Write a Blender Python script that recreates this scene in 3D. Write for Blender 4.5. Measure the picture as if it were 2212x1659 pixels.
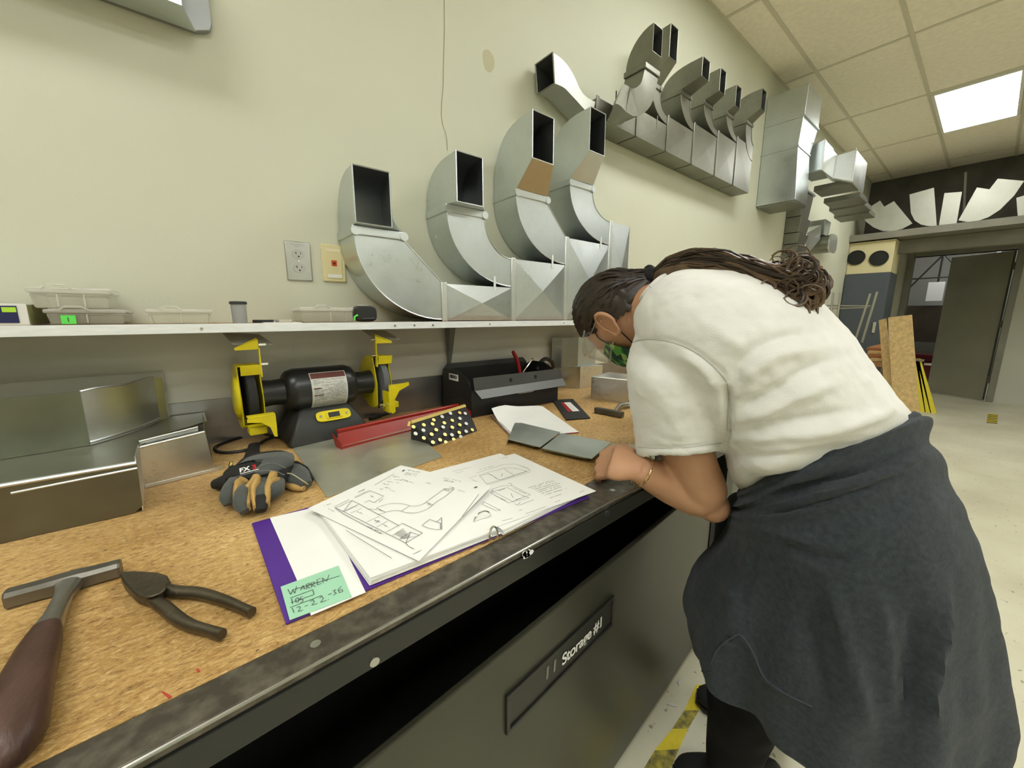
import bpy, bmesh, math, random
import numpy as np
from mathutils import Vector, Matrix, noise

random.seed(7)
for o in list(bpy.data.objects):
    bpy.data.objects.remove(o, do_unlink=True)
SC = bpy.context.scene
COL = SC.collection

# ------------------------------------------------------------------ camera
W, H = 2212, 1659
FPX = 836.0
YAW, PITCH, ROLL = math.radians(50.65), math.radians(-10.087), math.radians(.134)
CAM = np.array([0, -1.35, 1.2194])
_f = np.array([math.cos(PITCH)*math.cos(YAW), math.cos(PITCH)*math.sin(YAW), math.sin(PITCH)])
_r = np.array([math.sin(YAW), -math.cos(YAW), 0.])
_u = np.cross(_r, _f)
_c, _s = math.cos(ROLL), math.sin(ROLL)
RM = np.array([_c*_r+_s*_u, -_s*_r+_c*_u, _f])
cd = bpy.data.cameras.new('camera')
cd.sensor_width = 36
cd.sensor_fit = 'HORIZONTAL'
cd.lens = FPX/W*36
cd.clip_start = .01
cam = bpy.data.objects.new('camera', cd)
COL.objects.link(cam)
mw = Matrix.Identity(4)
for i in range(3):
    mw[i][0], mw[i][1], mw[i][2], mw[i][3] = RM[0][i], RM[1][i], -RM[2][i], CAM[i]
cam.matrix_world = mw
SC.camera = cam

# ------------------------------------------------------------------ light and exposure
SC.view_settings.view_transform = 'Standard'
SC.view_settings.look = 'None'
SC.view_settings.gamma = 1
SC.view_settings.use_curve_mapping = False
SC.view_settings.exposure = 0.12
wd = bpy.data.worlds.new('world')
SC.world = wd
wd.use_nodes = True
wd.node_tree.nodes['Background'].inputs[0].default_value = (.80, .83, .70, 1)
wd.node_tree.nodes['Background'].inputs[1].default_value = .18
LAMP_W = 62.0          # watts per ceiling troffer
LAMP_COL = (.985, 1.0, .975)
PANEL_EMIT = 16.0


# ------------------------------------------------------------------ projection helpers (pixel of the photo -> point on a real plane)
def ray(px, py):
    return RM.T @ np.array([(px-W/2)/FPX, -(py-H/2)/FPX, 1.0])
def on(px, py, ax, v):
    d = ray(px, py)
    t = (v-CAM[ax])/d[ax]
    return Vector(CAM+t*d)
def onz(px, py, z): return on(px, py, 2, z)
def ony(px, py, y): return on(px, py, 1, y)
def onx(px, py, x): return on(px, py, 0, x)
def at(px, py, D):
    """point on the sight line at horizontal distance D"""
    d = ray(px, py)
    return Vector(CAM+d*(D/math.hypot(d[0], d[1])))
def pj(P):
    d = RM @ (np.array(P)-CAM)
    return np.array([W/2+FPX*d[0]/d[2], H/2-FPX*d[1]/d[2]])


# ------------------------------------------------------------------ materials
MATS = {}
def nd(nt, t, **kw):
    n = nt.nodes.new(t)
    for k, v in kw.items():
        setattr(n, k, v)
    return n
def pm(name, col, rough=.5, metal=0., var=.0, vscale=12., bump=0., bscale=80., stretch=(1, 1, 1), spec=.5,
       trans=0., alpha=1., emit=0., col2=None, detail=4., rvar=0., coat=0., sheen=0., ior=1.45):
    if name in MATS:
        return MATS[name]
    m = bpy.data.materials.new(name)
    m.use_nodes = True
    nt = m.node_tree
    b = nt.nodes['Principled BSDF']
    I = b.inputs
    I['Base Color'].default_value = (*col, 1)
    I['Roughness'].default_value = rough
    I['Metallic'].default_value = metal
    I['Specular IOR Level'].default_value = spec
    I['Transmission Weight'].default_value = trans
    I['Alpha'].default_value = alpha
    I['IOR'].default_value = ior
    I['Coat Weight'].default_value = coat
    I['Sheen Weight'].default_value = sheen
    if emit:
        I['Emission Color'].default_value = (*col, 1)
        I['Emission Strength'].default_value = emit
    L = nt.links.new
    if var or bump or rvar or col2:
        tc = nd(nt, 'ShaderNodeTexCoord')
        mp = nd(nt, 'ShaderNodeMapping')
        mp.inputs['Scale'].default_value = stretch
        L(tc.outputs['Object'], mp.inputs[0])
        n1 = nd(nt, 'ShaderNodeTexNoise')
        n1.inputs['Scale'].default_value = vscale
        n1.inputs['Detail'].default_value = detail
        L(mp.outputs[0], n1.inputs['Vector'])
        if var or col2:
            cr = nd(nt, 'ShaderNodeValToRGB')
            c2 = col2 if col2 else tuple(min(1, c*(1+var)) for c in col)
            c1 = col if col2 else tuple(c*(1-var) for c in col)
            cr.color_ramp.elements[0].color = (*c1, 1)
            cr.color_ramp.elements[1].color = (*c2, 1)
            cr.color_ramp.elements[0].position = .3
            cr.color_ramp.elements[1].position = .7
            L(n1.outputs[0], cr.inputs[0])
            L(cr.outputs[0], I['Base Color'])
        if rvar:
            mr = nd(nt, 'ShaderNodeMapRange')
            mr.inputs[3].default_value = max(.02, rough-rvar)
            mr.inputs[4].default_value = min(1, rough+rvar)
            L(n1.outputs[0], mr.inputs[0])
            L(mr.outputs[0], I['Roughness'])
        if bump:
            n2 = nd(nt, 'ShaderNodeTexNoise')
            n2.inputs['Scale'].default_value = bscale
            n2.inputs['Detail'].default_value = 3
            L(mp.outputs[0], n2.inputs['Vector'])
            bp = nd(nt, 'ShaderNodeBump')
            bp.inputs['Strength'].default_value = bump
            bp.inputs['Distance'].default_value = .01
            L(n2.outputs[0], bp.inputs['Height'])
            L(bp.outputs[0], I['Normal'])
    MATS[name] = m
    return m

def galv(name, col=(.66, .68, .66), rough=.34, spangle=55., dull=0.045, metal=.95):
    """galvanised sheet: metal with zinc spangle that shifts tone and gloss"""
    if name in MATS:
        return MATS[name]
    m = bpy.data.materials.new(name)
    m.use_nodes = True
    nt = m.node_tree
    L = nt.links.new
    b = nt.nodes['Principled BSDF']
    b.inputs['Metallic'].default_value = metal
    tc = nd(nt, 'ShaderNodeTexCoord')
    vo = nd(nt, 'ShaderNodeTexNoise')
    vo.inputs['Scale'].default_value = spangle
    vo.inputs['Detail'].default_value = 2
    L(tc.outputs['Object'], vo.inputs['Vector'])
    no = nd(nt, 'ShaderNodeTexNoise')
    no.inputs['Scale'].default_value = 7
    no.inputs['Detail'].default_value = 5
    L(tc.outputs['Object'], no.inputs['Vector'])
    mx = nd(nt, 'ShaderNodeMath', operation='MULTIPLY_ADD')
    mx.inputs[1].default_value = .4
    L(vo.outputs[0], mx.inputs[0])
    L(no.outputs[0], mx.inputs[2])
    cr = nd(nt, 'ShaderNodeValToRGB')
    cr.color_ramp.elements[0].position = .35
    cr.color_ramp.elements[1].position = .95
    cr.color_ramp.elements[0].color = (*[c*(1-dull*2) for c in col], 1)
    cr.color_ramp.elements[1].color = (*[min(1, c*(1+dull*1.3)) for c in col], 1)
    L(mx.outputs[0], cr.inputs[0])
    L(cr.outputs[0], b.inputs['Base Color'])
    mr = nd(nt, 'ShaderNodeMapRange')
    mr.inputs[1].default_value = .3
    mr.inputs[2].default_value = 1.0
    mr.inputs[3].default_value = rough-.07
    mr.inputs[4].default_value = rough+.1
    L(mx.outputs[0], mr.inputs[0])
    L(mr.outputs[0], b.inputs['Roughness'])
    MATS[name] = m
    return m


# ------------------------------------------------------------------ mesh builder
class MB:
    def __init__(s):
        s.v = []
        s.f = []
        s.m = []
    def add(s, vs, fs, m=0):
        k = len(s.v)
        s.v += [Vector(p) for p in vs]
        s.f += [tuple(i+k for i in f) for f in fs]
        s.m += [m]*len(fs)
        return s
    def box(s, lo, hi, m=0):
        x0, y0, z0 = lo
        x1, y1, z1 = hi
        return s.hexa([(x0, y0, z0), (x1, y0, z0), (x1, y1, z0), (x0, y1, z0)],
                      [(x0, y0, z1), (x1, y0, z1), (x1, y1, z1), (x0, y1, z1)], m)
    def obox(s, c, ux, uy, uz, m=0):
        """box about c with half-axis vectors"""
        c, ux, uy, uz = map(Vector, (c, ux, uy, uz))
        return s.hexa([c-ux-uy-uz, c+ux-uy-uz, c+ux+uy-uz, c-ux+uy-uz],
                      [c-ux-uy+uz, c+ux-uy+uz, c+ux+uy+uz, c-ux+uy+uz], m)
    def hexa(s, a, b, m=0):
        return s.add(list(a)+list(b), [(3, 2, 1, 0), (4, 5, 6, 7), (0, 1, 5, 4), (1, 2, 6, 5), (2, 3, 7, 6), (3, 0, 4, 7)], m)
    def prism(s, poly, vec, m=0):
        vec = Vector(vec)
        n = len(poly)
        p = [Vector(q) for q in poly]
        return s.add(p+[q+vec for q in p], [tuple(range(n-1, -1, -1)), tuple(range(n, 2*n))] +
                     [(i, (i+1) % n, n+(i+1) % n, n+i) for i in range(n)], m)
    def loft(s, rings, cap=True, closed=True, m=0):
        n = len(rings[0])
        vs = [p for r in rings for p in r]
        fs = []
        for k in range(len(rings)-1):
            for i in range(n if closed else n-1):
                j = (i+1) % n
                fs.append((k*n+i, k*n+j, (k+1)*n+j, (k+1)*n+i))
        if cap and closed:
            fs.append(tuple(range(n-1, -1, -1)))
            fs.append(tuple((len(rings)-1)*n+i for i in range(n)))
        return s.add(vs, fs, m)
    def tube(s, path, r, n=8, cap=True, m=0):
        path = [Vector(p) for p in path]
        rs = r if isinstance(r, (list, tuple)) else [r]*len(path)
        rings = []
        up = None
        for i, p in enumerate(path):
            a = path[max(0, i-1)]
            b = path[min(len(path)-1, i+1)]
            t = (b-a)
            if t.length < 1e-9:
                t = Vector((0, 0, 1))
            t.normalize()
            if up is None:
                up = Vector((0, 0, 1)) if abs(t.z) < .9 else Vector((1, 0, 0))
            x = up.cross(t)
            if x.length < 1e-6:
                x = Vector((1, 0, 0)).cross(t)
            x.normalize()
            y = t.cross(x)
            up = y
            rings.append([p+x*(rs[i]*math.cos(2*math.pi*k/n))+y*(rs[i]*math.sin(2*math.pi*k/n)) for k in range(n)])
        return s.loft(rings, cap, True, m)
    def cyl(s, a, b, r, n=16, r2=None, m=0):
        return s.tube([a, b], [r, r if r2 is None else r2], n, True, m)
    def ball(s, c, r, n=12, m=0, ax=None):
        c = Vector(c)
        if not isinstance(r, (tuple, list)):
            r = (r, r, r)
        ax = ax or (Vector((1, 0, 0)), Vector((0, 1, 0)), Vector((0, 0, 1)))
        rings = []
        k = max(4, n//2)
        for i in range(1, k):
            th = math.pi*i/k
            rings.append([c+ax[0]*(r[0]*math.sin(th)*math.cos(2*math.pi*j/n))+ax[1]*(r[1]*math.sin(th)*math.sin(2*math.pi*j/n)) +
                          ax[2]*(-r[2]*math.cos(th)) for j in range(n)])
        s.loft(rings, False, True, m)
        base = len(s.v)-len(rings)*n
        s.v.append(c-ax[2]*r[2])
        s.v.append(c+ax[2]*r[2])
        b0, t0 = len(s.v)-2, len(s.v)-1
        for j in range(n):
            s.f.append((b0, base+(j+1) % n, base+j))
            s.m.append(m)
            e = base+(len(rings)-1)*n
            s.f.append((t0, e+j, e+(j+1) % n))
            s.m.append(m)
        return s
    def sheet(s, poly, nrm, th, m=0):
        """flat or bent plate from a planar polygon, given thickness along nrm"""
        return s.prism(poly, Vector(nrm)*th, m)
    def shell(s, grid, th, m=0):
        """grid[i][j] of points -> plate with thickness along its normals"""
        R, Cn = len(grid), len(grid[0])
        g = [[Vector(p) for p in r] for r in grid]
        nn = []
        for i in range(R):
            for j in range(Cn):
                a = g[min(i+1, R-1)][j]-g[max(i-1, 0)][j]
                b = g[i][min(j+1, Cn-1)]-g[i][max(j-1, 0)]
                q = a.cross(b)
                nn.append(q.normalized() if q.length > 1e-12 else Vector((0, 0, 1)))
        vs = [p for r in g for p in r]+[g[i][j]+nn[i*Cn+j]*th for i in range(R) for j in range(Cn)]
        N = R*Cn
        fs = []
        for i in range(R-1):
            for j in range(Cn-1):
                a, b, c, d = i*Cn+j, i*Cn+j+1, (i+1)*Cn+j+1, (i+1)*Cn+j
                fs += [(a, b, c, d), (N+d, N+c, N+b, N+a)]
        for i in range(R-1):
            for j, fl in ((0, 1), (Cn-1, 0)):
                a, b = i*Cn+j, (i+1)*Cn+j
                fs.append((a, b, N+b, N+a) if fl else (b, a, N+a, N+b))
        for j in range(Cn-1):
            for i, fl in ((0, 0), (R-1, 1)):
                a, b = i*Cn+j, i*Cn+j+1
                fs.append((a, b, N+b, N+a) if fl else (b, a, N+a, N+b))
        return s.add(vs, fs, m)
    def build(s, name, mat, parent=None, smooth=30, bevel=0., seg=2, fixn=True):
        base = None
        if parent is not None:
            base = parent['_loc']
        else:
            xs = [p.x for p in s.v]; ys = [p.y for p in s.v]; zs = [p.z for p in s.v]
            base = ((min(xs)+max(xs))/2, (min(ys)+max(ys))/2, min(zs))
        bv = Vector(base)
        me = bpy.data.meshes.new(name)
        me.from_pydata([p-bv for p in s.v], [], s.f)
        mats = mat if isinstance(mat, (list, tuple)) else [mat]
        for q in mats:
            me.materials.append(q)
        if len(mats) > 1:
            me.polygons.foreach_set('material_index', s.m)
        me.update()
        if fixn:
            bm = bmesh.new()
            bm.from_mesh(me)
            bmesh.ops.recalc_face_normals(bm, faces=bm.faces)
            bm.to_mesh(me)
            bm.free()
        if smooth:
            me.polygons.foreach_set('use_smooth', [True]*len(me.polygons))
            me.set_sharp_from_angle(angle=math.radians(smooth))
        o = bpy.data.objects.new(name, me)
        COL.objects.link(o)
        if parent is not None:
            o.parent = parent
            o['_loc'] = tuple(base)
        else:
            o.location = bv
            o['_loc'] = tuple(base)
        if bevel:
            bm_ = o.modifiers.new('bevel', 'BEVEL')
            bm_.width = bevel
            bm_.segments = seg
            bm_.limit_method = 'ANGLE'
            bm_.angle_limit = math.radians(40)
        return o

def tag(o, label, cat, group=None):
    o['label'] = label
    o['category'] = cat
    if group:
        o['group'] = group
    return o
def thing(name, loc, label, cat, group=None):
    o = bpy.data.objects.new(name, None)
    o.empty_display_size = .05
    COL.objects.link(o)
    o.location = loc
    o['_loc'] = tuple(loc)
    return tag(o, label, cat, group)
def struct(o):
    o['kind'] = 'structure'
    return o
def text_mesh(body, size, bold=0., extrude=.0002, shear=0., space=1.):
    cu = bpy.data.curves.new('t', 'FONT')
    cu.body = body
    cu.size = size
    cu.offset = bold
    cu.extrude = extrude
    cu.shear = shear
    cu.space_character = space
    cu.align_x = 'LEFT'
    t = bpy.data.objects.new('t', cu)
    COL.objects.link(t)
    dg = bpy.context.evaluated_depsgraph_get()
    me = bpy.data.meshes.new_from_object(t.evaluated_get(dg))
    bpy.data.objects.remove(t, do_unlink=True)
    return [v.co.copy() for v in me.vertices], [tuple(p.vertices) for p in me.polygons]
def text_on(name, body, org, ux, uy, size, mat, parent, bold=0., lift=.0004, shear=0., space=1.):
    """flat lettering: org = baseline start, ux/uy unit directions"""
    vs, fs = text_mesh(body, size, bold, .0001, shear, space)
    ux, uy, org = Vector(ux), Vector(uy), Vector(org)
    n = ux.cross(uy)
    mb = MB()
    mb.add([org+ux*p.x+uy*p.y+n*(p.z+lift) for p in vs], fs)
    return mb.build(name, mat, parent, smooth=0)
def strokes(mb, lines, w, fr, lift=.0004):
    """ink lines: fr(u,v) -> 3d point; each line a list of (u,v)"""
    for ln in lines:
        pts = [fr(*p) for p in ln]
        for a, b in zip(pts[:-1], pts[1:]):
            d = (b-a)
            if d.length < 1e-6:
                continue
            d.normalize()
            s_ = d.cross(Vector((0, 0, 1)))
            if s_.length < 1e-4:
                s_ = Vector((1, 0, 0))
            s_.normalize()
            up = Vector((0, 0, lift))
            mb.add([a-s_*w+up, b-s_*w+up, b+s_*w+up, a+s_*w+up], [(0, 1, 2, 3)])
def arc(cx, cy, r, a0, a1, n=8):
    return [(cx+r*math.cos(math.radians(a0+(a1-a0)*i/n)), cy+r*math.sin(math.radians(a0+(a1-a0)*i/n))) for i in range(n+1)]
def lerp(a, b, t): return a+(b-a)*t
def smoothpath(pts, n=6):
    """Catmull-Rom through 3d points"""
    P = [Vector(p) for p in pts]
    P = [P[0]*2-P[1]]+P+[P[-1]*2-P[-2]]
    out = []
    for i in range(1, len(P)-2):
        a, b, c, d = P[i-1], P[i], P[i+1], P[i+2]
        for k in range(n):
            t = k/n
            out.append(.5*((2*b)+(c-a)*t+(2*a-5*b+4*c-d)*t*t+(3*b-a-3*c+d)*t**3))
    out.append(P[-2])
    return out
# ------------------------------------------------------------------ material set
M_wall = pm('wall_paint', (.605, .61, .485), .62, var=.035, vscale=1.6, bump=.06, bscale=160, spec=.35)
M_floor = None
M_tile = pm('ceiling_tile', (.88, .82, .67), .9, var=.05, vscale=30, bump=.25, bscale=260, spec=.1)
M_tbar = pm('ceiling_grid', (.62, .58, .45), .6, spec=.3)
M_dark = pm('dark_upper', (.075, .07, .053), .7, var=.3, vscale=4)  # dark mottled tone for the mezzanine wall and the ceiling slab
M_grey = pm('grey_steel_paint', (.21, .20, .155), .45, var=.12, vscale=5)
M_galv = galv('galvanised_sheet', (.60, .645, .655), .30)
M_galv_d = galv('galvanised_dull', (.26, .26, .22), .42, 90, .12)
M_galv_b = galv('galvanised_bright', (.72, .75, .74), .33, 60, .04)
M_inside_shade = galv('galvanised_inside_shade', (.30, .31, .31), .40, 40)  # same sheet darkened: shade inside the ducts put into the colour
M_black_m = pm('black_steel', (.022, .023, .019), .38, .0, var=.35, vscale=6, rvar=.1)
M_steel = pm('bare_steel', (.45, .45, .43), .3, 1., var=.12, vscale=20)
M_chrome = pm('chrome', (.8, .8, .8), .12, 1.)
M_blackpl = pm('black_plastic', (.018, .018, .018), .42, bump=.15, bscale=400)
M_white = pm('white_print', (.8, .8, .78), .6)
M_ink = pm('pencil_ink', (.10, .10, .10), .7)
M_paper = pm('paper', (.86, .86, .83), .75, var=.02, vscale=10, spec=.2)
M_alu = pm('shelf_edge_aluminium', (.80, .83, .84), .4, .15, var=.06, vscale=25, stretch=(1, 6, 6))


def wood_top():
    m = bpy.data.materials.new('worn_particle_board')
    m.use_nodes = True
    nt = m.node_tree
    L = nt.links.new
    b = nt.nodes['Principled BSDF']
    tc = nd(nt, 'ShaderNodeTexCoord')
    def noi(scale, st, det=6, dist=0., rot=0):
        mp = nd(nt, 'ShaderNodeMapping')
        mp.inputs['Scale'].default_value = st
        mp.inputs['Rotation'].default_value = (0, 0, rot)
        L(tc.outputs['Object'], mp.inputs[0])
        n = nd(nt, 'ShaderNodeTexNoise')
        n.inputs['Scale'].default_value = scale
        n.inputs['Detail'].default_value = det
        n.inputs['Distortion'].default_value = dist
        L(mp.outputs[0], n.inputs['Vector'])
        return n
    a = noi(85, (1, 2.2, 1), 8, .8)          # chips, drawn out along the bench
    c = noi(3.2, (1, 1.6, 1), 4)             # broad stain
    e = noi(300, (1, 2.6, 1), 4, .4, .5)    # fine splinters
    cr = nd(nt, 'ShaderNodeValToRGB')
    el = cr.color_ramp.elements
    el[0].position, el[0].color = .35, (.17, .09, .03, 1)
    el[1].position, el[1].color = .68, (.74, .53, .25, 1)
    q = el.new(.45); q.color = (.44, .27, .098, 1)
    q = el.new(.55); q.color = (.56, .37, .145, 1)
    ad = nd(nt, 'ShaderNodeMath', operation='MULTIPLY_ADD')
    ad.inputs[1].default_value = .42
    L(e.outputs[0], ad.inputs[0])
    s2 = nd(nt, 'ShaderNodeMath', operation='MULTIPLY')
    s2.inputs[1].default_value = .62
    L(a.outputs[0], s2.inputs[0])
    L(s2.outputs[0], ad.inputs[2])
    L(ad.outputs[0], cr.inputs[0])
    cr2 = nd(nt, 'ShaderNodeValToRGB')
    cr2.color_ramp.elements[0].position = .36
    cr2.color_ramp.elements[1].position = .62
    cr2.color_ramp.elements[0].color = (.70, .62, .50, 1)
    cr2.color_ramp.elements[1].color = (1.08, 1.06, 1.05, 1)
    L(c.outputs[0], cr2.inputs[0])
    mu = nd(nt, 'ShaderNodeMix', data_type='RGBA', blend_type='MULTIPLY')
    mu.inputs[0].default_value = 1
    L(cr.outputs[0], mu.inputs[6])
    L(cr2.outputs[0], mu.inputs[7])
    # pale splinters
    sp_ = noi(70, (1, 5.5, 1), 5, 2.2, .25)
    gt = nd(nt, 'ShaderNodeMapRange')
    gt.inputs[1].default_value = .56; gt.inputs[2].default_value = .64; gt.inputs[3].default_value = 0; gt.inputs[4].default_value = .38
    L(sp_.outputs[0], gt.inputs[0])
    ms = nd(nt, 'ShaderNodeMix', data_type='RGBA')
    L(gt.outputs[0], ms.inputs[0])
    L(mu.outputs[2], ms.inputs[6])
    ms.inputs[7].default_value = (.84, .66, .36, 1)
    mu = ms
    # small dark nicks
    vo = nd(nt, 'ShaderNodeTexVoronoi')
    vo.inputs['Scale'].default_value = 17
    mpv = nd(nt, 'ShaderNodeMapping')
    mpv.inputs['Scale'].default_value = (1, 2.0, 1)
    L(tc.outputs['Object'], mpv.inputs[0])
    L(mpv.outputs[0], vo.inputs['Vector'])
    lt = nd(nt, 'ShaderNodeMath', operation='LESS_THAN')
    lt.inputs[1].default_value = .045
    L(vo.outputs['Distance'], lt.inputs[0])
    mk = nd(nt, 'ShaderNodeMix', data_type='RGBA')
    L(lt.outputs[0], mk.inputs[0])
    L(mu.outputs[2], mk.inputs[6])
    mk.inputs[7].default_value = (.06, .035, .018, 1)
    L(mk.outputs[2], b.inputs['Base Color'])
    b.inputs['Roughness'].default_value = .48
    b.inputs['Specular IOR Level'].default_value = .35
    bp = nd(nt, 'ShaderNodeBump')
    bp.inputs['Strength'].default_value = .25
    bp.inputs['Distance'].default_value = .004
    L(ad.outputs[0], bp.inputs['Height'])
    L(bp.outputs[0], b.inputs['Normal'])
    return m
M_wood = wood_top()


def worn_steel():
    m = bpy.data.materials.new('worn_steel_strip')
    m.use_nodes = True
    nt = m.node_tree
    L = nt.links.new
    b = nt.nodes['Principled BSDF']
    tc = nd(nt, 'ShaderNodeTexCoord')
    n = nd(nt, 'ShaderNodeTexNoise')
    n.inputs['Scale'].default_value = 55
    n.inputs['Detail'].default_value = 8
    L(tc.outputs['Object'], n.inputs['Vector'])
    cr = nd(nt, 'ShaderNodeValToRGB')
    cr.color_ramp.elements[0].position = .4
    cr.color_ramp.elements[1].position = .7
    cr.color_ramp.elements[0].color = (.075, .065, .050, 1)
    cr.color_ramp.elements[1].color = (.175, .155, .122, 1)
    L(n.outputs[0], cr.inputs[0])
    L(cr.outputs[0], b.inputs['Base Color'])
    b.inputs['Metallic'].default_value = .55
    b.inputs['Roughness'].default_value = .42
    return m
M_strip = worn_steel()


def floor_mat():
    m = bpy.data.materials.new('painted_concrete')
    m.use_nodes = True
    nt = m.node_tree
    L = nt.links.new
    b = nt.nodes['Principled BSDF']
    tc = nd(nt, 'ShaderNodeTexCoord')
    n = nd(nt, 'ShaderNodeTexNoise')
    n.inputs['Scale'].default_value = 2.2
    n.inputs['Detail'].default_value = 8
    L(tc.outputs['Object'], n.inputs['Vector'])
    cr = nd(nt, 'ShaderNodeValToRGB')
    cr.color_ramp.elements[0].position = .3
    cr.color_ramp.elements[1].position = .62
    cr.color_ramp.elements[0].color = (.58, .545, .40, 1)
    cr.color_ramp.elements[1].color = (.71, .68, .52, 1)
    L(n.outputs[0], cr.inputs[0])
    n2 = nd(nt, 'ShaderNodeTexNoise')
    n2.inputs['Scale'].default_value = 42
    n2.inputs['Detail'].default_value = 3
    L(tc.outputs['Object'], n2.inputs['Vector'])
    c2 = nd(nt, 'ShaderNodeValToRGB')
    c2.color_ramp.elements[0].position = .27
    c2.color_ramp.elements[1].position = .34
    c2.color_ramp.elements[0].color = (.35, .33, .27, 1)
    c2.color_ramp.elements[1].color = (1, 1, 1, 1)
    L(n2.outputs[0], c2.inputs[0])
    mu = nd(nt, 'ShaderNodeMix', data_type='RGBA', blend_type='MULTIPLY')
    mu.inputs[0].default_value = .8
    L(cr.outputs[0], mu.inputs[6])
    L(c2.outputs[0], mu.inputs[7])
    L(mu.outputs[2], b.inputs['Base Color'])
    b.inputs['Roughness'].default_value = .42
    return m
M_floor = floor_mat()

# ------------------------------------------------------------------ room shell
ZC = 3.09
X0, X1, XF, Y1 = -3.2, 7.75, 8.8, -7.2
struct(MB().box((X0-.1, Y1-.1, -.1), (12.2, .3, 0)).build('floor', M_floor, smooth=0))
wb = struct(MB().box((X0-.1, 0, 0), (8.9, .15, ZC+.3)).build('wall_back', M_wall, smooth=0))
struct(MB().box((X0-.15, Y1, 0), (X0, 0, ZC+.3)).build('wall_left', M_wall, smooth=0))
struct(MB().box((X0, Y1-.15, 0), (8.9, Y1, ZC+.3)).build('wall_front', M_wall, smooth=0))
# hairline crack in the paint of the back wall
ck = MB()
cp = [ony(x, y, -.0) for x, y in [(959, -30), (960, 60), (958, 130), (957, 190), (954, 222), (953, 248), (956, 270), (962, 285), (965, 300), (966, 325)]]
for a, b_ in zip(cp[:-1], cp[1:]):
    w = .0016
    ck.add([(a.x-w, -.0006, a.z), (a.x+w, -.0006, a.z), (b_.x+w, -.0006, b_.z), (b_.x-w, -.0006, b_.z)], [(0, 1, 2, 3)])
ck.build('paint_crack', pm('crack_dark', (.34, .31, .2), .8), wb, smooth=0)
sm = MB()
c_ = ony(1055, 132, 0)
sm.add([(c_.x+.028*math.cos(t/20*6.283)*(1+.12*math.sin(t)), -.0005, c_.z+.038*math.sin(t/20*6.283)) for t in range(20)], [tuple(range(20))])
sm.build('paint_stain', pm('stain', (.50, .47, .32), .7), wb, smooth=0)

# ceiling: grid with lay-in tiles
ceil = MB().box((X0-.1, Y1-.1, ZC+.03), (X1+.1, 0, ZC+.14)).build('ceiling', M_dark, smooth=0)
struct(ceil)
gx = [2.85+1.122*k for k in range(-6, 5)]
gy = [0.0]+[-.225-.525*j for j in range(0, 14)]
LIGHTS = {(k, j) for k in (-4, -1, 2) for j in (2, 7, 12)} | {(-3, 5)}  # last entry: unseen fill panel added to brighten the left side
meshes = {}
tb = MB()
for x in gx:
    tb.box((x-.012, Y1, ZC-.004), (x+.012, 0, ZC+.02))
for y in gy[1:]:
    tb.box((X0, y-.012, ZC-.0045), (X1, y+.012, ZC+.019))
tb.box((X0, -.02, ZC-.005), (X1, 0, ZC+.0185))
tb.build('ceiling_grid', M_tbar, ceil, smooth=0)
cl = Vector(ceil['_loc'])
gxe = [X0]+gx+[X1]
for i in range(len(gxe)-1):
    for j in range(len(gy)-1):
        xa, xb, ya, yb = gxe[i], gxe[i+1], gy[j+1], gy[j]
        if xb-xa < .05:
            continue
        if (i-7, j) in LIGHTS:
            continue
        key = (round(xb-xa, 3), round(yb-ya, 3))
        c = Vector(((xa+xb)/2, (ya+yb)/2, ZC))
        if key not in meshes:
            hx, hy = key[0]/2-.006, key[1]/2-.006
            t = MB().box((-hx, -hy, 0), (hx, hy, .016))
            o = t.build('ceiling_tile', M_tile, smooth=0)
            meshes[key] = o.data
            o.data.transform(Matrix.Translation(Vector(o['_loc'])))
        else:
            o = bpy.data.objects.new('ceiling_tile', meshes[key])
            COL.objects.link(o)
        o.parent = ceil
        o.location = c-cl
        o['_loc'] = tuple(c)
# ceiling light panels
M_diff = pm('lit_diffuser', LAMP_COL, .5, emit=PANEL_EMIT)
M_frame = pm('white_light_frame', (.75, .74, .66), .4)
first = None
nl = 0
for (k, j) in sorted(LIGHTS):
    xa, xb = 2.85+1.122*k, 2.85+1.122*(k+1)
    yb, ya = gy[j], gy[j+1]
    lab = 'bright fluorescent ceiling panel, %s of the row %s' % ({-4: 'left end', -1: 'middle', 2: 'far end', -3: 'single one'}[k], {2: 'above the bench', 7: 'along the room centre', 12: 'nearest the opposite wall', 5: 'behind the photographer'}[j])
    t = thing('ceiling_light', ((xa+xb)/2, (ya+yb)/2, ZC-.02), lab, 'light', 'fluorescent ceiling panels')
    x0, y0, z0 = t['_loc']
    hx, hy = (xb-xa)/2-.014, (yb-ya)/2-.014
    if first is None:
        fr = MB()
        fr.box((x0-hx, y0-hy, z0), (x0+hx, y0-hy+.02, z0+.045)).box((x0-hx, y0+hy-.02, z0), (x0+hx, y0+hy, z0+.045))
        fr.box((x0-hx, y0-hy+.02, z0), (x0-hx+.02, y0+hy-.02, z0+.045)).box((x0+hx-.02, y0-hy+.02, z0), (x0+hx, y0+hy-.02, z0+.045))
        f1 = fr.build('frame', M_frame, t, smooth=0)
        d1 = MB().box((x0-hx+.02, y0-hy+.02, z0+.006), (x0+hx-.02, y0+hy-.02, z0+.012)).build('diffuser', M_diff, t, smooth=0)
        first = (f1, d1)
    else:
        for p in first:
            q = p.copy()
            COL.objects.link(q)
            q.parent = t

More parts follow.
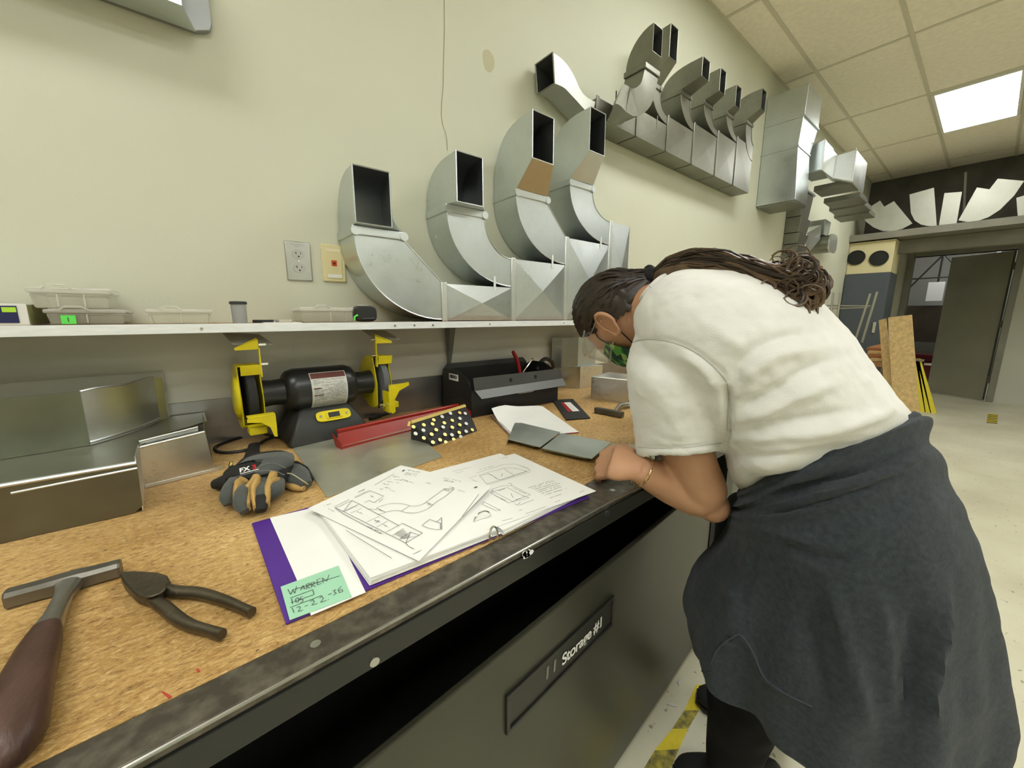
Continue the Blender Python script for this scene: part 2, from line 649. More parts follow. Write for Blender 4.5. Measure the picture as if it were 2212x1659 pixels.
# ------------------------------------------------------------------ far end: mezzanine shelf, header, alcove, door
struct(MB().box((6.95, Y1, 2.195), (8.9, -.001, 2.275)).build('floor_mezzanine', M_grey, smooth=0))
struct(MB().box((X1, Y1, 2.28), (X1+.1, -.001, ZC+.15)).build('wall_mezzanine', M_dark, smooth=0))
struct(MB().box((7.3, Y1, 2.03), (7.42, -.44, 2.193)).build('trim_1', M_grey, smooth=0, bevel=.004))
M_wfar = pm('far_wall_paint', (.50, .49, .41), .6, var=.04, vscale=2)
YA, YB, ZD = -.47, -1.46, 2.12
wf = MB()
wf.box((XF, YA, 0), (XF+.12, 0, 2.19)).box((XF, Y1, 0), (XF+.12, YB, 2.19)).box((XF, YB, ZD), (XF+.12, YA, 2.19))
struct(wf.build('wall_right', M_wfar, smooth=0))
# door frame and leaf
fr = MB()
fr.box((XF-.03, YB-.07, 0), (XF+.15, YB, ZD+.07)).box((XF-.03, YA, 0), (XF+.15, YA+.07, ZD+.07)).box((XF-.03, YB, ZD), (XF+.15, YA, ZD+.07))
struct(fr.build('trim_2', M_grey, smooth=0, bevel=.005))
dl = MB()
h0 = Vector((XF+.10, YB+.01, .01))
h1 = Vector((XF+.42, YB+.60, .01))
dv = (h1-h0).normalized()
dn = Vector((-dv.y, dv.x, 0))
dl.hexa([h0, h1, h1+dn*.045, h0+dn*.045], [h0+Vector((0, 0, ZD-.02)), h1+Vector((0, 0, ZD-.02)), h1+dn*.045+Vector((0, 0, ZD-.02)), h0+dn*.045+Vector((0, 0, ZD-.02))])
M_door = pm('door_paint', (.27, .255, .19), .5, var=.08, vscale=3)
door = struct(dl.build('door_1', M_door, smooth=0, bevel=.003))
hp = h1-dv*.07+Vector((0, 0, 1.0))
hm = MB()
hm.cyl(hp, hp-dn*.06, .012, 10).cyl(hp-dn*.06, hp-dn*.06-dv*.12, .011, 10)
hm.build('door_handle', M_chrome, door)
for zz in (.25, 1.05, 1.85):
    MB().cyl(h0+Vector((-.01, 0, zz)), h0+Vector((-.01, 0, zz+.1)), .012, 8).build('hinge', M_grey, door)
# room beyond the door
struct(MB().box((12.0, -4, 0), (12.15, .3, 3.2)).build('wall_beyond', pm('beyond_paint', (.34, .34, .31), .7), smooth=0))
struct(MB().box((8.92, -4, 3.0), (12.0, .3, 3.1)).build('ceiling_beyond', M_tile, smooth=0))
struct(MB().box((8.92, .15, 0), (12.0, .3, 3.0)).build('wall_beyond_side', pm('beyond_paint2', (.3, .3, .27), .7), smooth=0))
t = thing('ceiling_light', (10.4, -1.0, 2.93), 'lit ceiling panel in the room beyond the open doorway', 'light')  # unseen lamp added to brighten the rack and braces beyond the door
MB().box((10.0, -1.3, 2.93), (10.8, -.7, 2.99)).build('frame', M_frame, t, smooth=0)
MB().box((10.02, -1.28, 2.922), (10.78, -.72, 2.929)).build('diffuser', M_diff, t, smooth=0)
# cabinet and rack seen through the doorway
t = thing('storage_rack', (11.2, -.55, 0), 'dark brown storage rack with steel braces seen through the open doorway', 'rack')
mb = MB()
mb.box((11.0, -1.3, .72), (11.5, .1, 1.42))
mb.build('brown_panel', pm('dark_brown_board', (.05, .036, .022), .55, var=.25, vscale=3), t, smooth=0)
for yy in (-1.28, -.05):
    MB().box((10.98, yy-.025, 0), (11.03, yy+.025, 2.6)).build('upright', M_alu, t, smooth=0)
for a, b_ in (((11.0, -1.25, 1.5), (11.0, -.5, 2.55)), ((11.0, -.08, 1.5), (11.0, -.75, 2.55)), ((11.0, -1.25, 1.95), (11.0, -.08, 1.93)), ((11.0, -.62, 1.5), (11.0, -.62, 2.5))):
    MB().cyl(a, b_, .014, 8).build('brace', M_black_m, t)
MB().box((10.95, -.72, 1.5), (10.99, -.5, 1.85)).build('white_notice', M_white, t, smooth=0, bevel=.004)
t = thing('red_toolbox', (10.6, -.75, 0), 'glossy dark red chest on the floor beyond the doorway', 'chest')
MB().box((10.4, -1.05, .06), (10.8, -.45, .40)).build('body', pm('dark_red_gloss', (.13, .006, .012), .2), t, bevel=.01)
MB().box((10.39, -1.06, .405), (10.81, -.44, .52)).build('lid', pm('dark_red_gloss2', (.10, .005, .012), .2), t, bevel=.01)
MB().box((10.37, -.82, .33), (10.39, -.68, .37)).build('latch', M_chrome, t, bevel=.002)
MB().box((10.42, -1.0, 0.0), (10.78, -.5, .055)).build('skid', M_black_m, t, smooth=0)
# worn yellow floor tape by the bench
M_yel = pm('tape_yellow', (.75, .60, .02), .5, var=.08, vscale=30)
M_yelw = pm('tape_yellow_worn', (.55, .46, .05), .6, col2=(.09, .08, .04), vscale=42, detail=6)
t = thing('hazard_tape', (1.2, -.93, 0), 'yellow and black hazard tape on floor beside the dark bench front', 'tape')
L_ = [(1503, 1480), (1478, 1535), (1452, 1575), (1414, 1622), (1390, 1662), (1340, 1740), (1290, 1820), (1230, 1910)]
R_ = [(1535, 1478), (1510, 1535), (1486, 1575), (1466, 1619), (1448, 1662), (1405, 1740), (1365, 1820), (1315, 1910)]
for i in range(len(L_)-1):
    pl = [onz(*L_[i], .0), onz(*R_[i], .0), onz(*R_[i+1], .0), onz(*L_[i+1], .0)]
    MB().prism(pl, (0, 0, .0012)).build('stripe', M_yelw if i % 2 else M_yel, t, smooth=0)
t = thing('hazard_tape', (7.6, -1.55, 0), 'short far strip of black and yellow hazard tape on the floor near door', 'tape')
for i in range(6):
    a = lerp(Vector((7.75, -1.53, 0)), Vector((7.05, -1.52, 0)), i/6)
    for s_, mm in ((0, M_yel), (.5, M_black_m)):
        p = a+Vector((-.115*s_*1.0, 0, 0))
        MB().prism([p+Vector((0, -.04, 0)), p+Vector((-.05, -.04, 0)), p+Vector((-.09, .04, 0)), p+Vector((-.04, .04, 0))], (0, 0, .0012)).build('stripe', mm, t, smooth=0)
# metal scraps on floor
for i, q in enumerate([[(1462, 1472), (1470, 1466), (1467, 1482)], [(1440, 1522), (1452, 1519), (1462, 1528)]]):
    o = MB().prism([onz(*p, .0) for p in q], (0, 0, .002)).build('metal_scrap', M_galv_b, smooth=0)
    tag(o, ['tiny bright metal offcut on floor close to the bench foot', 'thin triangular metal offcut on floor beside the hazard tape'][i], 'scrap')

# ------------------------------------------------------------------ workbench
ZB = .86
YE = -.952
def ye(x): return -.952+.0437*(x+.0)
_ix = [-1.3, -.131, .082, .279, .45, .50, .63, .705, 2.5]
_iy = [-.96, -.909, -.903, -.894, -.886, -.862, -.842, -.834, -.756]
t = thing('workbench', (.7, -.48, 0), 'long workbench with worn particle board top and dark steel front edge', 'workbench')
BENCH = t
BX0, BX1 = -1.3, 2.5
top = MB()
top.prism([(BX0, -.004, ZB-.04)]+[(x, y+.0005, ZB-.04) for x, y in zip(_ix, _iy)]+[(BX1, -.004, ZB-.04)], (0, 0, .04))
top.build('worktop', M_wood, t, smooth=0)
es = MB()
es.prism([(x, y, ZB-.012) for x, y in zip(_ix, _iy)]+[(BX1, ye(BX1), ZB-.012), (BX0, ye(BX0), ZB-.012)], (0, 0, .0125))
es.build('edge_strip', M_strip, t, smooth=0, bevel=.0015)
MB().hexa([(BX0, ye(BX0)-.003, ZB-.046), (BX1, ye(BX1)-.003, ZB-.046), (BX1, ye(BX1)+.006, ZB-.046), (BX0, ye(BX0)+.006, ZB-.046)], [(BX0, ye(BX0)-.003, ZB-.0125), (BX1, ye(BX1)-.003, ZB-.0125), (BX1, ye(BX1)+.006, ZB-.0125), (BX0, ye(BX0)+.006, ZB-.0125)]).build('apron', M_black_m, t, smooth=0, bevel=.001)
MB().tube([(BX0, ye(BX0)-.0015, ZB-.001), (BX1, ye(BX1)-.0015, ZB-.001)], .0022, 8).build('edge_bead', M_steel, t)
for (px, py) in [(682, 1393), (1323, 1060)]:
    p = onz(px, py, ZB)
    MB().cyl((p.x, p.y, ZB), (p.x, p.y, ZB+.0016), .0055, 14).build('screw', M_steel, t)
for (px, py) in [(797, 1407), (1314, 1109)]:
    p = ony(px, py, YE+.02)
    MB().cyl((p.x, ye(p.x)-.0025, p.z), (p.x, ye(p.x)-.0048, p.z), .0058, 14).build('screw', M_steel, t)
pp = ony(1143, 1193, ye(.36)-.003)
wpm = MB()
for i in range(9):
    a = random.uniform(-.012, .012); c = random.uniform(-.006, .006); r = random.uniform(.002, .005)
    wpm.add([(pp.x+a+r*1.6*math.cos(k), ye(pp.x)-.0042, pp.z+c+r*math.sin(k)) for k in (0, 1, 2.2, 3.1, 4.3, 5.4)], [(0, 1, 2, 3, 4, 5)])
wpm.build('paint_splash', M_white, t, smooth=0)
sp = MB().box((BX0, -.0035, ZB), (BX1, -.0005, .985))
sp.build('backsplash', galv('blued_splash', (.36, .36, .37), .3, 18, .12), t, smooth=0)
fr = MB()
fr.box((BX0, YE+.14, ZB-.10), (BX1, YE+.18, ZB-.047)).box((BX0, -.10, ZB-.10), (BX1, -.05, ZB-.047))
fr.build('frame_rail', M_black_m, t, smooth=0)
for x in (BX0, 1.42, BX1-.06):
    for y in (ye(x)+.06, -.10):
        MB().box((x, y, 0), (x+.06, y+.05, ZB-.101)).build('leg', M_black_m, t, smooth=0)
MB().box((1.50, -.80, .04), (2.4, -.785, ZB-.12)).build('front_panel', pm('grey_green_panel', (.13, .13, .095), .4, var=.15, vscale=5), t, smooth=0)
MB().box((BX0, -.045, .05), (BX1, -.03, ZB-.11)).build('back_panel', M_black_m, t, smooth=0)

# rolling storage bin under the bench, slightly askew
def bf(x, d=0.): return Vector((x+.0927*d, -.827-.093*(1.243-x)-d*.9957, 0))    # front plane, d = outwards
BT = .665
bx0, bx1 = -.35, 1.35
M_binp = pm('bin_panel_paint', (.062, .062, .044), .36, .25, var=.22, vscale=4, rvar=.1)
t = thing('storage_bin', tuple(bf(.3, -.25)), 'dark olive steel storage bin with white lettered front under the bench', 'storage bin')
Z = lambda p, z: Vector((p.x, p.y, z))
mb = MB()
mb.hexa([Z(bf(bx0), .02), Z(bf(bx1), .02), Z(bf(bx1, -.012), .02), Z(bf(bx0, -.012), .02)], [Z(bf(bx0), BT), Z(bf(bx1), BT), Z(bf(bx1, -.012), BT), Z(bf(bx0, -.012), BT)])
mb.build('front_panel', M_binp, t, smooth=0, bevel=.003)
mb = MB()
for x in (bx0, bx1):
    mb.hexa([Z(bf(x-.006, -.0125), .02), Z(bf(x+.006, -.0125), .02), Z(bf(x+.006, -.6), .02), Z(bf(x-.006, -.6), .02)], [Z(bf(x-.006, -.0125), BT), Z(bf(x+.006, -.0125), BT), Z(bf(x+.006, -.6), BT), Z(bf(x-.006, -.6), BT)])
mb.hexa([Z(bf(bx0, -.6), .02), Z(bf(bx1, -.6), .02), Z(bf(bx1, -.612), .02), Z(bf(bx0, -.612), .02)], [Z(bf(bx0, -.6), BT), Z(bf(bx1, -.6), BT), Z(bf(bx1, -.612), BT), Z(bf(bx0, -.612), BT)])
mb.build('sides', M_black_m, t, smooth=0)
mb = MB().hexa([Z(bf(bx0, -.0125), .02), Z(bf(bx1, -.0125), .02), Z(bf(bx1, -.6), .02), Z(bf(bx0, -.6), .02)], [Z(bf(bx0, -.0125), .03), Z(bf(bx1, -.0125), .03), Z(bf(bx1, -.6), .03), Z(bf(bx0, -.6), .03)])
mb.build('bottom', M_black_m, t, smooth=0)
mb = MB().hexa([Z(bf(bx1+.001, .003), .02), Z(bf(bx1+.05, .003), .02), Z(bf(bx1+.05, -.01), .02), Z(bf(bx1+.001, -.01), .02)], [Z(bf(bx1+.001, .003), BT), Z(bf(bx1+.05, .003), BT), Z(bf(bx1+.05, -.01), BT), Z(bf(bx1+.001, -.01), BT)])
mb.build('edge_trim', pm('matt_black', (.006, .006, .006), .7), t, smooth=0)
for x in (bx0+.1, bx1-.1):
    for d in (-.08, -.55):
        p = bf(x, d)
        MB().cyl(Z(p, .012)+Vector((-.012, 0, 0)), Z(p, .012)+Vector((.012, 0, 0)), .012, 12).build('caster', M_blackpl, t)
# label holder
lx0, lx1, lz0, lz1 = .346, .692, .498, .578
fd = (bf(1)-bf(0)).normalized()
lh = MB()
lh.hexa([Z(bf(lx0), lz0), Z(bf(lx1), lz0), Z(bf(lx1, .002), lz0), Z(bf(lx0, .002), lz0)], [Z(bf(lx0), lz1), Z(bf(lx1), lz1), Z(bf(lx1, .002), lz1), Z(bf(lx0, .002), lz1)])
hold = lh.build('label_holder', M_black_m, t, smooth=0)
rim = MB()
for (xa, xb, za, zb) in ((lx0, lx1, lz0, lz0+.008), (lx0, lx1, lz1-.006, lz1), (lx0, lx0+.008, lz0+.008, lz1-.006), (lx1-.006, lx1, lz0+.008, lz1-.006)):
    rim.hexa([Z(bf(xa, .002), za), Z(bf(xb, .002), za), Z(bf(xb, .006), za), Z(bf(xa, .006), za)], [Z(bf(xa, .002), zb), Z(bf(xb, .002), zb), Z(bf(xb, .006), zb), Z(bf(xa, .006), zb)])
rim.build('holder_rim', M_black_m, hold, smooth=0, bevel=.001)
text_on('lettering', 'Storage #1', Z(bf(.500, .0032), .526), fd, (0, 0, 1), .0365, M_white, t, bold=.0007, space=.93)
for xx in (.452, .474):
    MB().hexa([Z(bf(xx, .0024), .530), Z(bf(xx+.006, .0024), .530), Z(bf(xx+.006, .003), .530), Z(bf(xx, .003), .530)], [Z(bf(xx+.002, .0024), .556), Z(bf(xx+.008, .0024), .556), Z(bf(xx+.008, .003), .556), Z(bf(xx+.002, .003), .556)]).build('faded_mark', pm('faded_print', (.2, .2, .17), .6), t, smooth=0)

# small red paint marks on the top
for q_ in ([(348, 1495), (353, 1494), (372, 1505), (366, 1510)], [(423, 1446), (428, 1444), (433, 1450), (428, 1453)]):
    MB().prism([onz(*p_, ZB+.0001) for p_ in q_], (0, 0, .0004)).build('paint_mark', pm('red_mark', (.42, .05, .03), .6), BENCH, smooth=0)
# ------------------------------------------------------------------ wall shelf
ZS = 1.197
bp0 = MB().box((-1.2, -.003, .987), (1.95, -.0005, 1.176)).build('backing_panel', pm('satin_grey_panel', (.50, .49, .43), .35, .25, var=.06, vscale=3, stretch=(.4, 1, 6)), smooth=0)
tag(bp0, 'satin grey backing panel on the wall between shelf and bench', 'panel')
t = thing('long_shelf', (.5, -.1, 1.178), 'long narrow wall shelf with bright aluminium front edge and tapered brackets', 'shelf')
SX0, SX1 = -1.2, 1.95
MB().box((SX0, -.196, ZS-.016), (SX1, -.001, ZS)).build('board', pm('shelf_board', (.36, .22, .12), .6, var=.2, vscale=14, stretch=(1, 6, 6)), t, smooth=0)
MB().box((SX0, -.2, ZS-.020), (SX1, -.1965, ZS+.001)).build('edge_strip', M_alu, t, smooth=0, bevel=.0006)
MB().box((SX0, -.1962, ZS-.020), (SX1, -.175, ZS-.0165)).build('edge_return', M_alu, t, smooth=0)
for px in (435, 853, 895, 935, 1058, 1218):
    p = ony(px, 712-px*.013, -.2)
    MB().cyl((p.x, -.2, ZS-.010), (p.x, -.2016, ZS-.010), .0032, 10).build('screw', M_steel, t)
for x in (-.55, .777, 1.75):
    b_ = MB()
    b_.hexa([(x-.005, -.001, 1.0), (x+.005, -.001, 1.0), (x+.005, -.010, 1.0), (x-.005, -.010, 1.0)], [(x-.013, -.001, ZS-.0165), (x+.013, -.001, ZS-.0165), (x+.013, -.045, ZS-.0165), (x-.013, -.045, ZS-.0165)])
    b_.build('bracket', pm('bracket_grey', (.17, .175, .16), .45, .3), t, smooth=0, bevel=.003)
# ------------------------------------------------------------------ galvanised duct runs
def rect_loft(secs, th=.0012):
    """secs: list of 4-corner sections -> hollow open-ended duct, outside material 0, inside 1"""
    mb = MB()
    mb.loft(secs, False, True, 0)
    ins = []
    for s in secs:
        c = sum((Vector(p) for p in s), Vector())/4
        ins.append([Vector(p)+(c-Vector(p)).normalized()*th*1.6 for p in s])
    n0 = len(mb.f)
    mb.loft(ins, False, True, 1)
    for k in (0, len(secs)-1):
        a, b_ = secs[k], ins[k]
        for i in range(4):
            j = (i+1) % 4
            mb.add([a[i], a[j], b_[j], b_[i]], [(0, 1, 2, 3)], 0)
    return mb

def elbow_secs(xl, xr, zc, xe, z0, z1, yf, yb, n=12, straight=False):
    secs = []
    for k in range(n+1):
        th = math.pi/2*k/n
        ox, oz = xl+(xe-xl)*(1-math.cos(th)), zc-(zc-z0)*math.sin(th)
        if straight:
            ix, iz = lerp(xr, xe, k/n), lerp(zc, z1, k/n)
        else:
            ix, iz = xr+(xe-xr)*(1-math.cos(th)), zc-(zc-z1)*math.sin(th)
        secs.append([(ox, yf, oz), (ix, yf, iz), (ix, yb, iz), (ox, yb, oz)])
    return secs

def duct_run(name, label, loc, yf, yb, zbot, nodes, elbows, clw=.022, mat=None, dullboot=None):
    """nodes: (x, ztop of segment that starts here) ; last node closes the run.
       elbows: dict per branch"""
    mat = mat or M_galv
    t = thing(name, loc, label, 'duct')
    for i in range(len(nodes)-1):
        xa, za = nodes[i]
        xb = nodes[i+1][0]
        s = MB()
        xa2, xb2 = xa+.004, xb-.004
        cx, cz = (xa+xb)/2, (zbot+za)/2
        A = [(xa2, yf, zbot), (xb2, yf, zbot), (xb2, yf, za), (xa2, yf, za)]
        Bk = [(xa2, yb, zbot), (xb2, yb, zbot), (xb2, yb, za), (xa2, yb, za)]
        # cross-broken front: four triangles meeting at a raised centre
        s.add(A+Bk+[(cx, yf-min(.013, (za-zbot)*.09)*(.35 if mat is not M_galv else 1), cz)], [(0, 1, 8), (1, 2, 8), (2, 3, 8), (3, 0, 8), (7, 6, 5, 4), (0, 4, 5, 1), (1, 5, 6, 2), (2, 6, 7, 3), (3, 7, 4, 0)])
        s.build('trunk_section', mat, t, smooth=0)
        cl = MB().box((xa-clw/2, yf-.005, zbot-.002), (xa+clw/2, yf+.0005, elbows[i]['zc0'] if i < len(elbows) and elbows[i].get('zc0') else za+.004))
        c = cl.build('drive_cleat', M_galv_b if mat is M_galv else mat, t, bevel=.002)
    for e in elbows:
        secs = elbow_secs(e['xl'], e['xr'], e['zc'], e['xe'], e['z0'], e['z1'], yf, yb, 14, e.get('st', False))
        mb = MB().loft(secs, True)
        el = mb.build('elbow', mat, t, smooth=35)
        MB().tube([(s[0][0], s[0][1]-.001, s[0][2]) for s in secs], .0022, 6).build('seam', mat, el)
        MB().tube([(s[1][0], s[1][1]-.001, s[1][2]) for s in secs], .0018, 6).build('seam', mat, el)
        ch = e.get('ch', .026)
        col = MB().box((e['xl']-.006, yf-.006, e['zc']), (e['xr']+.006, yb, e['zc']+ch))
        c = col.build('collar', mat, t, bevel=.003)
        for xx in (e['xl']+.004, e['xr']-.002):
            MB().cyl((xx, yf-.0055, e['zc']+ch*.45), (xx, yf-.008, e['zc']+ch*.45), ch*.52, 14).build('clip_tab', mat, c)
        # boot that turns out from the wall
        yo, zb_, zt, ol, orr = e['boot']
        zc = e['zc']+ch
        secs = []
        n = 10
        for k in range(n+1):
            u = k/n
            th = math.pi/2*min(u, .9999)
            oy, oz = yb+(yo-yb)*(1-math.cos(th)**.62), zc+(zt-zc)*math.sin(th)**.8
            iy, iz = lerp(yf, yo, u), lerp(zc, zb_, u)
            xl_, xr_ = lerp(e['xl'], ol, u), lerp(e['xr'], orr, u)
            secs.append([(xl_, iy, iz), (xr_, iy, iz), (xr_, oy, oz), (xl_, oy, oz)])
        b_ = rect_loft(secs).build('boot', [mat, M_inside_shade], t, smooth=35, fixn=False)
        if e.get('tan'):
            q = [Vector(secs[0][0]), Vector(secs[0][1]), Vector(secs[-1][1]), Vector(secs[-1][0])]
            nn = (q[1]-q[0]).cross(q[3]-q[0]).normalized()
            if nn.y > 0:
                nn = -nn
            MB().prism([p+nn*.001 for p in q], nn*.0012).build('tan_panel', e['tan'], b_, smooth=0)
        hem = MB()
        for i in range(4):
            j = (i+1) % 4
            hem.cyl(secs[-1][i], secs[-1][j], .0022, 6)
        hem.build('hem', mat, b_)
        if 'clip' in e:
            x, z = e['clip']
            MB().box((x-.005, yf-.004, z-.028), (x+.005, yf-.0005, z+.028)).build('strap', M_alu, t, smooth=0, bevel=.001)
    return t

YF = -.145
M_tan = pm('tan_painted_panel', (.50, .38, .22), .5, .3, var=.06, vscale=8)
S0 = 1.2
duct_run('duct_run', 'galvanised trunk duct with four upturned elbows standing on the wall shelf', (1.07, -.08, S0), YF, -.004, S0,
         [(.684, 1.325), (.992, 1.434), (1.292, 1.548), (1.592, 1.655), (1.75, 1.655)],
         [dict(xl=.393, xr=.547, zc=1.449, xe=.680, z0=S0+.004, z1=1.325, st=True, zc0=1.33, boot=(-.168, 1.478, 1.632, .393, .500)),
          dict(xl=.704, xr=.859, zc=1.560, xe=.988, z0=1.329, z1=1.432, zc0=1.438, boot=(-.208, 1.580, 1.732, .706, .808), clip=(.901, 1.335)),
          dict(xl=1.007, xr=1.172, zc=1.665, xe=1.288, z0=1.438, z1=1.546, st=True, zc0=1.552, boot=(-.235, 1.772, 1.928, 1.006, 1.110), tan=M_tan, clip=(1.205, 1.44)),
          dict(xl=1.302, xr=1.452, zc=1.760, xe=1.588, z0=1.552, z1=1.655, zc0=1.66, boot=(-.235, 1.872, 2.03, 1.312, 1.408), clip=(1.52, 1.55))])

# upper run, hung on the wall
YU = -.12
ub = 2.088
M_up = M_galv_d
def ub_e(xl, xr, zc, xe, z0, z1, yo, zb_, zt, ol, orr):
    return dict(xl=xl, xr=xr, zc=zc, xe=xe, z0=z0, z1=z1, boot=(yo, zb_, zt, ol, orr), ch=.022)
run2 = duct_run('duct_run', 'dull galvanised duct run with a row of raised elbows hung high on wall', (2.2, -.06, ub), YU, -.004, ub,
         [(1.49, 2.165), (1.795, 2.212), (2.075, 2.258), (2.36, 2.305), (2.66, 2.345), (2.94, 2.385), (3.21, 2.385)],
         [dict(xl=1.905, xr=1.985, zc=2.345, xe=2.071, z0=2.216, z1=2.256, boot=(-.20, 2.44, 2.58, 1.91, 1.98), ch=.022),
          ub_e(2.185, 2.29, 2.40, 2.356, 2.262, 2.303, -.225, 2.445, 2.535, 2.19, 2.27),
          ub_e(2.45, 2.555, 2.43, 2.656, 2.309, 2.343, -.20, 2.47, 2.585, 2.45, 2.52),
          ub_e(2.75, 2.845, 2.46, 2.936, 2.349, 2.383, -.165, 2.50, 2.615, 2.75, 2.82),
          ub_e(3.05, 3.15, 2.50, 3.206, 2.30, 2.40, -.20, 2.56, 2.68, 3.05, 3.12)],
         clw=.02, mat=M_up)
# offset piece at the left end of the upper run
def path_secs(up, lo, yf, yb):
    n = 12
    U = smoothpath([ony(*p, yf) for p in up], 4)
    Lw = smoothpath([ony(*p, yf) for p in lo], 4)
    def samp(P, t):
        f = t*(len(P)-1)
        i = min(int(f), len(P)-2)
        return P[i].lerp(P[i+1], f-i)
    secs = []
    for k in range(n+1):
        a, b_ = samp(U, k/n), samp(Lw, k/n)
        secs.append([(b_.x, yf, b_.z), (a.x, yf, a.z), (a.x, yb, a.z), (b_.x, yb, b_.z)])
    return secs
secs = path_secs([(1194, 113), (1218, 131), (1239, 161), (1251, 189), (1267, 210), (1286, 220)], [(1198, 180), (1218, 189), (1232, 203), (1247, 219), (1262, 236), (1278, 252)], YU, -.02)
og = rect_loft(secs).build('offset_piece', [galv('galv_soft', (.50, .51, .46), .5, 60), M_inside_shade], run2, smooth=35, fixn=False)
hem = MB()
for i in range(4):
    hem.cyl(secs[0][i], secs[0][(i+1) % 4], .003, 6)
hem.build('hem', M_up, og)
# forward elbow on the upper run
def rect_tube(path, wd_, side, w, h):
    secs = []
    P = [Vector(p) for p in path]
    for i, p in enumerate(P):
        tt = (P[min(i+1, len(P)-1)]-P[max(i-1, 0)]).normalized()
        s1 = Vector(side)-tt*Vector(side).dot(tt)
        s1.normalize()
        s2 = tt.cross(s1)
        secs.append([p-s1*w-s2*h, p+s1*w-s2*h, p+s1*w+s2*h, p-s1*w+s2*h])
    return secs
pth = smoothpath([ony(1328, 222, -.16), ony(1352, 231, -.19), ony(1374, 214, -.205), ony(1384, 180, -.205), ony(1386, 168, -.205)], 4)
secs = rect_tube(pth, 0, (0, 1, 0), .05, .052)
MB().loft(secs, True).build('elbow', M_up, run2, smooth=35)
pc = pth[-1]
bh_ = .135
MB().obox(pc+Vector((0, 0, .010)), (.058, 0, 0), (0, .056, 0), (0, 0, .012)).build('collar', M_up, run2, bevel=.003)
secs = []
for k in range(9):
    u = k/8
    th = math.pi/2*u
    secs.append([(pc.x-.05, lerp(pc.y-.05, pc.y-.08, u), lerp(pc.z+.022, pc.z+.052, u)), (pc.x+lerp(.05, .02, u), lerp(pc.y-.05, pc.y-.08, u), lerp(pc.z+.022, pc.z+.052, u)),
                 (pc.x+lerp(.05, .02, u), pc.y+.05-.13*(1-math.cos(th)), pc.z+.022+bh_*math.sin(th)), (pc.x-.05, pc.y+.05-.13*(1-math.cos(th)), pc.z+.022+bh_*math.sin(th))])
rect_loft(secs).build('boot', [M_up, M_inside_shade], run2, smooth=35, fixn=False)
for x in (1.62, 1.97, 2.25, 2.55):
    MB().box((x-.003, YU-.003, 2.17), (x+.003, YU-.0005, 2.23)).build('strap', M_up, run2, smooth=0)

# tall rectangular riser on the wall further along
t = thing('duct_riser', (3.85, -.13, 2.1), 'tall boxy galvanised riser of three stacked sections mounted on the wall', 'duct')
lv = [(2.90, .272, 4.02), (2.69, .268, 4.05), (2.685, .262, 4.05), (2.485, .25, 3.98), (2.48, .25, 3.98), (2.10, .272, 4.0)]
for i in range(0, 6, 2):
    (za, da, xa), (zb_, db, xb) = lv[i], lv[i+1]
    MB().hexa([(3.69, -.003, zb_), (xb, -.003, zb_), (xb, -db, zb_), (3.69, -db, zb_)], [(3.69, -.003, za), (xa, -.003, za), (xa, -da, za), (3.69, -da, za)]).build('duct_section', M_galv, t, smooth=0, bevel=.002)
for i in (1, 3):
    z = lv[i][0]
    MB().box((3.683, -lv[i][1]-.006, z-.009), (lv[i][2]+.006, -.002, z+.004)).build('drive_cleat', M_galv, t, bevel=.002)
MB().box((3.70, -.268, 2.085), (3.98, -.01, 2.0995)).build('end_cap', M_galv_d, t, smooth=0)
# boxy branch fittings on its room side
t = thing('duct_branch', (4.4, -.35, 2.35), 'bright pair of boxy duct fittings joined in a wedge beside the tall riser', 'duct')
A_ = [onx(*p, 4.08) for p in [(1737, 322), (1782, 300), (1775, 367), (1731, 377)]]
B_ = [onx(*p, 4.30) for p in [(1808, 335), (1850, 322), (1840, 393), (1800, 386)]]
def skew(q, dx, dy=0, dz=0): return [p+Vector((dx, dy, dz)) for p in q]
MB().hexa(A_, skew(A_, .28, 0, .0)).build('near_box', M_galv, t, smooth=0, bevel=.004)
MB().hexa(B_, skew(B_, .45, 0, .0)).build('far_box', M_galv_b, t, smooth=0, bevel=.004)
C_ = [A_[1]+Vector((.02, 0, 0)), B_[0]+Vector((.02, 0, 0)), B_[3]+Vector((.02, 0, 0)), A_[2]+Vector((.02, 0, 0))]
MB().prism(C_, (.25, .02, 0)).build('wedge', M_galv_b, t, smooth=0, bevel=.003)
for i, (x, w) in enumerate([(4.38, .18), (4.85, .22), (5.2, .22), (5.55, .22)]):
    MB().box((x+.004, -.46+.02*i, 2.30-.01*i), (x+w*1.5-.004, -.20+.03*i, 2.345-.01*i)).build('trunk_section', M_galv_d, t, smooth=0, bevel=.004)
for rim in (A_, B_):
    m = MB()
    for i in range(4):
        m.cyl(rim[i], rim[(i+1) % 4], .005, 6)
    m.build('flange', M_galv_b, t)
# narrow drop duct and offset shoe below
t = thing('drop_duct', (4.5, -.07, 1.72), 'narrow stepped galvanised drop duct on the wall below the riser', 'duct')
zz = [2.33, 2.12, 1.98, 1.88, 1.74]
for i in range(4):
    za, zb_ = zz[i]-.003, zz[i+1]+.003
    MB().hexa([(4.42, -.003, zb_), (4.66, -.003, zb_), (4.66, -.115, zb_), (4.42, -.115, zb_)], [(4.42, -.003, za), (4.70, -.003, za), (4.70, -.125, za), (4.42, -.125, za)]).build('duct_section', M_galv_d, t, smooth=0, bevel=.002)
MB().box((4.405, -.135, 2.332), (4.72, -.003, 2.352)).build('collar', M_galv, t, bevel=.003)
MB().prism([(4.664, -.118, 2.0), (4.95, -.16, 2.11), (4.95, -.16, 1.97), (4.664, -.118, 1.76)], (0, .10, 0)).build('shoe', M_galv_b, t, smooth=0, bevel=.003)
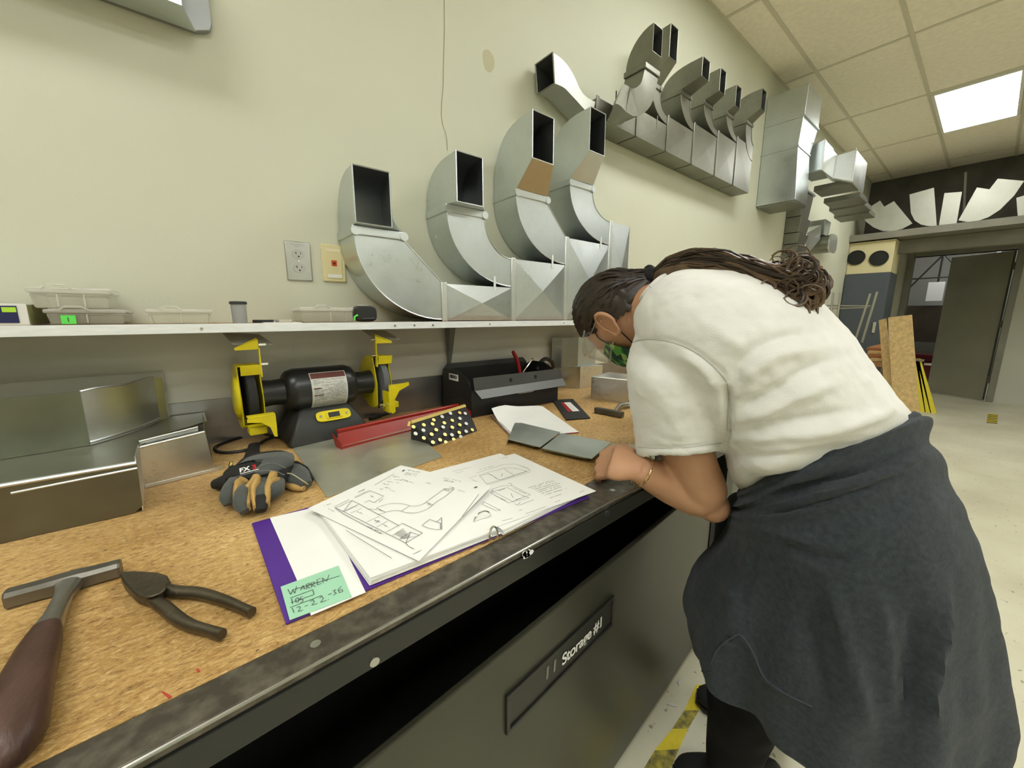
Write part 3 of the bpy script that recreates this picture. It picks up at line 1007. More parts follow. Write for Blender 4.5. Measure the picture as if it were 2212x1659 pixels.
t = thing('duct_boot', (5.1, -.16, 1.85), 'small rounded galvanised boot fitting on wall next to the drop duct', 'duct')
def drum(x0, x1, y0, y1, z0, z1, n=16):
    cx, cz, rx, rz = (x0+x1)/2, (z0+z1)/2, (x1-x0)/2, (z1-z0)/2
    return [[(cx+rx*math.copysign(abs(math.cos(a))**.6, math.cos(a)), y, cz+rz*math.copysign(abs(math.sin(a))**.6, math.sin(a))) for a in [2*math.pi*i/n for i in range(n)]] for y in (y0, y1)]
MB().loft(drum(4.98, 5.25, -.22, -.003, 1.86, 2.02)).build('body', M_galv_d, t, smooth=40)
MB().prism([(5.02, -.02, 2.022), (5.18, -.02, 2.022), (5.22, -.02, 2.17), (5.0, -.02, 2.17)], (0, -.15, 0)).build('neck', M_galv, t, smooth=0, bevel=.004)
MB().loft(drum(4.97, 5.26, -.235, -.222, 1.85, 2.03)).build('rim', M_galv_b, t, smooth=40)
# trough at top left
ZT = ony(423, 69, -.02).z
fy = onz(393, 12, ZT)
t = thing('duct_trough', (-.4, -.1, ZT), 'open ended galvanised duct section hung on wall at top left of photo', 'duct')
xb_ = ony(423, 69, -.02).x
mb = MB()
mb.prism([(-1.2, -.02, ZT), (xb_, -.02, ZT), (fy.x, fy.y, ZT), (-1.2, fy.y, ZT)], (0, 0, .002))
mb.build('bottom_panel', M_galv, t, smooth=0)
MB().box((-1.2, fy.y, ZT+.002), (fy.x, fy.y+.002, ZT+.16)).build('front_panel', M_galv_b, t, smooth=0)
xr_ = ony(455, 30, -.02).x
bp_ = [(-1.2, -.02, ZT+.002), (xb_, -.02, ZT+.002), (xr_-.006, -.02, ZT+.014), (xr_, -.02, ZT+.03), (xr_, -.02, ZT+.17), (-1.2, -.02, ZT+.17)]
MB().prism(bp_, (0, .016, 0)).build('back_panel', M_inside_shade, t, smooth=0, bevel=.002)
MB().box((-1.2, fy.y, ZT+.1705), (fy.x, -.004, ZT+.173)).build('top_panel', M_galv_d, t, smooth=0)

# ------------------------------------------------------------------ outlets
ol = ony(614.6, 519.6, 0)
M_ss = pm('stainless_plate', (.55, .56, .56), .28, 1., var=.05, vscale=9)
M_grecept = pm('grey_receptacle', (.50, .50, .47), .45)
ox, oz = .2365, 1.3208
t = thing('power_outlet', (ox+.035, -.002, oz), 'stainless duplex power outlet on the wall beside a cream data plate', 'outlet')
MB().box((ox, -.006, oz), (ox+.07, 0, oz+.114)).build('plate', M_ss, t, bevel=.003)
for k, zc in enumerate((oz+.037, oz+.077)):
    xc = ox+.035
    rr = [(xc+.0165*math.copysign(min(1, abs(math.cos(a))*1.12), math.cos(a)), -.006, zc+.0140*math.sin(a)) for a in [2*math.pi*i/20 for i in range(20)]]
    r_ = MB().prism(rr, (0, -.002, 0)).build('receptacle', M_grecept, t, smooth=30)
    for dx, dz, w, h in ((-.0065, .003, .0016, .0072), (.006, .003, .0014, .0062), (-.0088, .003, .0042, .0014)):
        MB().box((xc+dx-w/2, -.0087, zc+dz-h/2), (xc+dx+w/2, -.0081, zc+dz+h/2)).build('slot', M_blackpl, r_, smooth=0)
    MB().cyl((xc, -.0081, zc-.0065), (xc, -.0087, zc-.0065), .0024, 10).build('ground_hole', M_blackpl, r_)
MB().cyl((ox+.035, -.006, oz+.057), (ox+.035, -.0078, oz+.057), .0035, 12).build('screw', M_chrome, t)
for zt_, s in ((oz+.103, 'GROUND FAULT'), (oz+.0975, 'RELAY')):
    text_on('lettering', s, (ox+.035-len(s)*.0016, -.0062, zt_), (1, 0, 0), (0, 0, 1), .0045, pm('faint_print', (.33, .33, .33), .6), t)
jx = ony(691, 526, 0).x
jz = ony(697, 608, 0).z
M_cream = pm('cream_plastic', (.72, .64, .36), .4)
t = thing('data_jack', (jx+.035, -.003, jz), 'cream wall plate with one orange data jack beside the power outlet', 'outlet')
MB().box((jx, -.007, jz), (jx+.07, 0, jz+.114)).build('plate', M_cream, t, bevel=.004)
MB().box((jx+.011, -.0085, jz+.010), (jx+.059, -.007, jz+.104)).build('insert', M_cream, t, bevel=.001)
MB().box((jx+.014, -.0093, jz+.092), (jx+.056, -.0085, jz+.101)).build('label_window', pm('label_window_cream', (.78, .72, .50), .3), t, smooth=0)
MB().box((jx+.014, -.0093, jz+.013), (jx+.056, -.0085, jz+.023)).build('label_window', M_white, t, smooth=0)
j = MB().box((jx+.027, -.011, jz+.049), (jx+.043, -.0085, jz+.066)).build('jack', pm('orange_plastic', (.62, .085, .02), .4), t, smooth=0, bevel=.001)
MB().prism([(jx+.0305, -.0111, jz+.060), (jx+.0305, -.0111, jz+.055), (jx+.035, -.0111, jz+.0515), (jx+.0395, -.0111, jz+.055), (jx+.0395, -.0111, jz+.060)], (0, -.0005, 0)).build('port', pm('port_dark', (.1, .01, .005), .5), j, smooth=0)

# ------------------------------------------------------------------ things on the shelf
M_clear = pm('clear_plastic', (.92, .90, .82), .18, trans=.78, alpha=.9, ior=1.15)
M_clear2 = pm('clear_plastic_lid', (.92, .91, .85), .18, trans=.65, alpha=.9, ior=1.15)
M_grn = pm('green_tape', (.12, .75, .10), .5)
M_bits = pm('small_hardware', (.35, .33, .28), .4, .6, var=.3, vscale=60)
def clear_box(px0, px1, py_t, z0, y0, y1, label, tape=None, ncomp=2):
    a = ony(px0, 690, y0); b_ = ony(px1, 690, y0)
    x0, x1 = a.x, b_.x
    z1 = ony((px0+px1)/2, py_t, y0).z
    t = thing('parts_box', ((x0+x1)/2, (y0+y1)/2, z0), label, 'box', 'clear plastic parts boxes')
    h = z1-z0
    s = .004
    mb = MB()
    o_ = [(x0+s, y0+s), (x1-s, y0+s), (x1-s, y1-s), (x0+s, y1-s)]
    tp = [(x0, y0), (x1, y0), (x1, y1), (x0, y1)]
    mb.loft([[(x, y, z0+.0005) for x, y in o_], [(x, y, z0+h*.72) for x, y in tp]], True)
    mb.build('tray', M_clear, t, smooth=0, bevel=.003)
    l = MB().box((x0-.003, y0-.003, z0+h*.725), (x1+.003, y1+.003, z1))
    ld = l.build('lid', M_clear2, t, bevel=.003)
    hx = lerp(x0, x1, .35)
    MB().tube([(hx-.02, y0-.004, z1-.002), (hx-.012, y0-.006, z1+.005), (hx+.012, y0-.006, z1+.005), (hx+.02, y0-.004, z1-.002)], .002, 6).build('latch', M_clear2, ld)
    for i in range(1, ncomp):
        x = lerp(x0, x1, i/ncomp)
        MB().box((x-.001, y0+.001-.004, z0+.004), (x+.001, y0+.0005, z0+h*.70)).build('divider', M_clear2, t, smooth=0)
    if tape:
        p = ony(tape, 688, y0-.004)
        MB().box((p.x-.009, y0-.0045, z0+.002), (p.x+.011, y0-.0035, z0+.019)).build('green_label', M_grn, t, smooth=0)
        MB().box((p.x+.000, y0-.0050, z0+.006), (p.x+.0015, y0-.0046, z0+.015)).build('ink_mark', M_ink, t, smooth=0)
    return z1
z1 = clear_box(100, 272, 668, ZS+.001, -.180, -.03, 'clear parts box with green tape label on shelf, lower of the stacked pair', 146, 2)
clear_box(72, 245, 622, z1+.0015, -.165, -.02, 'clear empty parts box stacked on top of another box on the shelf', None, 3)
clear_box(320, 458, 668, ZS+.001, -.180, -.05, 'low clear parts box alone between the stacked boxes and the film canister', None, 2)
clear_box(652, 772, 664, ZS+.001, -.150, -.03, 'frosted clear parts box beside the black tape measure on shelf', None, 2)
# blue and white carton at the left
p0 = ony(65, 700, -.185)
t = thing('carton', (p0.x-.1, -.1, ZS), 'dark blue and white carton with green sticker at left end of shelf', 'carton')
ch = ony(50, 655, -.185).z-ZS-.001
MB().box((p0.x-.22, -.185, ZS+.001), (p0.x, -.04, ZS+ch)).build('carton_body', pm('carton_white', (.72, .72, .68), .6), t, smooth=0, bevel=.001)
MB().box((p0.x-.219, -.1862, ZS+.006), (p0.x-.012, -.1854, ZS+ch-.004)).build('blue_panel', pm('carton_blue', (.012, .018, .085), .45), t, smooth=0)
MB().box((p0.x-.030, -.1868, ZS+ch*.62), (p0.x-.013, -.1863, ZS+ch*.84)).build('green_sticker', pm('sticker_green', (.42, .72, .05), .5), t, smooth=0)
text_on('lettering', 'SVII', (p0.x-.062, -.1863, ZS+ch*.52), (1, 0, 0), (0, 0, 1), .015, M_white, t, bold=.0004)
MB().box((p0.x+.0004, -.182, ZS+.003), (p0.x+.0012, -.05, ZS+ch-.002)).build('olive_end_panel', pm('carton_olive', (.20, .21, .07), .6), t, smooth=0)
# film canister
pc = ony(519, 695, -.15)
t = thing('film_canister', (pc.x, -.15, ZS), 'small grey film canister with dark lid standing on the shelf', 'canister')
hc = ony(519, 652, -.15).z
MB().tube([(pc.x, -.15, ZS+.0005), (pc.x, -.15, hc-.006)], [.0155, .0165], 24).build('can', pm('grey_film_plastic', (.33, .34, .33), .4), t)
MB().tube([(pc.x, -.15, hc-.006), (pc.x, -.15, hc-.0045), (pc.x, -.15, hc), (pc.x, -.15, hc+.001)], [.0185, .019, .0185, .016], 24).build('lid', pm('dark_lid', (.035, .035, .04), .4), t)
# little black bar, card of hardware
a = ony(545, 693, -.12)
o = MB().box((a.x, -.13, ZS+.001), (a.x+.06, -.118, ZS+.009)).build('marker', M_blackpl, bevel=.002)
tag(o, 'small black marker lying on the shelf behind the film canister', 'marker')
a = ony(570, 693, -.17)
t = thing('hardware_card', (a.x+.035, -.15, ZS), 'small blister card of hardware lying flat on the shelf', 'card')
MB().box((a.x, -.18, ZS+.0005), (a.x+.085, -.12, ZS+.002)).build('card', M_paper, t, smooth=0)
MB().box((a.x+.025, -.17, ZS+.0022), (a.x+.065, -.13, ZS+.009)).build('blister', M_clear, t, bevel=.003)
# tape measure
a = ony(768, 688, -.17); b_ = ony(815, 688, -.17)
t = thing('tape_measure', ((a.x+b_.x)/2, -.15, ZS), 'black tape measure with green trim lying on shelf under the first duct elbow', 'tape measure')
zt_ = ony(790, 660, -.17).z
cx = (a.x+b_.x)/2; hw = (b_.x-a.x)/2; hh = (zt_-ZS)/2
body = [(cx+hw*math.copysign(abs(math.cos(q))**.55, math.cos(q)), -.172, ZS+.001+hh+hh*.95*math.copysign(abs(math.sin(q))**.55, math.sin(q))) for q in [2*math.pi*i/24 for i in range(24)]]
MB().prism(body, (0, .035, 0)).build('case', M_blackpl, t, bevel=.004)
MB().tube([(cx-hw-.004, -.174, ZS+.006), (cx-hw-.004, -.174, ZS+.016), (cx-hw+.006, -.174, ZS+.022)], .0028, 6).build('green_trim', M_grn, t)
MB().box((cx-hw*.5, -.1765, ZS+.009), (cx+hw*.75, -.1725, ZS+.014)).build('lock_slider', pm('dark_grey_rubber', (.05, .05, .05), .6), t, bevel=.001)
MB().box((cx-hw*.5, -.165, ZS+2*hh-.0015), (cx+hw*.2, -.145, ZS+2*hh+.0012)).build('label', M_white, t, smooth=0)
a = ony(815, 690, -.185)
o = MB().prism([(a.x, -.185, ZS+.0005), (a.x+.12, -.175, ZS+.0005), (a.x+.13, -.15, ZS+.0005), (a.x+.01, -.15, ZS+.0005)], (0, 0, .0015)).build('metal_strip', M_galv_d, smooth=0)
tag(o, 'thin flat metal strip on the shelf in front of the duct elbow', 'strip')
# ------------------------------------------------------------------ things on the bench: left sheet metal
def bz(px, py, z=ZB): return onz(px, py, z)
ZL = .955          # top of the lower fitting
t = thing('duct_offcut', (-.25, -.3, ZB), 'galvanised duct fitting lying on its side at left end of the bench', 'duct fitting')
th = .0016
# front wall
fa, fb = Vector((-.75, -.400, ZB+.001)), Vector((-.106, -.405, ZB+.001))
def wall(p, q, h, n=(0, 1, 0), z0=0.):
    a, b_ = Vector(p), Vector(q)
    up = Vector((0, 0, h))
    a = a+Vector((0, 0, z0)); b_ = b_+Vector((0, 0, z0))
    return [a, b_, b_+up, a+up]
MB().prism([(-.75, -.40, ZB+.001), (-.118, -.405, ZB+.001), (-.106, -.405, ZB+.012), (-.104, -.405, ZL), (-.75, -.40, ZL)], (0, th, 0)).build('front_wall', galv('galv_dark_reflect', (.17, .165, .125), .36, 30, .1), t, smooth=0)  # dark surroundings reflected in this wall, put into its base colour
MB().tube([(-.75, -.402, ZL), (-.104, -.406, ZL)], .004, 8).build('rolled_hem', M_galv, t)
MB().tube([(-.25, -.404, ZL-.015), (-.104, -.4065, ZL-.010)], .0022, 6).build('seam', M_galv, t)
# top plate running back
MB().prism([(-.75, -.385, ZL-.004), (-.106, -.39, ZL-.004), (-.112, -.28, ZL-.004), (-.07, -.20, ZL-.004), (.004, -.13, ZL-.004), (.002, -.012, ZL-.004), (-.75, -.012, ZL-.004)], (0, 0, .003)).build('top_plate', galv('galv_mid_reflect', (.36, .37, .31), .34, 30, .1), t, smooth=0)  # lowered base colour imitates the darker reflection in the plate
# right branch box
bxp = [(-.113, -.274), (.002, -.253)]
MB().prism([(-.113, -.274, ZB+.001), (.002, -.253, ZB+.001), (.006, -.253, ZB+.004), (-.004, -.250, ZL+.004), (-.111, -.27, ZL-.004)], (.0, .0018, 0)).build('branch_wall', galv('galv_warm', (.60, .57, .50), .25, 50, .05), t, smooth=0)  # tan reflection put into the base colour of the wall
MB().tube([(-.111, -.272, ZL-.006), (-.004, -.252, ZL+.002)], .003, 8).build('rolled_hem', M_galv_b, t)
MB().tube([(-.111, -.262, ZL+.004), (-.014, -.243, ZL+.013)], .0022, 8).build('rolled_hem', M_galv_b, t)
MB().prism([(-.110, -.262, ZL-.005), (-.014, -.243, ZL+.002), (-.014, -.243, ZL+.013), (-.110, -.262, ZL+.004)], (0, .0015, 0)).build('inner_lip', M_galv, t, smooth=0)
MB().prism([(-.112, -.276, ZB+.001), (.012, -.256, ZB+.001), (.022, -.245, ZB+.001), (-.1, -.25, ZB+.001)], (0, 0, .006)).build('flange', M_galv_b, t, smooth=0)
MB().prism([(-.106, -.4035, ZB+.001), (-.113, -.274, ZB+.001), (-.111, -.272, ZL), (-.104, -.4035, ZL+.012)], (-.0016, 0, 0)).build('end_flange', M_galv_b, t, smooth=0)
MB().prism([(.004, -.251, ZB+.001), (.004, -.10, ZB+.001), (-.002, -.10, ZL+.012), (-.002, -.248, ZL+.004)], (-.0016, 0, 0)).build('branch_end', M_galv_d, t, smooth=0)
# upper elbow resting on top
t = thing('duct_elbow', (-.2, -.1, ZL), 'curved bright duct elbow resting on the larger duct fitting, left of grinder', 'duct fitting')
cor = onz(195, 962, ZL)
hu = .112
MB().prism([(-.75, cor.y-.06, ZL+.0005), (cor.x, cor.y, ZL+.0005), (cor.x, cor.y, ZL+hu), (-.75, cor.y-.06, ZL+hu)], (0, .0018, 0)).build('flat_wall', galv('galv_green_reflect', (.20, .21, .165), .30, 30, .1), t, smooth=0)  # green-grey reflection painted into the sheet's base colour
g = []
for k in range(13):
    u = k/12
    a = Vector((cor.x, cor.y)); b_ = Vector((-.088, -.058)); m_ = Vector((-.128, -.165))
    p = a*(1-u)**2+m_*2*u*(1-u)+b_*u*u
    g.append([(p.x, p.y, ZL+.001), (p.x, p.y, ZL+.008), (p.x, p.y, ZL+hu-.01), (p.x, p.y, ZL+hu+.002*math.sin(u*9))])
MB().shell(g, .0016).build('curved_wall', M_galv_b, t, smooth=50)
MB().tube([Vector(r[3]) for r in g], .0025, 6).build('top_hem', M_galv_b, t)
MB().tube([Vector(r[0])+Vector((0, -.002, .006)) for r in g], .003, 6).build('bottom_seam', M_galv, t)
MB().prism([(-.088, -.058, ZL+.001), (-.072, -.045, ZL+.001), (-.072, -.045, ZL+hu-.006), (-.088, -.058, ZL+hu)], (0, .0016, 0)).build('drive_end', M_galv_b, t, smooth=0)
# sheets leaning at the wall behind
o = MB().prism([(-.95, -.009, ZB+.001), (-.07, -.009, ZB+.001), (-.07, -.009, 1.075), (-.95, -.009, 1.06)], (0, .0018, 0)).build('leaning_sheet', pm('wall_sheet_paint', (.42, .41, .33), .5, .0, var=.06, vscale=3), smooth=0)
tag(o, 'thin grey sheet leaning on the wall behind the duct fittings', 'sheet')

# ------------------------------------------------------------------ bench grinder
GO = Vector((.277, -.106, ZB))
gx_ = Vector((math.cos(math.radians(3)), math.sin(math.radians(3)), 0))
gy_ = Vector((-gx_.y, gx_.x, 0))
gz_ = Vector((0, 0, 1))
def G(x, y, z): return GO+gx_*x+gy_*y+gz_*z
M_gblack = pm('grinder_black', (.016, .017, .017), .32, bump=.05, bscale=200)
M_gyel = pm('grinder_yellow', (.70, .58, .012), .38, var=.12, vscale=18)
t = thing('bench_grinder', tuple(GO), 'black bench grinder with two yellow wheel guards and warning label', 'grinder')
b_ = MB()
def bsec(hx, y0, y1, z): return [G(-hx, y0, z), G(hx, y0, z), G(hx, y1, z), G(-hx, y1, z)]
b_.loft([bsec(.112, -.085, .07, .001), bsec(.112, -.085, .07, .014), bsec(.088, -.070, .06, .06), bsec(.072, -.048, .05, .088), bsec(.06, -.03, .035, .10)])
base = b_.build('base', pm('grinder_base', (.028, .029, .028), .45), t, bevel=.006)
ma = .146
def gcyl(x0, x1, r0, r1, n=36, z=ma): return [[G(x, r*math.cos(a), z+r*math.sin(a)) for a in [2*math.pi*i/n for i in range(n)]] for x, r in ((x0, r0), (x1, r1))]
m = MB()
prof = [(-.098, .034), (-.096, .046), (-.088, .056), (-.07, .062), (.07, .062), (.088, .056), (.096, .046), (.098, .036)]
m.loft([[G(x, r*math.cos(a), ma+r*math.sin(a)) for a in [2*math.pi*i/36 for i in range(36)]] for x, r in prof])
mot = m.build('motor', M_gblack, t, smooth=40)
for s in (-1, 1):
    MB().loft([[G(s*x, r*math.cos(a), ma+r*math.sin(a)) for a in [2*math.pi*i/28 for i in range(28)]] for x, r in ((.097, .037), (.125, .035), (.152, .038))]).build('shaft_housing', M_gblack, t, smooth=40)
# wrap-around paper label
lab = []
for k in range(13):
    a = math.radians(128+k*(235-128)/12)
    lab.append([G(x, .0627*math.cos(a), ma+.0627*math.sin(a)) for x in (-.038, .06)])
lb = MB().shell(lab, .0004).build('warning_label', pm('label_grey_white', (.55, .55, .50), .5, var=.05, vscale=30), t, smooth=50)
tx = MB()
random.seed(3)
for k in range(26):
    a0 = math.radians(150+k*3.1)
    xx = -.032
    while xx < .052:
        w = random.uniform(.004, .02)
        if random.random() < .75:
            e_ = min(xx+w, .055)
            tx.add([G(x, .0634*math.cos(a), ma+.0634*math.sin(a)) for x, a in ((xx, a0), (e_, a0), (e_, a0+.018), (xx, a0+.018))], [(0, 1, 2, 3)])
        xx += w+.003
tx.build('label_print', pm('label_print_grey', (.16, .155, .15), .6), lb, smooth=0)
rb = MB()
for a0, a1, x0, x1 in ((130, 147, -.036, .058), (172, 174.5, -.034, -.012), (190, 192.5, -.034, -.008)):
    a0, a1 = math.radians(a0), math.radians(a1)
    for k in range(4):
        p, q = a0+(a1-a0)*k/4, a0+(a1-a0)*(k+1)/4
        rb.add([G(x, .0635*math.cos(a), ma+.0635*math.sin(a)) for x, a in ((x0, p), (x1, p), (x1, q), (x0, q))], [(0, 1, 2, 3)])
rb.build('red_print', pm('label_red', (.10, .028, .022), .6), lb, smooth=0)
# switch plate on the sloped front of the base
sc = G(.012, -.066, .070); su = gx_; sv = (gz_*.80+gy_*.60).normalized(); sn = su.cross(sv)
pl = [sc+su*(.048*math.copysign(abs(math.cos(a))**.35, math.cos(a)))+sv*(.0165*math.copysign(abs(math.sin(a))**.6, math.sin(a))) for a in [2*math.pi*i/28 for i in range(28)]]
sw = MB().prism([p+sn*.001 for p in pl], sn*.004).build('switch_plate', M_gyel, t, bevel=.001)
MB().obox(sc+sn*.006, su*.021, sv*.0105, sn*.0018).build('switch_frame', M_gyel, sw, smooth=0, bevel=.0006)
MB().obox(sc+sn*.0085, su*.0155, sv*.0075, sn*.0015).build('rocker', M_blackpl, sw, smooth=0, bevel=.0008)
for s in (-1, 1):
    MB().cyl(sc+su*(.036*s)+sn*.005, sc+su*(.036*s)+sn*.0075, .0036, 10).build('screw', M_steel, sw)
# wheels, guards, rests, shields
for s in (-1, 1):
    xc = s*.178
    w = MB().loft([[G(x, r*math.cos(a), ma+r*math.sin(a)) for a in [2*math.pi*i/40 for i in range(40)]] for x, r in ((xc-.0095, .03), (xc-.0098, .074), (xc-.0085, .0755), (xc+.0085, .0755), (xc+.0098, .074), (xc+.0095, .03))])
    w.build('grinding_wheel', pm('wheel_grey' if s > 0 else 'wheel_dark', (.12, .13, .14) if s > 0 else (.02, .02, .02), .8, bump=.4, bscale=500), t, smooth=40)
    g = MB()
    R = .086
    angs = [math.radians(a) for a in np.linspace(108, -122, 24)]      # through the back, 180 deg = towards the room
    for side in (-1, 1):
        bul = .010
        ring1 = [G(xc+side*.0225, R*math.cos(a), ma+R*math.sin(a)) for a in angs]
        ring2 = [G(xc+side*.0225, (R-.004)*math.cos(a), ma+(R-.004)*math.sin(a)) for a in angs]
        ctr = [G(xc+side*.0225, -.030, ma+.082), G(xc+side*.0225, -.052, ma+.0), G(xc+side*.0225, -.048, ma-.072)]
        poly = ring1+ctr[::-1]
        g.prism(poly, gx_*(side*.003))
    band = [[G(x, R*math.cos(a), ma+R*math.sin(a)) for x in (xc-.0225, xc+.0225)] for a in angs]
    g.shell(band, .003)
    gd = g.build('wheel_guard', M_gyel, t, smooth=40, bevel=.0015)
    if s < 0:      # bulged outer cover
        MB().loft([[G(xc-.0255-d, -.004+r*math.cos(a)*.95, ma-.002+r*1.0*math.sin(a)) for a in [2*math.pi*i/24 for i in range(24)]] for d, r in ((0, .058), (.006, .055), (.010, .040))]).build('cover_boss', M_gyel, gd, smooth=50)
    # front brow plate under the shield post
    MB().obox(G(xc+.002, -.062, ma+.074), gx_*.0225, (gy_*.3-gz_*.95)*.014, gy_*.0012).build('spark_plate', M_gyel, t, smooth=0, bevel=.0008)
    MB().obox(G(xc+.0245*(1 if s < 0 else -1), -.058, ma+.092), gx_*.0015, gy_*.006, gz_*.038).build('shield_post', M_gyel, t, smooth=0, bevel=.0006)
    tx0 = xc+.0245*(1 if s < 0 else -1)
    tp = [G(tx0, -.058, ma+.150), G(tx0-s*-.002, -.05, ma+.155), G(tx0+(.05 if s > 0 else -.052), -.066, ma+.132), G(tx0+(.05 if s > 0 else -.052), -.066, ma+.126), G(tx0, -.058, ma+.126)]
    MB().prism(tp, gy_*.0018).build('shield_arm', M_gyel, t, smooth=0)
    for zz, dx in ((.138, 0), (.088, 0)):
        c0 = G(tx0, -.060, ma+zz)
        MB().cyl(c0, c0+gx_*.016*(1 if s < 0 else -1), .0038, 8).build('bolt', M_chrome, t)
    # clear eye shield
    q = [G(xc-.040, .004, ma+.166), G(xc+.038, .004, ma+.160), G(xc+.060, -.056, ma+.135), G(xc-.028, -.056, ma+.140)]
    MB().prism(q, gz_*.002).build('eye_shield', pm('smoky_acrylic', (.55, .54, .47), .15, trans=.5, alpha=.75, ior=1.15), t, smooth=0)
    # tool rest
    rx = xc+.002
    if s < 0:
        MB().obox(G(rx+.006, -.090, ma-.040), gx_*.030, gy_*.012, gz_*.0025).build('tool_rest', M_gyel, t, smooth=0, bevel=.0008)
        gs = [G(rx-.026, -.1025, ma-.0425), G(rx+.036, -.1025, ma-.0425), G(rx+.036, -.1025, ma-.098), G(rx+.029, -.1025, ma-.098), G(rx+.022, -.1025, ma-.072), G(rx+.004, -.1025, ma-.056), G(rx-.026, -.1025, ma-.051)]
        MB().prism(gs, gy_*.0025).build('rest_bracket', M_gyel, t, smooth=0)
        MB().obox(G(rx+.0345, -.082, ma-.072), gx_*.0015, gy_*.020, gz_*.027).build('rest_side', M_gyel, t, smooth=0)
        MB().obox(G(rx, -.058, ma-.083), gx_*.02, gy_*.018, gz_*.010).build('rest_mount', M_gyel, t, smooth=0, bevel=.003)
    else:
        MB().obox(G(rx+.028, -.092, ma-.006), gx_*.030, gy_*.012, gz_*.0025).build('tool_rest', M_gyel, t, smooth=0, bevel=.0008)
        gs = [G(rx-.012, -.1045, ma-.0045), G(rx+.056, -.1045, ma+.002), G(rx+.056, -.1045, ma-.008), G(rx+.022, -.1045, ma-.022), G(rx+.006, -.1045, ma-.048), G(rx+.006, -.1045, ma-.088), G(rx-.004, -.1045, ma-.092), G(rx-.012, -.1045, ma-.084)]
        MB().prism(gs, gy_*.0025).build('rest_bracket', M_gyel, t, smooth=0)
        MB().obox(G(rx-.012, -.082, ma-.055), gx_*.0015, gy_*.022, gz_*.033).build('rest_side', M_gyel, t, smooth=0)
        MB().cyl(G(rx-.016, -.075, ma-.068), G(rx-.034, -.075, ma-.068), .007, 10).build('bolt', M_chrome, t)
        MB().obox(G(rx+.012, -.065, ma-.072), gx_*.02, gy_*.012, gz_*.010).build('rest_mount', M_gyel, t, smooth=0, bevel=.003)
# power cord loop
cp = [bz(600, 945, ZB+.004), bz(560, 935, ZB+.004), bz(520, 945, ZB+.004), bz(480, 958, ZB+.004), bz(464, 968, ZB+.004), bz(475, 977, ZB+.004), bz(510, 976, ZB+.004), bz(545, 968, ZB+.004), bz(575, 950, ZB+.004), bz(612, 938, ZB+.004)]
MB().tube(smoothpath(cp, 6), .0042, 8).build('power_cord', M_blackpl, t)
cp = [bz(800, 906, ZB+.004), bz(840, 893, ZB+.004), bz(880, 884, ZB+.004), bz(930, 876, ZB+.004), bz(952, 872, ZB+.004)]
MB().tube(smoothpath(cp, 5), [.008]*3+[.0042]*18, 8).build('power_cord', M_blackpl, t)

# ------------------------------------------------------------------ red tray
M_red = pm('red_enamel', (.30, .018, .010), .28, var=.2, vscale=12)
t = thing('tool_tray', tuple(bz(860, 915)), 'long red enamelled tool tray between the grinder and the polka dot pouch', 'tray')
ra, rb_ = onz(728, 932, ZB+.042), onz(1004, 872, ZB+.042)
dv = (rb_-ra).normalized(); pn = Vector((dv.y, -dv.x, 0))
if pn.y > 0: pn = -pn
def TR(u, v, z): return ra+dv*u+pn*v+Vector((0, 0, z-.042))
Lr = (rb_-ra).length*.93
MB().tube([TR(0, 0, .042), TR(Lr, 0, .042)], .0065, 12).build('rim', M_red, t)
MB().prism([TR(0, .003, .040), TR(Lr, .003, .040), TR(Lr+.01, .03, .003), TR(-.01, .03, .003)], -pn*.0015).build('front_face', M_red, t, smooth=0)
MB().prism([TR(-.01, .03, .0005), TR(Lr+.01, .03, .0005), TR(Lr+.01, .05, .0005), TR(-.01, .05, .0005)], (0, 0, .002)).build('floor_plate', M_red, t, smooth=0)
MB().prism([TR(-.012, .05, .0005), TR(Lr+.012, .05, .0005), TR(Lr+.012, .053, .014), TR(-.012, .053, .014)], pn*.0015).build('front_lip', M_red, t, smooth=0)
MB().prism([TR(Lr+.010, .000, .044), TR(Lr+.012, .055, .026), TR(Lr+.012, .055, .0005), TR(Lr+.010, .02, .0005)], dv*.002).build('end_plate', M_red, t, smooth=0)
MB().prism([TR(-.012, .000, .040), TR(-.012, .055, .020), TR(-.012, .055, .0005), TR(-.012, .02, .0005)], dv*-.002).build('end_plate', M_red, t, smooth=0)

# ------------------------------------------------------------------ black toolbox
M_tb = pm('toolbox_black', (.014, .014, .013), .42, bump=.1, bscale=300)
M_tbg = pm('toolbox_flap_grey', (.055, .057, .052), .40, var=.1, vscale=10)
t = thing('toolbox', (.96, -.14, ZB), 'open black steel toolbox with grey front flap and barcode sticker', 'toolbox')
x0, x1, y0, y1 = .735, 1.165, -.232, -.03
zt0 = ZB+.098
tb_ = MB()
tb_.box((x0, y0, ZB+.001), (x1, y0+.002, zt0)).box((x0, y1-.002, ZB+.001), (x1, y1, zt0+.055)).box((x0, y0+.002, ZB+.001), (x1, y1-.002, ZB+.004))
tb_.build('body', M_tb, t, smooth=0)
for x in (x0-.002, x1):
    MB().prism([(x, y0, ZB+.001), (x, y1, ZB+.001), (x, y1, zt0+.045), (x, y1-.035, zt0+.062), (x, y0+.085, zt0+.062), (x, y0+.02, zt0+.035), (x, y0, zt0)], (.002, 0, 0)).build('end_panel', M_tb, t, smooth=0)
MB().box((x0-.005, y0, ZB+.062), (x0-.002, y1, ZB+.068)).build('end_ridge', M_tb, t, smooth=0)
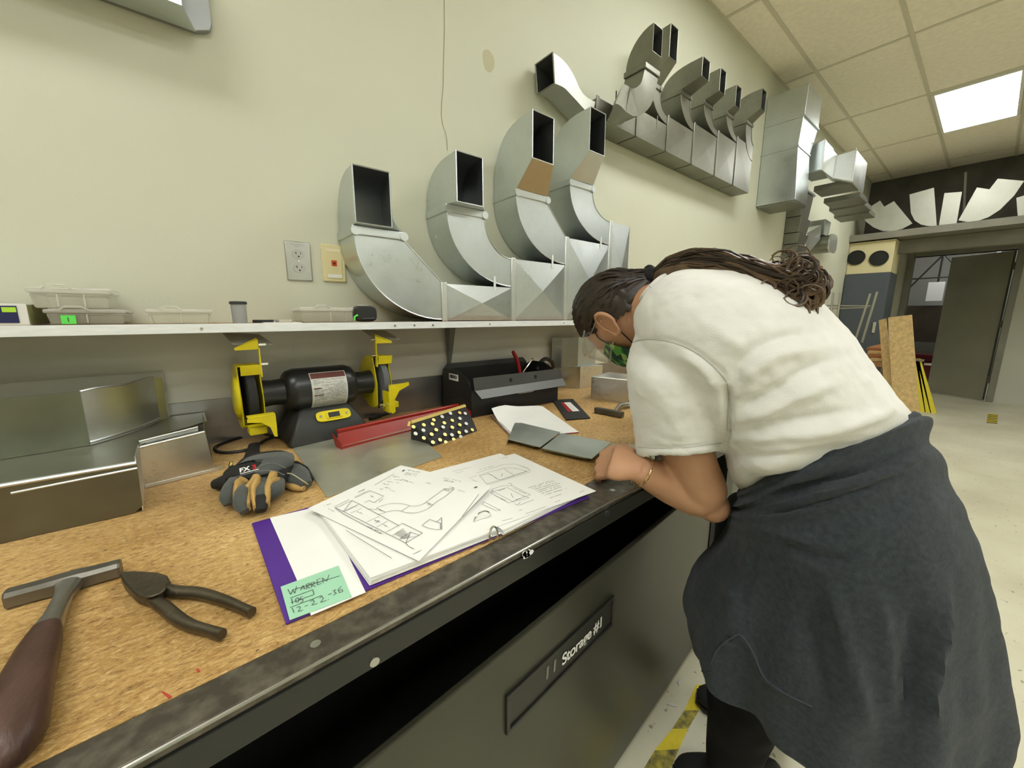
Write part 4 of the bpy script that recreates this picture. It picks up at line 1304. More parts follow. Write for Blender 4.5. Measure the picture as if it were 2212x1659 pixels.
# barcode sticker on the end
bs = MB().box((x0-.0032, y0+.085, zt0+.022), (x0-.0024, y0+.150, zt0+.046)).build('barcode_sticker', M_white, t, smooth=0)
bc = MB()
yy = y0+.143
random.seed(5)
while yy > y0+.094:
    w = random.choice((.0011, .0018, .0026))
    bc.box((x0-.0036, yy-w, zt0+.029), (x0-.0033, yy, zt0+.042))
    yy -= w+random.choice((.001, .0016))
bc.build('barcode', M_blackpl, bs, smooth=0)
text_on('lettering', 'Isi', (x0-.0027, y0+.055, ZB+.032), (0, -1, 0), (0, 0, 1), .016, pm('dim_white', (.55, .55, .52), .6), t)
# folded front flap hanging forward
fl = [[(x0+.004, y0-.002, zt0+.045), (x1+.012, y0-.002, zt0+.042)], [(x0+.004, y0-.010, zt0+.0), (x1+.016, y0-.010, zt0+.0)]]
fp = MB().shell(fl, .0015)
f_ = fp.build('front_flap', M_tbg, t, smooth=0)
MB().shell([[(x0+.004, y0-.0125, zt0+.0), (x1+.016, y0-.0125, zt0+.0)], [(x0+.016, y0-.036, zt0-.026), (x1+.012, y0-.036, zt0-.026)]], .0015).build('flap_lip', pm('flap_lip_grey', (.10, .105, .098), .4), f_, smooth=0)
for px in (.905, 1.03):
    MB().obox((px, y0-.0085, zt0+.022), (.005, 0, 0), (0, .0015, 0), (0, 0, .007)).build('latch_hole', M_blackpl, f_, smooth=0)
MB().tube([(.93, y0-.004, ZB+.070), (.94, y0-.016, ZB+.066), (1.01, y0-.016, ZB+.066), (1.02, y0-.004, ZB+.070)], .003, 8).build('handle', M_steel, t)
# lid folded up at the back
MB().prism([(x0, y1-.004, zt0+.055), (x1, y1-.004, zt0+.055), (x1-.02, y1-.001, zt0+.075), (x0+.02, y1-.001, zt0+.075)], (0, .0025, 0)).build('rear_lid', M_tb, t, smooth=0)
def bench_tool_pts(l): return smoothpath(l, 5)
# tools poking out
p0_, p1_ = Vector((1.00, -.12, ZB+.03)), Vector((.99, -.11, zt0+.02))
o = thing('pliers', (1.0, -.12, ZB+.004), 'red handled pliers standing in the black toolbox', 'pliers')
hp = smoothpath([ony(1123, 805, -.13), ony(1120, 790, -.125), ony(1115, 773, -.122), ony(1108, 759, -.12)], 5)
MB().tube([(hp[0].x, hp[0].y, ZB+.02)]+hp, [.004]+[.0065+.002*math.sin(i/len(hp)*3) for i in range(len(hp))], 10).build('handle', pm('red_grip', (.28, .012, .012), .35), o)
hp2 = [p+Vector((.02, .02, -.012)) for p in hp]
MB().tube([(hp2[0].x, hp2[0].y, ZB+.02)]+hp2, [.004]+[.0068]*len(hp2), 10).build('handle', pm('red_grip2', (.22, .012, .012), .35), o)
MB().obox((hp[0].x+.008, hp[0].y+.01, ZB+.018), (.012, 0, 0), (0, .010, 0), (0, 0, .014)).build('jaw', M_steel, o, bevel=.003)
o = thing('wrench', (1.05, -.10, ZB+.004), 'thin bright steel wrench sticking up out of the toolbox', 'wrench')
q0, q1 = ony(1130, 803, -.12), ony(1149, 777, -.12)
MB().tube([(q0.x-.02, q0.y, ZB+.03), q0, q1], [.004, .004, .0035], 8).build('shank', M_chrome, o)
MB().tube([q1, q1+(q1-q0).normalized()*.006], [.0035, .006], 8).build('tip', M_chrome, o)
o = thing('snips', (1.1, -.09, ZB+.004), 'black handled snips lying in the toolbox beside the wrench', 'snips')
hp = smoothpath([ony(1160, 800, -.11), ony(1168, 782, -.10), ony(1180, 775, -.09), ony(1192, 782, -.08), ony(1196, 795, -.08)], 5)
MB().tube(hp, .009, 10).build('handle', M_blackpl, o)
MB().obox((1.10, -.11, ZB+.08), (.05, 0, .01), (0, .02, 0), (0, 0, .02)).build('blade', M_black_m, o, bevel=.004)

# ------------------------------------------------------------------ polka-dot pencil pouch
t = thing('pencil_pouch', tuple(bz(960, 930)), 'black pencil pouch with gold and white polka dots and gold zip', 'pouch')
A0, B0 = bz(937, 964, ZB+.001), bz(1031, 931, ZB+.001)
ZP = ZB+.062
A1, B1 = onz(888, 913, ZP), onz(1004, 877, ZP)
ax_ = (B0-A0).normalized()
bk = Vector((ax_.y, -ax_.x, 0))
if bk.y < 0: bk = -bk
A2, B2 = A0+bk*.085+ax_*-.01, B0+bk*.085+ax_*.0
rows = []
for i in range(13):
    u = i/12
    bul = 1+.0*math.sin(u*math.pi)
    p0_ = A0.lerp(B0, u); p1_ = A1.lerp(B1, u); p2_ = A2.lerp(B2, u)
    s = .010*math.sin(u*math.pi)**.6
    nf = (B0-A0).cross(A1-A0).normalized()
    if nf.y > 0: nf = -nf
    ring = []
    for k in range(5):
        v = k/4
        ring.append(p0_.lerp(p1_, v)+nf*(s*math.sin(v*math.pi)*1.0+.004*math.sin(v*math.pi)))
    for k in range(1, 5):
        v = k/4
        ring.append(p1_.lerp(p2_, v)-nf*(s*math.sin(v*math.pi)))
    for k in range(1, 3):
        ring.append(p2_.lerp(p0_, k/3))
    rows.append(ring)
MB().loft(rows).build('pouch_body', pm('pouch_black', (.016, .016, .017), .55, bump=.2, bscale=300), t, smooth=60)
M_gold = pm('gold_zip', (.72, .56, .17), .35, .3)
zp = [A1.lerp(B1, i/10)+Vector((0, 0, .002)) for i in range(11)]
MB().tube(zp, .0042, 8).build('zip', M_gold, t)
MB().tube([p+nf*.004+Vector((0, 0, -.006)) for p in zp], .003, 6).build('zip_tape', M_gold, t)
MB().tube([A1+Vector((-.004, 0, .003)), A1+Vector((-.010, -.004, -.008))], .0045, 8).build('zip_pull', M_gold, t)
dots = [(862, 915, 0), (880, 915, 0)]
def z3(x, y): return (780+x/6.506, 760+y/6.505)
gd_ = [(735, 1055), (880, 1028), (1002, 1016), (1020, 958), (1168, 1000), (1280, 965), (1280, 1062), (1385, 858), (1387, 1027), (1055, 1097), (990, 1160), (1178, 1163), (1378, 1135), (1562, 1097), (1108, 1238), (1008, 1272), (880, 1212), (1300, 1232), (1190, 1272)]
wd_ = [(875, 1103), (1138, 912), (1256, 865), (1388, 937), (1463, 867), (1152, 1058), (1276, 1168), (1477, 1010), (1475, 1118), (1400, 1193), (765, 1150)]
def pouch_pt(px, py):
    """sight line on the front face of the pouch"""
    d = Vector(ray(px, py)); c = Vector(CAM)
    tt = (A0-c).dot(nf)/d.dot(nf)
    p = c+d*tt
    u = max(0, min(1, (p-A0).dot(ax_)/(B0-A0).length)); 
    up_ = (A1.lerp(B1, .5)-A0.lerp(B0, .5))
    v = max(0, min(1, (p.z-A0.z)/(ZP-A0.z)))
    s = .010*math.sin(u*math.pi)**.6 if 0 < u < 1 else 0
    tt = (A0+nf*(s*math.sin(v*math.pi)+.004*math.sin(v*math.pi)+.0012)-c).dot(nf)/d.dot(nf)
    return c+d*tt
for nm, lst, mm in (('gold_dot', gd_, pm('gold_foil', (.75, .55, .17), .3, .6)), ('white_dot', wd_, M_white)):
    vv = (A1-A0); vv = (vv-ax_*vv.dot(ax_)).normalized()
    for q in lst:
        c = pouch_pt(*z3(*q))
        MB().prism([c+ax_*(.0058*math.cos(a))+vv*(.0058*math.sin(a)) for a in [2*math.pi*i/14 for i in range(14)]], nf*.0012).build(nm, mm, t, smooth=0)

# ------------------------------------------------------------------ flat metal sheet
q = [bz(632, 968, ZB+.002), bz(707, 1074, ZB+.002), bz(956, 986, ZB+.002), bz(868, 908, ZB+.012)]
g = []
for i in range(9):
    g.append([q[0].lerp(q[3], i/8).lerp(q[1].lerp(q[2], i/8), j/8)+Vector((0, 0, .003*math.sin(i/8*3.1)*math.sin(j/8*3.1))) for j in range(9)])
o = MB().shell(g, .001).build('metal_sheet', galv('galv_sheet_plain', (.66, .67, .55), .30, 14, .10, .7), smooth=40)
tag(o, 'flat galvanised sheet lying on the bench between gloves and pencil pouch', 'sheet')

# ------------------------------------------------------------------ notched blank under the hand
M_blank = galv('blank_sheet', (.46, .50, .46), .40, 25, .08)
t = thing('sheet_blank', tuple(bz(1210, 960)), 'notched galvanised sheet blank being marked under the hand', 'sheet')
ZK = ZB+.014
for i, pl in enumerate([[(1112, 914), (1127, 914), (1211, 934), (1167, 967), (1098, 950)], [(1213, 936), (1321, 956), (1278, 992), (1170, 969)], [(1323, 959), (1420, 964), (1410, 1008), (1288, 993)]]):
    MB().prism([onz(*p, ZK) for p in pl], (0, 0, .001)).build('panel', M_blank, t, smooth=0)
e0, e1 = onz(1098, 950, ZK), onz(1112, 914, ZK)
MB().prism([e0, e1, e1+Vector((-.012, -.004, -.012)), e0+Vector((-.012, -.004, -.012))], (0, 0, .001)).build('bent_edge', M_blank, t, smooth=0)
e0, e1 = onz(1098, 950, ZK), onz(1410, 1008, ZK)
for a, b__ in (((1112, 951), (1160, 965)), ((1185, 973), (1270, 991)), ((1300, 996), (1400, 1007))):
    p, q = onz(*a, ZK), onz(*b__, ZK)
    MB().prism([p, q, q+Vector((.01, .03, -.0125)), p+Vector((.01, .03, -.0125))], (0, 0, .001)).build('folded_leg', M_blank, t, smooth=0)

# ------------------------------------------------------------------ spiral notebook
t = thing('notebook', tuple(bz(1140, 905)), 'open white spiral notebook lying in front of the black toolbox', 'notebook')
n0, n1, n2, n3 = bz(1062, 900), bz(1172, 880), bz(1250, 936), bz(1108, 948)
MB().prism([p+Vector((0, 0, .001)) for p in (n0, n1, n2, n3)], (0, 0, .003)).build('back_cover', pm('pink_cover', (.45, .10, .16), .5), t, smooth=0)
g = []
for i in range(9):
    row = []
    for j in range(7):
        p = n0.lerp(n1, i/8).lerp(n3.lerp(n2, i/8), j/6)
        z = .0045+.010*math.exp(-((i/8-.22)/.18)**2)*(1-.6*j/6)+.024*(1-i/8)**.6*max(0, 1-j/3)**2
        row.append(p+Vector((0, 0, z)))
    g.append(row)
MB().shell(g, .0008).build('page', M_paper, t, smooth=60)
ink = MB()
random.seed(11)
for k in range(7):
    u0 = random.uniform(.15, .3)
    ln = []
    for s in range(8):
        ln.append((u0+s*.05, .15+k*.05+random.uniform(-.01, .01)))
    strokes(ink, [ln], .0004, lambda u, v: n0.lerp(n1, u).lerp(n3.lerp(n2, u), v)+Vector((0, 0, .0066+.010*math.exp(-((u-.22)/.18)**2)*(1-.6*v)+.024*max(0, 1-u)**.6*max(0, 1-2*v)**2)))
ink.build('faint_writing', pm('faint_pencil', (.45, .45, .44), .7), t, smooth=0)
cb = MB()
for k in range(26):
    p = n0.lerp(n3, (k+.5)/26)+Vector((0, 0, .004))
    cb.tube([p+Vector((.006*math.cos(a), -.004*math.cos(a), .005*math.sin(a))) for a in [2*math.pi*i/8 for i in range(9)]], .0007, 4, False)
cb.build('spiral', M_steel, t)

# ------------------------------------------------------------------ black card with red and white label
t = thing('black_card', tuple(bz(1230, 885)), 'black rectangular card with a red and white label on bench', 'card')
k0, k1, k2, k3 = bz(1193, 866), bz(1238, 864), bz(1275, 905), bz(1223, 909)
MB().prism([p+Vector((0, 0, .001)) for p in (k0, k1, k2, k3)], (0, 0, .004)).build('card', pm('black_card_board', (.02, .02, .02), .5), t, smooth=0, bevel=.0008)
def KF(u, v, z=.0052): return k0.lerp(k1, u).lerp(k3.lerp(k2, u), v)+Vector((0, 0, z))
MB().prism([KF(.28, .2), KF(.42, .2), KF(.5, .68), KF(.3, .68)], (0, 0, .0004)).build('red_label', pm('label_red2', (.35, .012, .02), .5), t, smooth=0)
MB().prism([KF(.43, .2), KF(.72, .2), KF(.8, .68), KF(.5, .68)], (0, 0, .0004)).build('white_label', M_white, t, smooth=0)
pr = MB()
for k in range(6):
    strokes(pr, [[(.5+.03*(k > 2), .26+k*.065), (.68, .26+k*.065)]], .0008, lambda u, v: KF(u, v, .0057))
pr.build('print', M_ink, t, smooth=0)

# ------------------------------------------------------------------ small hammer by the pan
t = thing('hammer', tuple(bz(1320, 885)), 'small steel setting hammer lying beside the metal pan', 'hammer')
h0, h1 = bz(1286, 885, ZB+.012), bz(1346, 896, ZB+.012)
d_ = (h1-h0).normalized(); s_ = Vector((-d_.y, d_.x, 0))
MB().obox((h0+h1)/2, d_*((h1-h0).length/2), s_*.010, (0, 0, .010)).build('head', pm('dark_steel', (.12, .115, .10), .4, .8, var=.2, vscale=30), t, bevel=.002)
hh = bz(1364, 872, ZB+.014)
MB().tube(smoothpath([(h0+h1)/2+d_*.02, ((h0+h1)/2).lerp(hh, .5)+Vector((.01, .01, .004)), hh, hh+Vector((.09, .05, .0))], 4), [.008, .006, .006, .007, .010, .010, .010, .010, .012, .012, .013, .013, .013], 10).build('neck', M_steel, t)
e_ = hh+Vector((.02, .012, 0))
MB().tube([e_, e_+Vector((.15, .085, 0))], .0145, 12).build('grip', M_blackpl, t)

# ------------------------------------------------------------------ sheet metal boxes at the right rear
t = thing('metal_pan', tuple(bz(1320, 860)), 'low galvanised pan turned on its side near the small hammer', 'pan')
pa, pb = bz(1276, 862), bz(1372, 875)
u_ = (pb-pa).normalized(); w_ = Vector((-u_.y, u_.x, 0))
if w_.y < 0: w_ = -w_
hpn = .098
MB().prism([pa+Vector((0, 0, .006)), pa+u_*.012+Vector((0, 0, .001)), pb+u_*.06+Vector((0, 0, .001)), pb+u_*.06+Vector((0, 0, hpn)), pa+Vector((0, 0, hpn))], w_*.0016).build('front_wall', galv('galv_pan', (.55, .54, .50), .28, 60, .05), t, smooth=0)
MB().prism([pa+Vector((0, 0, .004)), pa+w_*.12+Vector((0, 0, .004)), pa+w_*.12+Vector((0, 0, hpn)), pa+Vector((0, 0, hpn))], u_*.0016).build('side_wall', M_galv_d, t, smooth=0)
MB().prism([pa+Vector((0, 0, hpn-.002)), pb+u_*.06+Vector((0, 0, hpn-.002)), pb+u_*.06+w_*.12+Vector((0, 0, hpn+.004)), pa+w_*.12+u_*.03+Vector((0, 0, hpn+.008))], (0, 0, .0015)).build('top_plate', M_galv_b, t, smooth=0)
MB().tube([pa+Vector((0, 0, hpn)), pb+u_*.06+Vector((0, 0, hpn))], .003, 8).build('rolled_hem', M_galv_b, t)
t = thing('metal_box', tuple(bz(1240, 838)), 'open galvanised box standing on bench behind the black toolbox', 'box')
ba = bz(1206, 838); bb = bz(1252, 839); bc_ = bz(1300, 835)
hb = ony(1206, 792, ba.y).z-ZB
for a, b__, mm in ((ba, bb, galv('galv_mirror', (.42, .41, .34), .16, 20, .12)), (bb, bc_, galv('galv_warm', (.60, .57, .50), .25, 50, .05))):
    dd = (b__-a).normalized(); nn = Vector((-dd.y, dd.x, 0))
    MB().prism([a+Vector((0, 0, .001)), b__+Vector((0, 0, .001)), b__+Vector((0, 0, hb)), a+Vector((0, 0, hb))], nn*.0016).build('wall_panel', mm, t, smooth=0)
MB().tube([bb+Vector((0, 0, .001)), bb+Vector((0, 0, hb))], .002, 6).build('corner_seam', M_galv_b, t)
MB().prism([ba+Vector((0, 0, hb)), bb+Vector((0, 0, hb)), bc_+Vector((0, 0, hb)), bc_+Vector((-.02, .1, hb)), ba+Vector((.03, .03, hb))], (0, 0, .002)).build('lid', M_galv, t, smooth=0)
t = thing('metal_channel', (1.40, -.05, ZB+hb), 'upright galvanised channel section standing on top of the open metal box', 'channel')
ca, cb_, cc_ = ony(1214, 786, -.075), ony(1248, 788, -.08), ony(1285, 784, -.08)
zt_ = ony(1214, 730, -.075).z
zb__ = ZB+hb+.0025
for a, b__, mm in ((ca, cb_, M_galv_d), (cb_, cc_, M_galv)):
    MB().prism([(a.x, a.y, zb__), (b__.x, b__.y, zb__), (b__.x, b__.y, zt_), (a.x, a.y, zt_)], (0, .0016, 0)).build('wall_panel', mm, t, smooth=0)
MB().prism([(ca.x-.004, ca.y, zb__), (ca.x-.02, ca.y+.05, zb__), (ca.x-.02, ca.y+.05, zt_), (ca.x-.004, ca.y, zt_)], (.0016, 0, 0)).build('return_flange', M_galv_b, t, smooth=0)
fa_ = ony(1285, 752, -.09)
MB().prism([(cc_.x, cc_.y-.002, zb__), (cc_.x+.07, cc_.y-.03, zb__+.006), (cc_.x+.07, cc_.y-.03, zt_-.03), (cc_.x, cc_.y-.002, zt_)], (0, .0016, 0)).build('bent_flange', M_galv_b, t, smooth=0)

# ------------------------------------------------------------------ hammer at the left front
M_iron = pm('worn_iron', (.20, .19, .165), .38, .85, var=.25, vscale=18, rvar=.1)
M_ironb = pm('bright_iron', (.36, .35, .32), .30, .9, var=.15, vscale=18)
M_hwood = pm('dark_red_handle', (.062, .030, .022), .42, var=.4, vscale=14, stretch=(3, 1, 1), bump=.1)
t = thing('setting_hammer', tuple(bz(140, 1290)), 'old setting hammer with dark wooden handle at left front of bench', 'hammer')
a, b_ = bz(12, 1294, ZB+.011), bz(262, 1226, ZB+.011)
d_ = (b_-a).normalized(); s_ = Vector((-d_.y, d_.x, 0)); L = (b_-a).length
sec = []
for u, w, h in ((0, .0085, .0095), (.02, .010, .0105), (.30, .0105, .0105), (.45, .012, .0115), (.62, .012, .0115), (.75, .0105, .0105), (.98, .010, .0105), (1, .0085, .0095)):
    c = a.lerp(b_, u)
    sec.append([c+s_*(w*cx)+Vector((0, 0, h*cz)) for cx, cz in ((-1, -.75), (-.75, -1), (.75, -1), (1, -.75), (1, .55), (.65, 1), (-.65, 1), (-1, .55))])
MB().loft(sec).build('head', M_iron, t, smooth=25)
c0 = a.lerp(b_, .53)
c1 = bz(118, 1330, ZB+.013); c2 = bz(95, 1372, ZB+.014); c3 = bz(52, 1480, ZB+.017); c4 = bz(22, 1585, ZB+.018); c5 = bz(5, 1640, ZB+.016)
def flat_loft(pts, ws, hs, n=14, ex=.8):
    rings = []
    for i, p in enumerate(pts):
        tt = (pts[min(i+1, len(pts)-1)]-pts[max(i-1, 0)]).normalized()
        sd = Vector((-tt.y, tt.x, 0)).normalized()
        up = tt.cross(sd)
        if up.z < 0: up = -up
        rings.append([p+sd*(ws[i]*math.copysign(abs(math.cos(q))**ex, math.cos(q)))+up*(hs[i]*math.copysign(abs(math.sin(q))**ex, math.sin(q))) for q in [2*math.pi*k/n for k in range(n)]])
    return rings
MB().loft(flat_loft([c0, c0.lerp(c1, .5), c1, c2], [.016, .0085, .0095, .014], [.010, .009, .010, .0125])).build('neck', M_ironb, t, smooth=50)
MB().loft(flat_loft([c1.lerp(c2, .75), c2.lerp(c3, .25), c3, c4, c4.lerp(c5, .6), c5, c5+Vector((-.004, -.008, 0))], [.0125, .0165, .020, .0215, .0195, .0135, .006], [.0125, .0145, .0165, .0175, .0165, .0125, .006])).build('handle', M_hwood, t, smooth=60)

# ------------------------------------------------------------------ pliers
M_pl = pm('oiled_steel', (.10, .083, .058), .36, .75, var=.25, vscale=25, bump=.1, bscale=200)
t = thing('pliers', tuple(bz(350, 1290)), 'old dark steel pliers lying open between hammer and binder', 'pliers')
def bpth(l, z): return smoothpath([bz(x, y, z) for x, y in l], 5)
zz = ZB+.010
jaw = [(262, 1258), (268, 1253), (300, 1252), (345, 1255), (365, 1262), (372, 1275), (352, 1300), (322, 1312), (300, 1306), (288, 1296), (272, 1278)]
MB().prism([bz(x, y, ZB+.002) for x, y in jaw], (0, 0, .014)).build('jaws', M_pl, t, bevel=.003)
pv = bz(335, 1280, ZB+.016)
MB().cyl(pv, pv+Vector((0, 0, .003)), .011, 18).build('pivot', M_pl, t, bevel=.001)
for l in ([(352, 1270), (380, 1277), (430, 1281), (485, 1297), (528, 1316), (544, 1323)], [(330, 1296), (355, 1312), (380, 1333), (410, 1350), (450, 1362), (480, 1371)]):
    P = bpth(l, ZB+.009)
    MB().loft(flat_loft(P, [.0062+.0012*math.sin(i/len(P)*6) for i in range(len(P))], [.006]*len(P), 10)).build('handle', M_pl, t, smooth=60)
# ------------------------------------------------------------------ work gloves
M_gg = pm('glove_grey', (.062, .070, .064), .75, bump=.3, bscale=500, sheen=.2)
M_gb = pm('glove_black', (.012, .012, .012), .7, bump=.3, bscale=400)
M_gt = pm('glove_tan', (.48, .30, .095), .65, var=.15, vscale=30)
def z6(x, y): return (440+x/7.9, 930+y/7.9)
def gp(x, y, h): return bz(*z6(x, y), ZB+h)
def glove_loft(pts, ws, hs, n=14):
    P = smoothpath(pts, 4)
    m = len(P)
    f = lambda A, i: np.interp(i/(m-1), np.linspace(0, 1, len(A)), A)
    return flat_loft(P, [f(ws, i) for i in range(m)], [f(hs, i) for i in range(m)], n, .85)
t = thing('work_glove', tuple(bz(560, 1040)), 'grey and black work glove with tan fingers, lying palm down on another', 'glove', 'pair of work gloves')
MB().loft(glove_loft([gp(1130, 420, .030), gp(1080, 520, .036), gp(1000, 680, .036), gp(900, 850, .030), gp(860, 950, .020)], [.030, .052, .058, .056, .040], [.010, .022, .026, .022, .012], 20)).build('palm', M_gb, t, smooth=60)
MB().loft(glove_loft([gp(1160, 440, .036), gp(1110, 500, .046), gp(1060, 580, .050), gp(1040, 610, .048)], [.030, .049, .053, .050], [.006, .016, .0155, .012], 20)).build('cuff_panel', M_gg, t, smooth=60)
MB().loft(glove_loft([gp(830, 440, .016), gp(840, 330, .014), gp(870, 230, .012)], [.018, .014, .014], [.006, .005, .004])).build('wrist_strap', M_gb, t, smooth=60)
MB().loft(glove_loft([gp(600, 720, .026), gp(400, 860, .018), gp(200, 910, .012)], [.024, .020, .012], [.020, .016, .010])).build('thumb', M_gb, t, smooth=60)
fing = [([(540, 850), (450, 1000), (400, 1150), (420, 1270)], .0125), ([(760, 960), (670, 1080), (650, 1250), (700, 1390)], .0135), ([(1010, 900), (980, 1040), (960, 1200), (975, 1360)], .0150), ([(1270, 900), (1240, 1000), (1190, 1080), (1150, 1150)], .0135)]
for i, (l, w) in enumerate(fing):
    h = [.030, .032, .024, .014]
    P = [gp(x, y, hh) for (x, y), hh in zip(l, h)]
    f_ = MB().loft(glove_loft(P, [w*.95, w, w, w*.55], [.012, .013, .012, .007])).build('finger', M_gg, t, smooth=60)
    if i == 2:
        MB().loft(glove_loft([gp(975, 1150, .0262), gp(965, 1250, .0225), gp(975, 1375, .0135)], [w*1.05, w*1.06, w*.6], [.0118, .0125, .0085])).build('fingertip_pad', M_gb, f_, smooth=60)
for l, w in (([(690, 830), (620, 920), (560, 1050), (530, 1230)], .007), ([(910, 790), (840, 930), (760, 1060), (780, 1300)], .0085), ([(920, 850), (860, 1000), (850, 1150), (870, 1330)], .006), ([(1190, 740), (1140, 900), (1090, 1060), (1095, 1260)], .0085), ([(1230, 800), (1200, 930), (1150, 1010)], .006)):
    h = np.linspace(.050, .022, len(l))
    MB().loft(glove_loft([gp(x, y, hh) for (x, y), hh in zip(l, h)], [w*.85, w*.85, w*.75, w*.4][:len(l)], [.009, .012, .012, .008][:len(l)])).build('side_panel', M_gt, t, smooth=60)
a_, b_ = gp(610, 720, .0625), gp(880, 650, .0625)
lx = (b_-a_).normalized(); ly = Vector((-lx.y, lx.x, .0)); ly = (ly*.86+Vector((0, 0, .5))).normalized()
text_on('lettering', 'FX', a_, lx, ly, .0145, M_white, t, bold=.0004, shear=.2)
text_on('lettering', '3', a_+lx*.0215, lx, ly, .0145, pm('logo_red', (.5, .01, .02), .5), t, bold=.0006, shear=.2)
MB().prism([a_-ly*.003, a_+lx*.031-ly*.003, a_+lx*.031-ly*.0045, a_-ly*.0045], lx.cross(ly)*.0008).build('logo_bar', M_white, t, smooth=0)
for l in ([(520, 800), (700, 750), (950, 690), (1200, 690), (1380, 760)], [(960, 600), (1120, 560), (1250, 570), (1400, 640)]):
    MB().tube(smoothpath([gp(x, y, .061) for x, y in l], 4), .0007, 5).build('stitching', pm('thread_grey', (.2, .2, .19), .7), t)
t = thing('work_glove', tuple(bz(660, 1040)), 'grey work glove with tan edge, half hidden under the other glove', 'glove', 'pair of work gloves')
MB().loft(glove_loft([gp(1250, 640, .012), gp(1450, 700, .022), gp(1600, 790, .020), gp(1760, 930, .012)], [.030, .030, .026, .012], [.010, .014, .013, .008])).build('palm', M_gg, t, smooth=60)
MB().loft(glove_loft([gp(1500, 600, .020), gp(1650, 700, .020), gp(1800, 850, .014)], [.018, .018, .010], [.010, .011, .007])).build('finger', M_gb, t, smooth=60)
MB().loft(glove_loft([gp(1380, 870, .010), gp(1560, 960, .009), gp(1720, 990, .007)], [.010, .010, .006], [.008, .008, .005])).build('side_panel', M_gt, t, smooth=60)
MB().tube(smoothpath([gp(1420, 730, .037), gp(1520, 750, .036), gp(1680, 850, .030), gp(1780, 920, .018)], 4), .0012, 5).build('piping', pm('piping_cream', (.5, .45, .3), .6), t)
o_ = thing('hang_tag', tuple(gp(460, 570, 0)), 'tiny black tag with yellow mark beside the work gloves', 'tag')
MB().prism([gp(420, 620, .008), gp(480, 610, .008), gp(510, 530, .014), gp(440, 540, .014)], (0, 0, .001)).build('tag_body', M_gb, o_, smooth=0)
MB().prism([gp(440, 605, .0095), gp(470, 600, .0095), gp(500, 540, .0152), gp(455, 545, .0152)], (0, 0, .0004)).build('yellow_mark', pm('tag_yellow', (.6, .45, .1), .5), o_, smooth=0)

# ------------------------------------------------------------------ purple binder with drawings
M_pur = pm('purple_cover', (.085, .025, .27), .38, var=.08, vscale=10)
t = thing('ring_binder', tuple(bz(880, 1170)), 'open purple ring binder of duct drawings on the bench front', 'binder')
c0, c1 = bz(544, 1134), bz(618, 1352)
c2 = bz(1274, 1076)
c3 = Vector((c2.x+.004, c0.y-.004, ZB))
MB().prism([p+Vector((0, 0, .0005)) for p in (c0, c1, c2, c3)], (0, 0, .0035)).build('cover', M_pur, t, smooth=0, bevel=.001)
zc = ZB+.0042
def flat(name, px, z, th, mat=M_paper, par=None):
    return MB().prism([onz(*p, z) for p in px], (0, 0, th)).build(name, mat, par or t, smooth=0)
flat('loose_page', [(583, 1119), (700, 1092), (790, 1280), (672, 1330), (640, 1250)], zc, .0006)
# left stack, thick
spn = .352
lt = [(.140, -.612), (spn, -.600), (spn-.002, -.888), (.146, -.876)]
pg = MB()
for k in range(9):
    j = [(x+random.uniform(-.0015, .0015), y+random.uniform(-.0015, .0015)) for x, y in lt]
    z = zc+.0012+k*.0012
    pg.prism([(x, y, z) for x, y in j], (0, 0, .0010))
pgs = pg.build('left_pages', M_paper, t, smooth=0)
pgs['kind'] = 'stuff'
rt = [(spn+.004, -.598), (.572, -.606), (.580, -.880), (spn+.006, -.892)]
pg = MB()
for k in range(7):
    j = [(x+random.uniform(-.0012, .0012), y+random.uniform(-.0012, .0012)) for x, y in rt]
    z = zc+.0006+k*.0012
    pg.prism([(x, y, z) for x, y in j], (0, 0, .0010))
pgs = pg.build('right_pages', M_paper, t, smooth=0)
pgs['kind'] = 'stuff'
zr = zc+.0006+7*.0012
rp = [(930, 1021), (1112, 980), (1288, 1061), (1068, 1140), (1040, 1125)]
rpage = flat('drawing_page', rp, zr+.0006, .0004)
fr_ = lambda x, y: onz(950+x/6.32, 960+y/6.318, zr+.0012)
ink = MB()
LN = [[(540, 425), (640, 540), (840, 480), (1240, 350), (1040, 270), (880, 275)], [(540, 425), (650, 385), (870, 330), (1020, 430), (820, 490), (650, 385)], [(880, 325), (1000, 320), (1190, 370), (1030, 420)],
      [(560, 430), (640, 405), (720, 425), (780, 475)], [(495, 395), (870, 275)], [(630, 560), (1240, 375)], [(400, 460), (500, 430)], [(430, 480), (510, 510)],
      [(720, 610), (860, 565), (1000, 570), (1240, 690), (1160, 715)], [(690, 660), (940, 800), (1220, 730), (1140, 700)], [(730, 645), (920, 590), (1160, 715), (990, 780), (730, 645)], [(690, 660), (720, 650), (720, 610)],
      [(1080, 835), (1280, 755)], [(1020, 810), (1060, 830), (1100, 790)], [(970, 670), (1000, 730)], [(580, 820), (600, 785), (830, 900), (770, 905), (580, 820)], [(1170, 950), (1450, 850)], [(175, 372), (430, 310)], [(215, 395), (330, 368)], [(930, 540), (960, 530), (990, 550), (970, 565)], [(850, 1045), (990, 1010)], [(840, 440), (860, 400)]]
strokes(ink, LN, .00035, fr_)
random.seed(2)
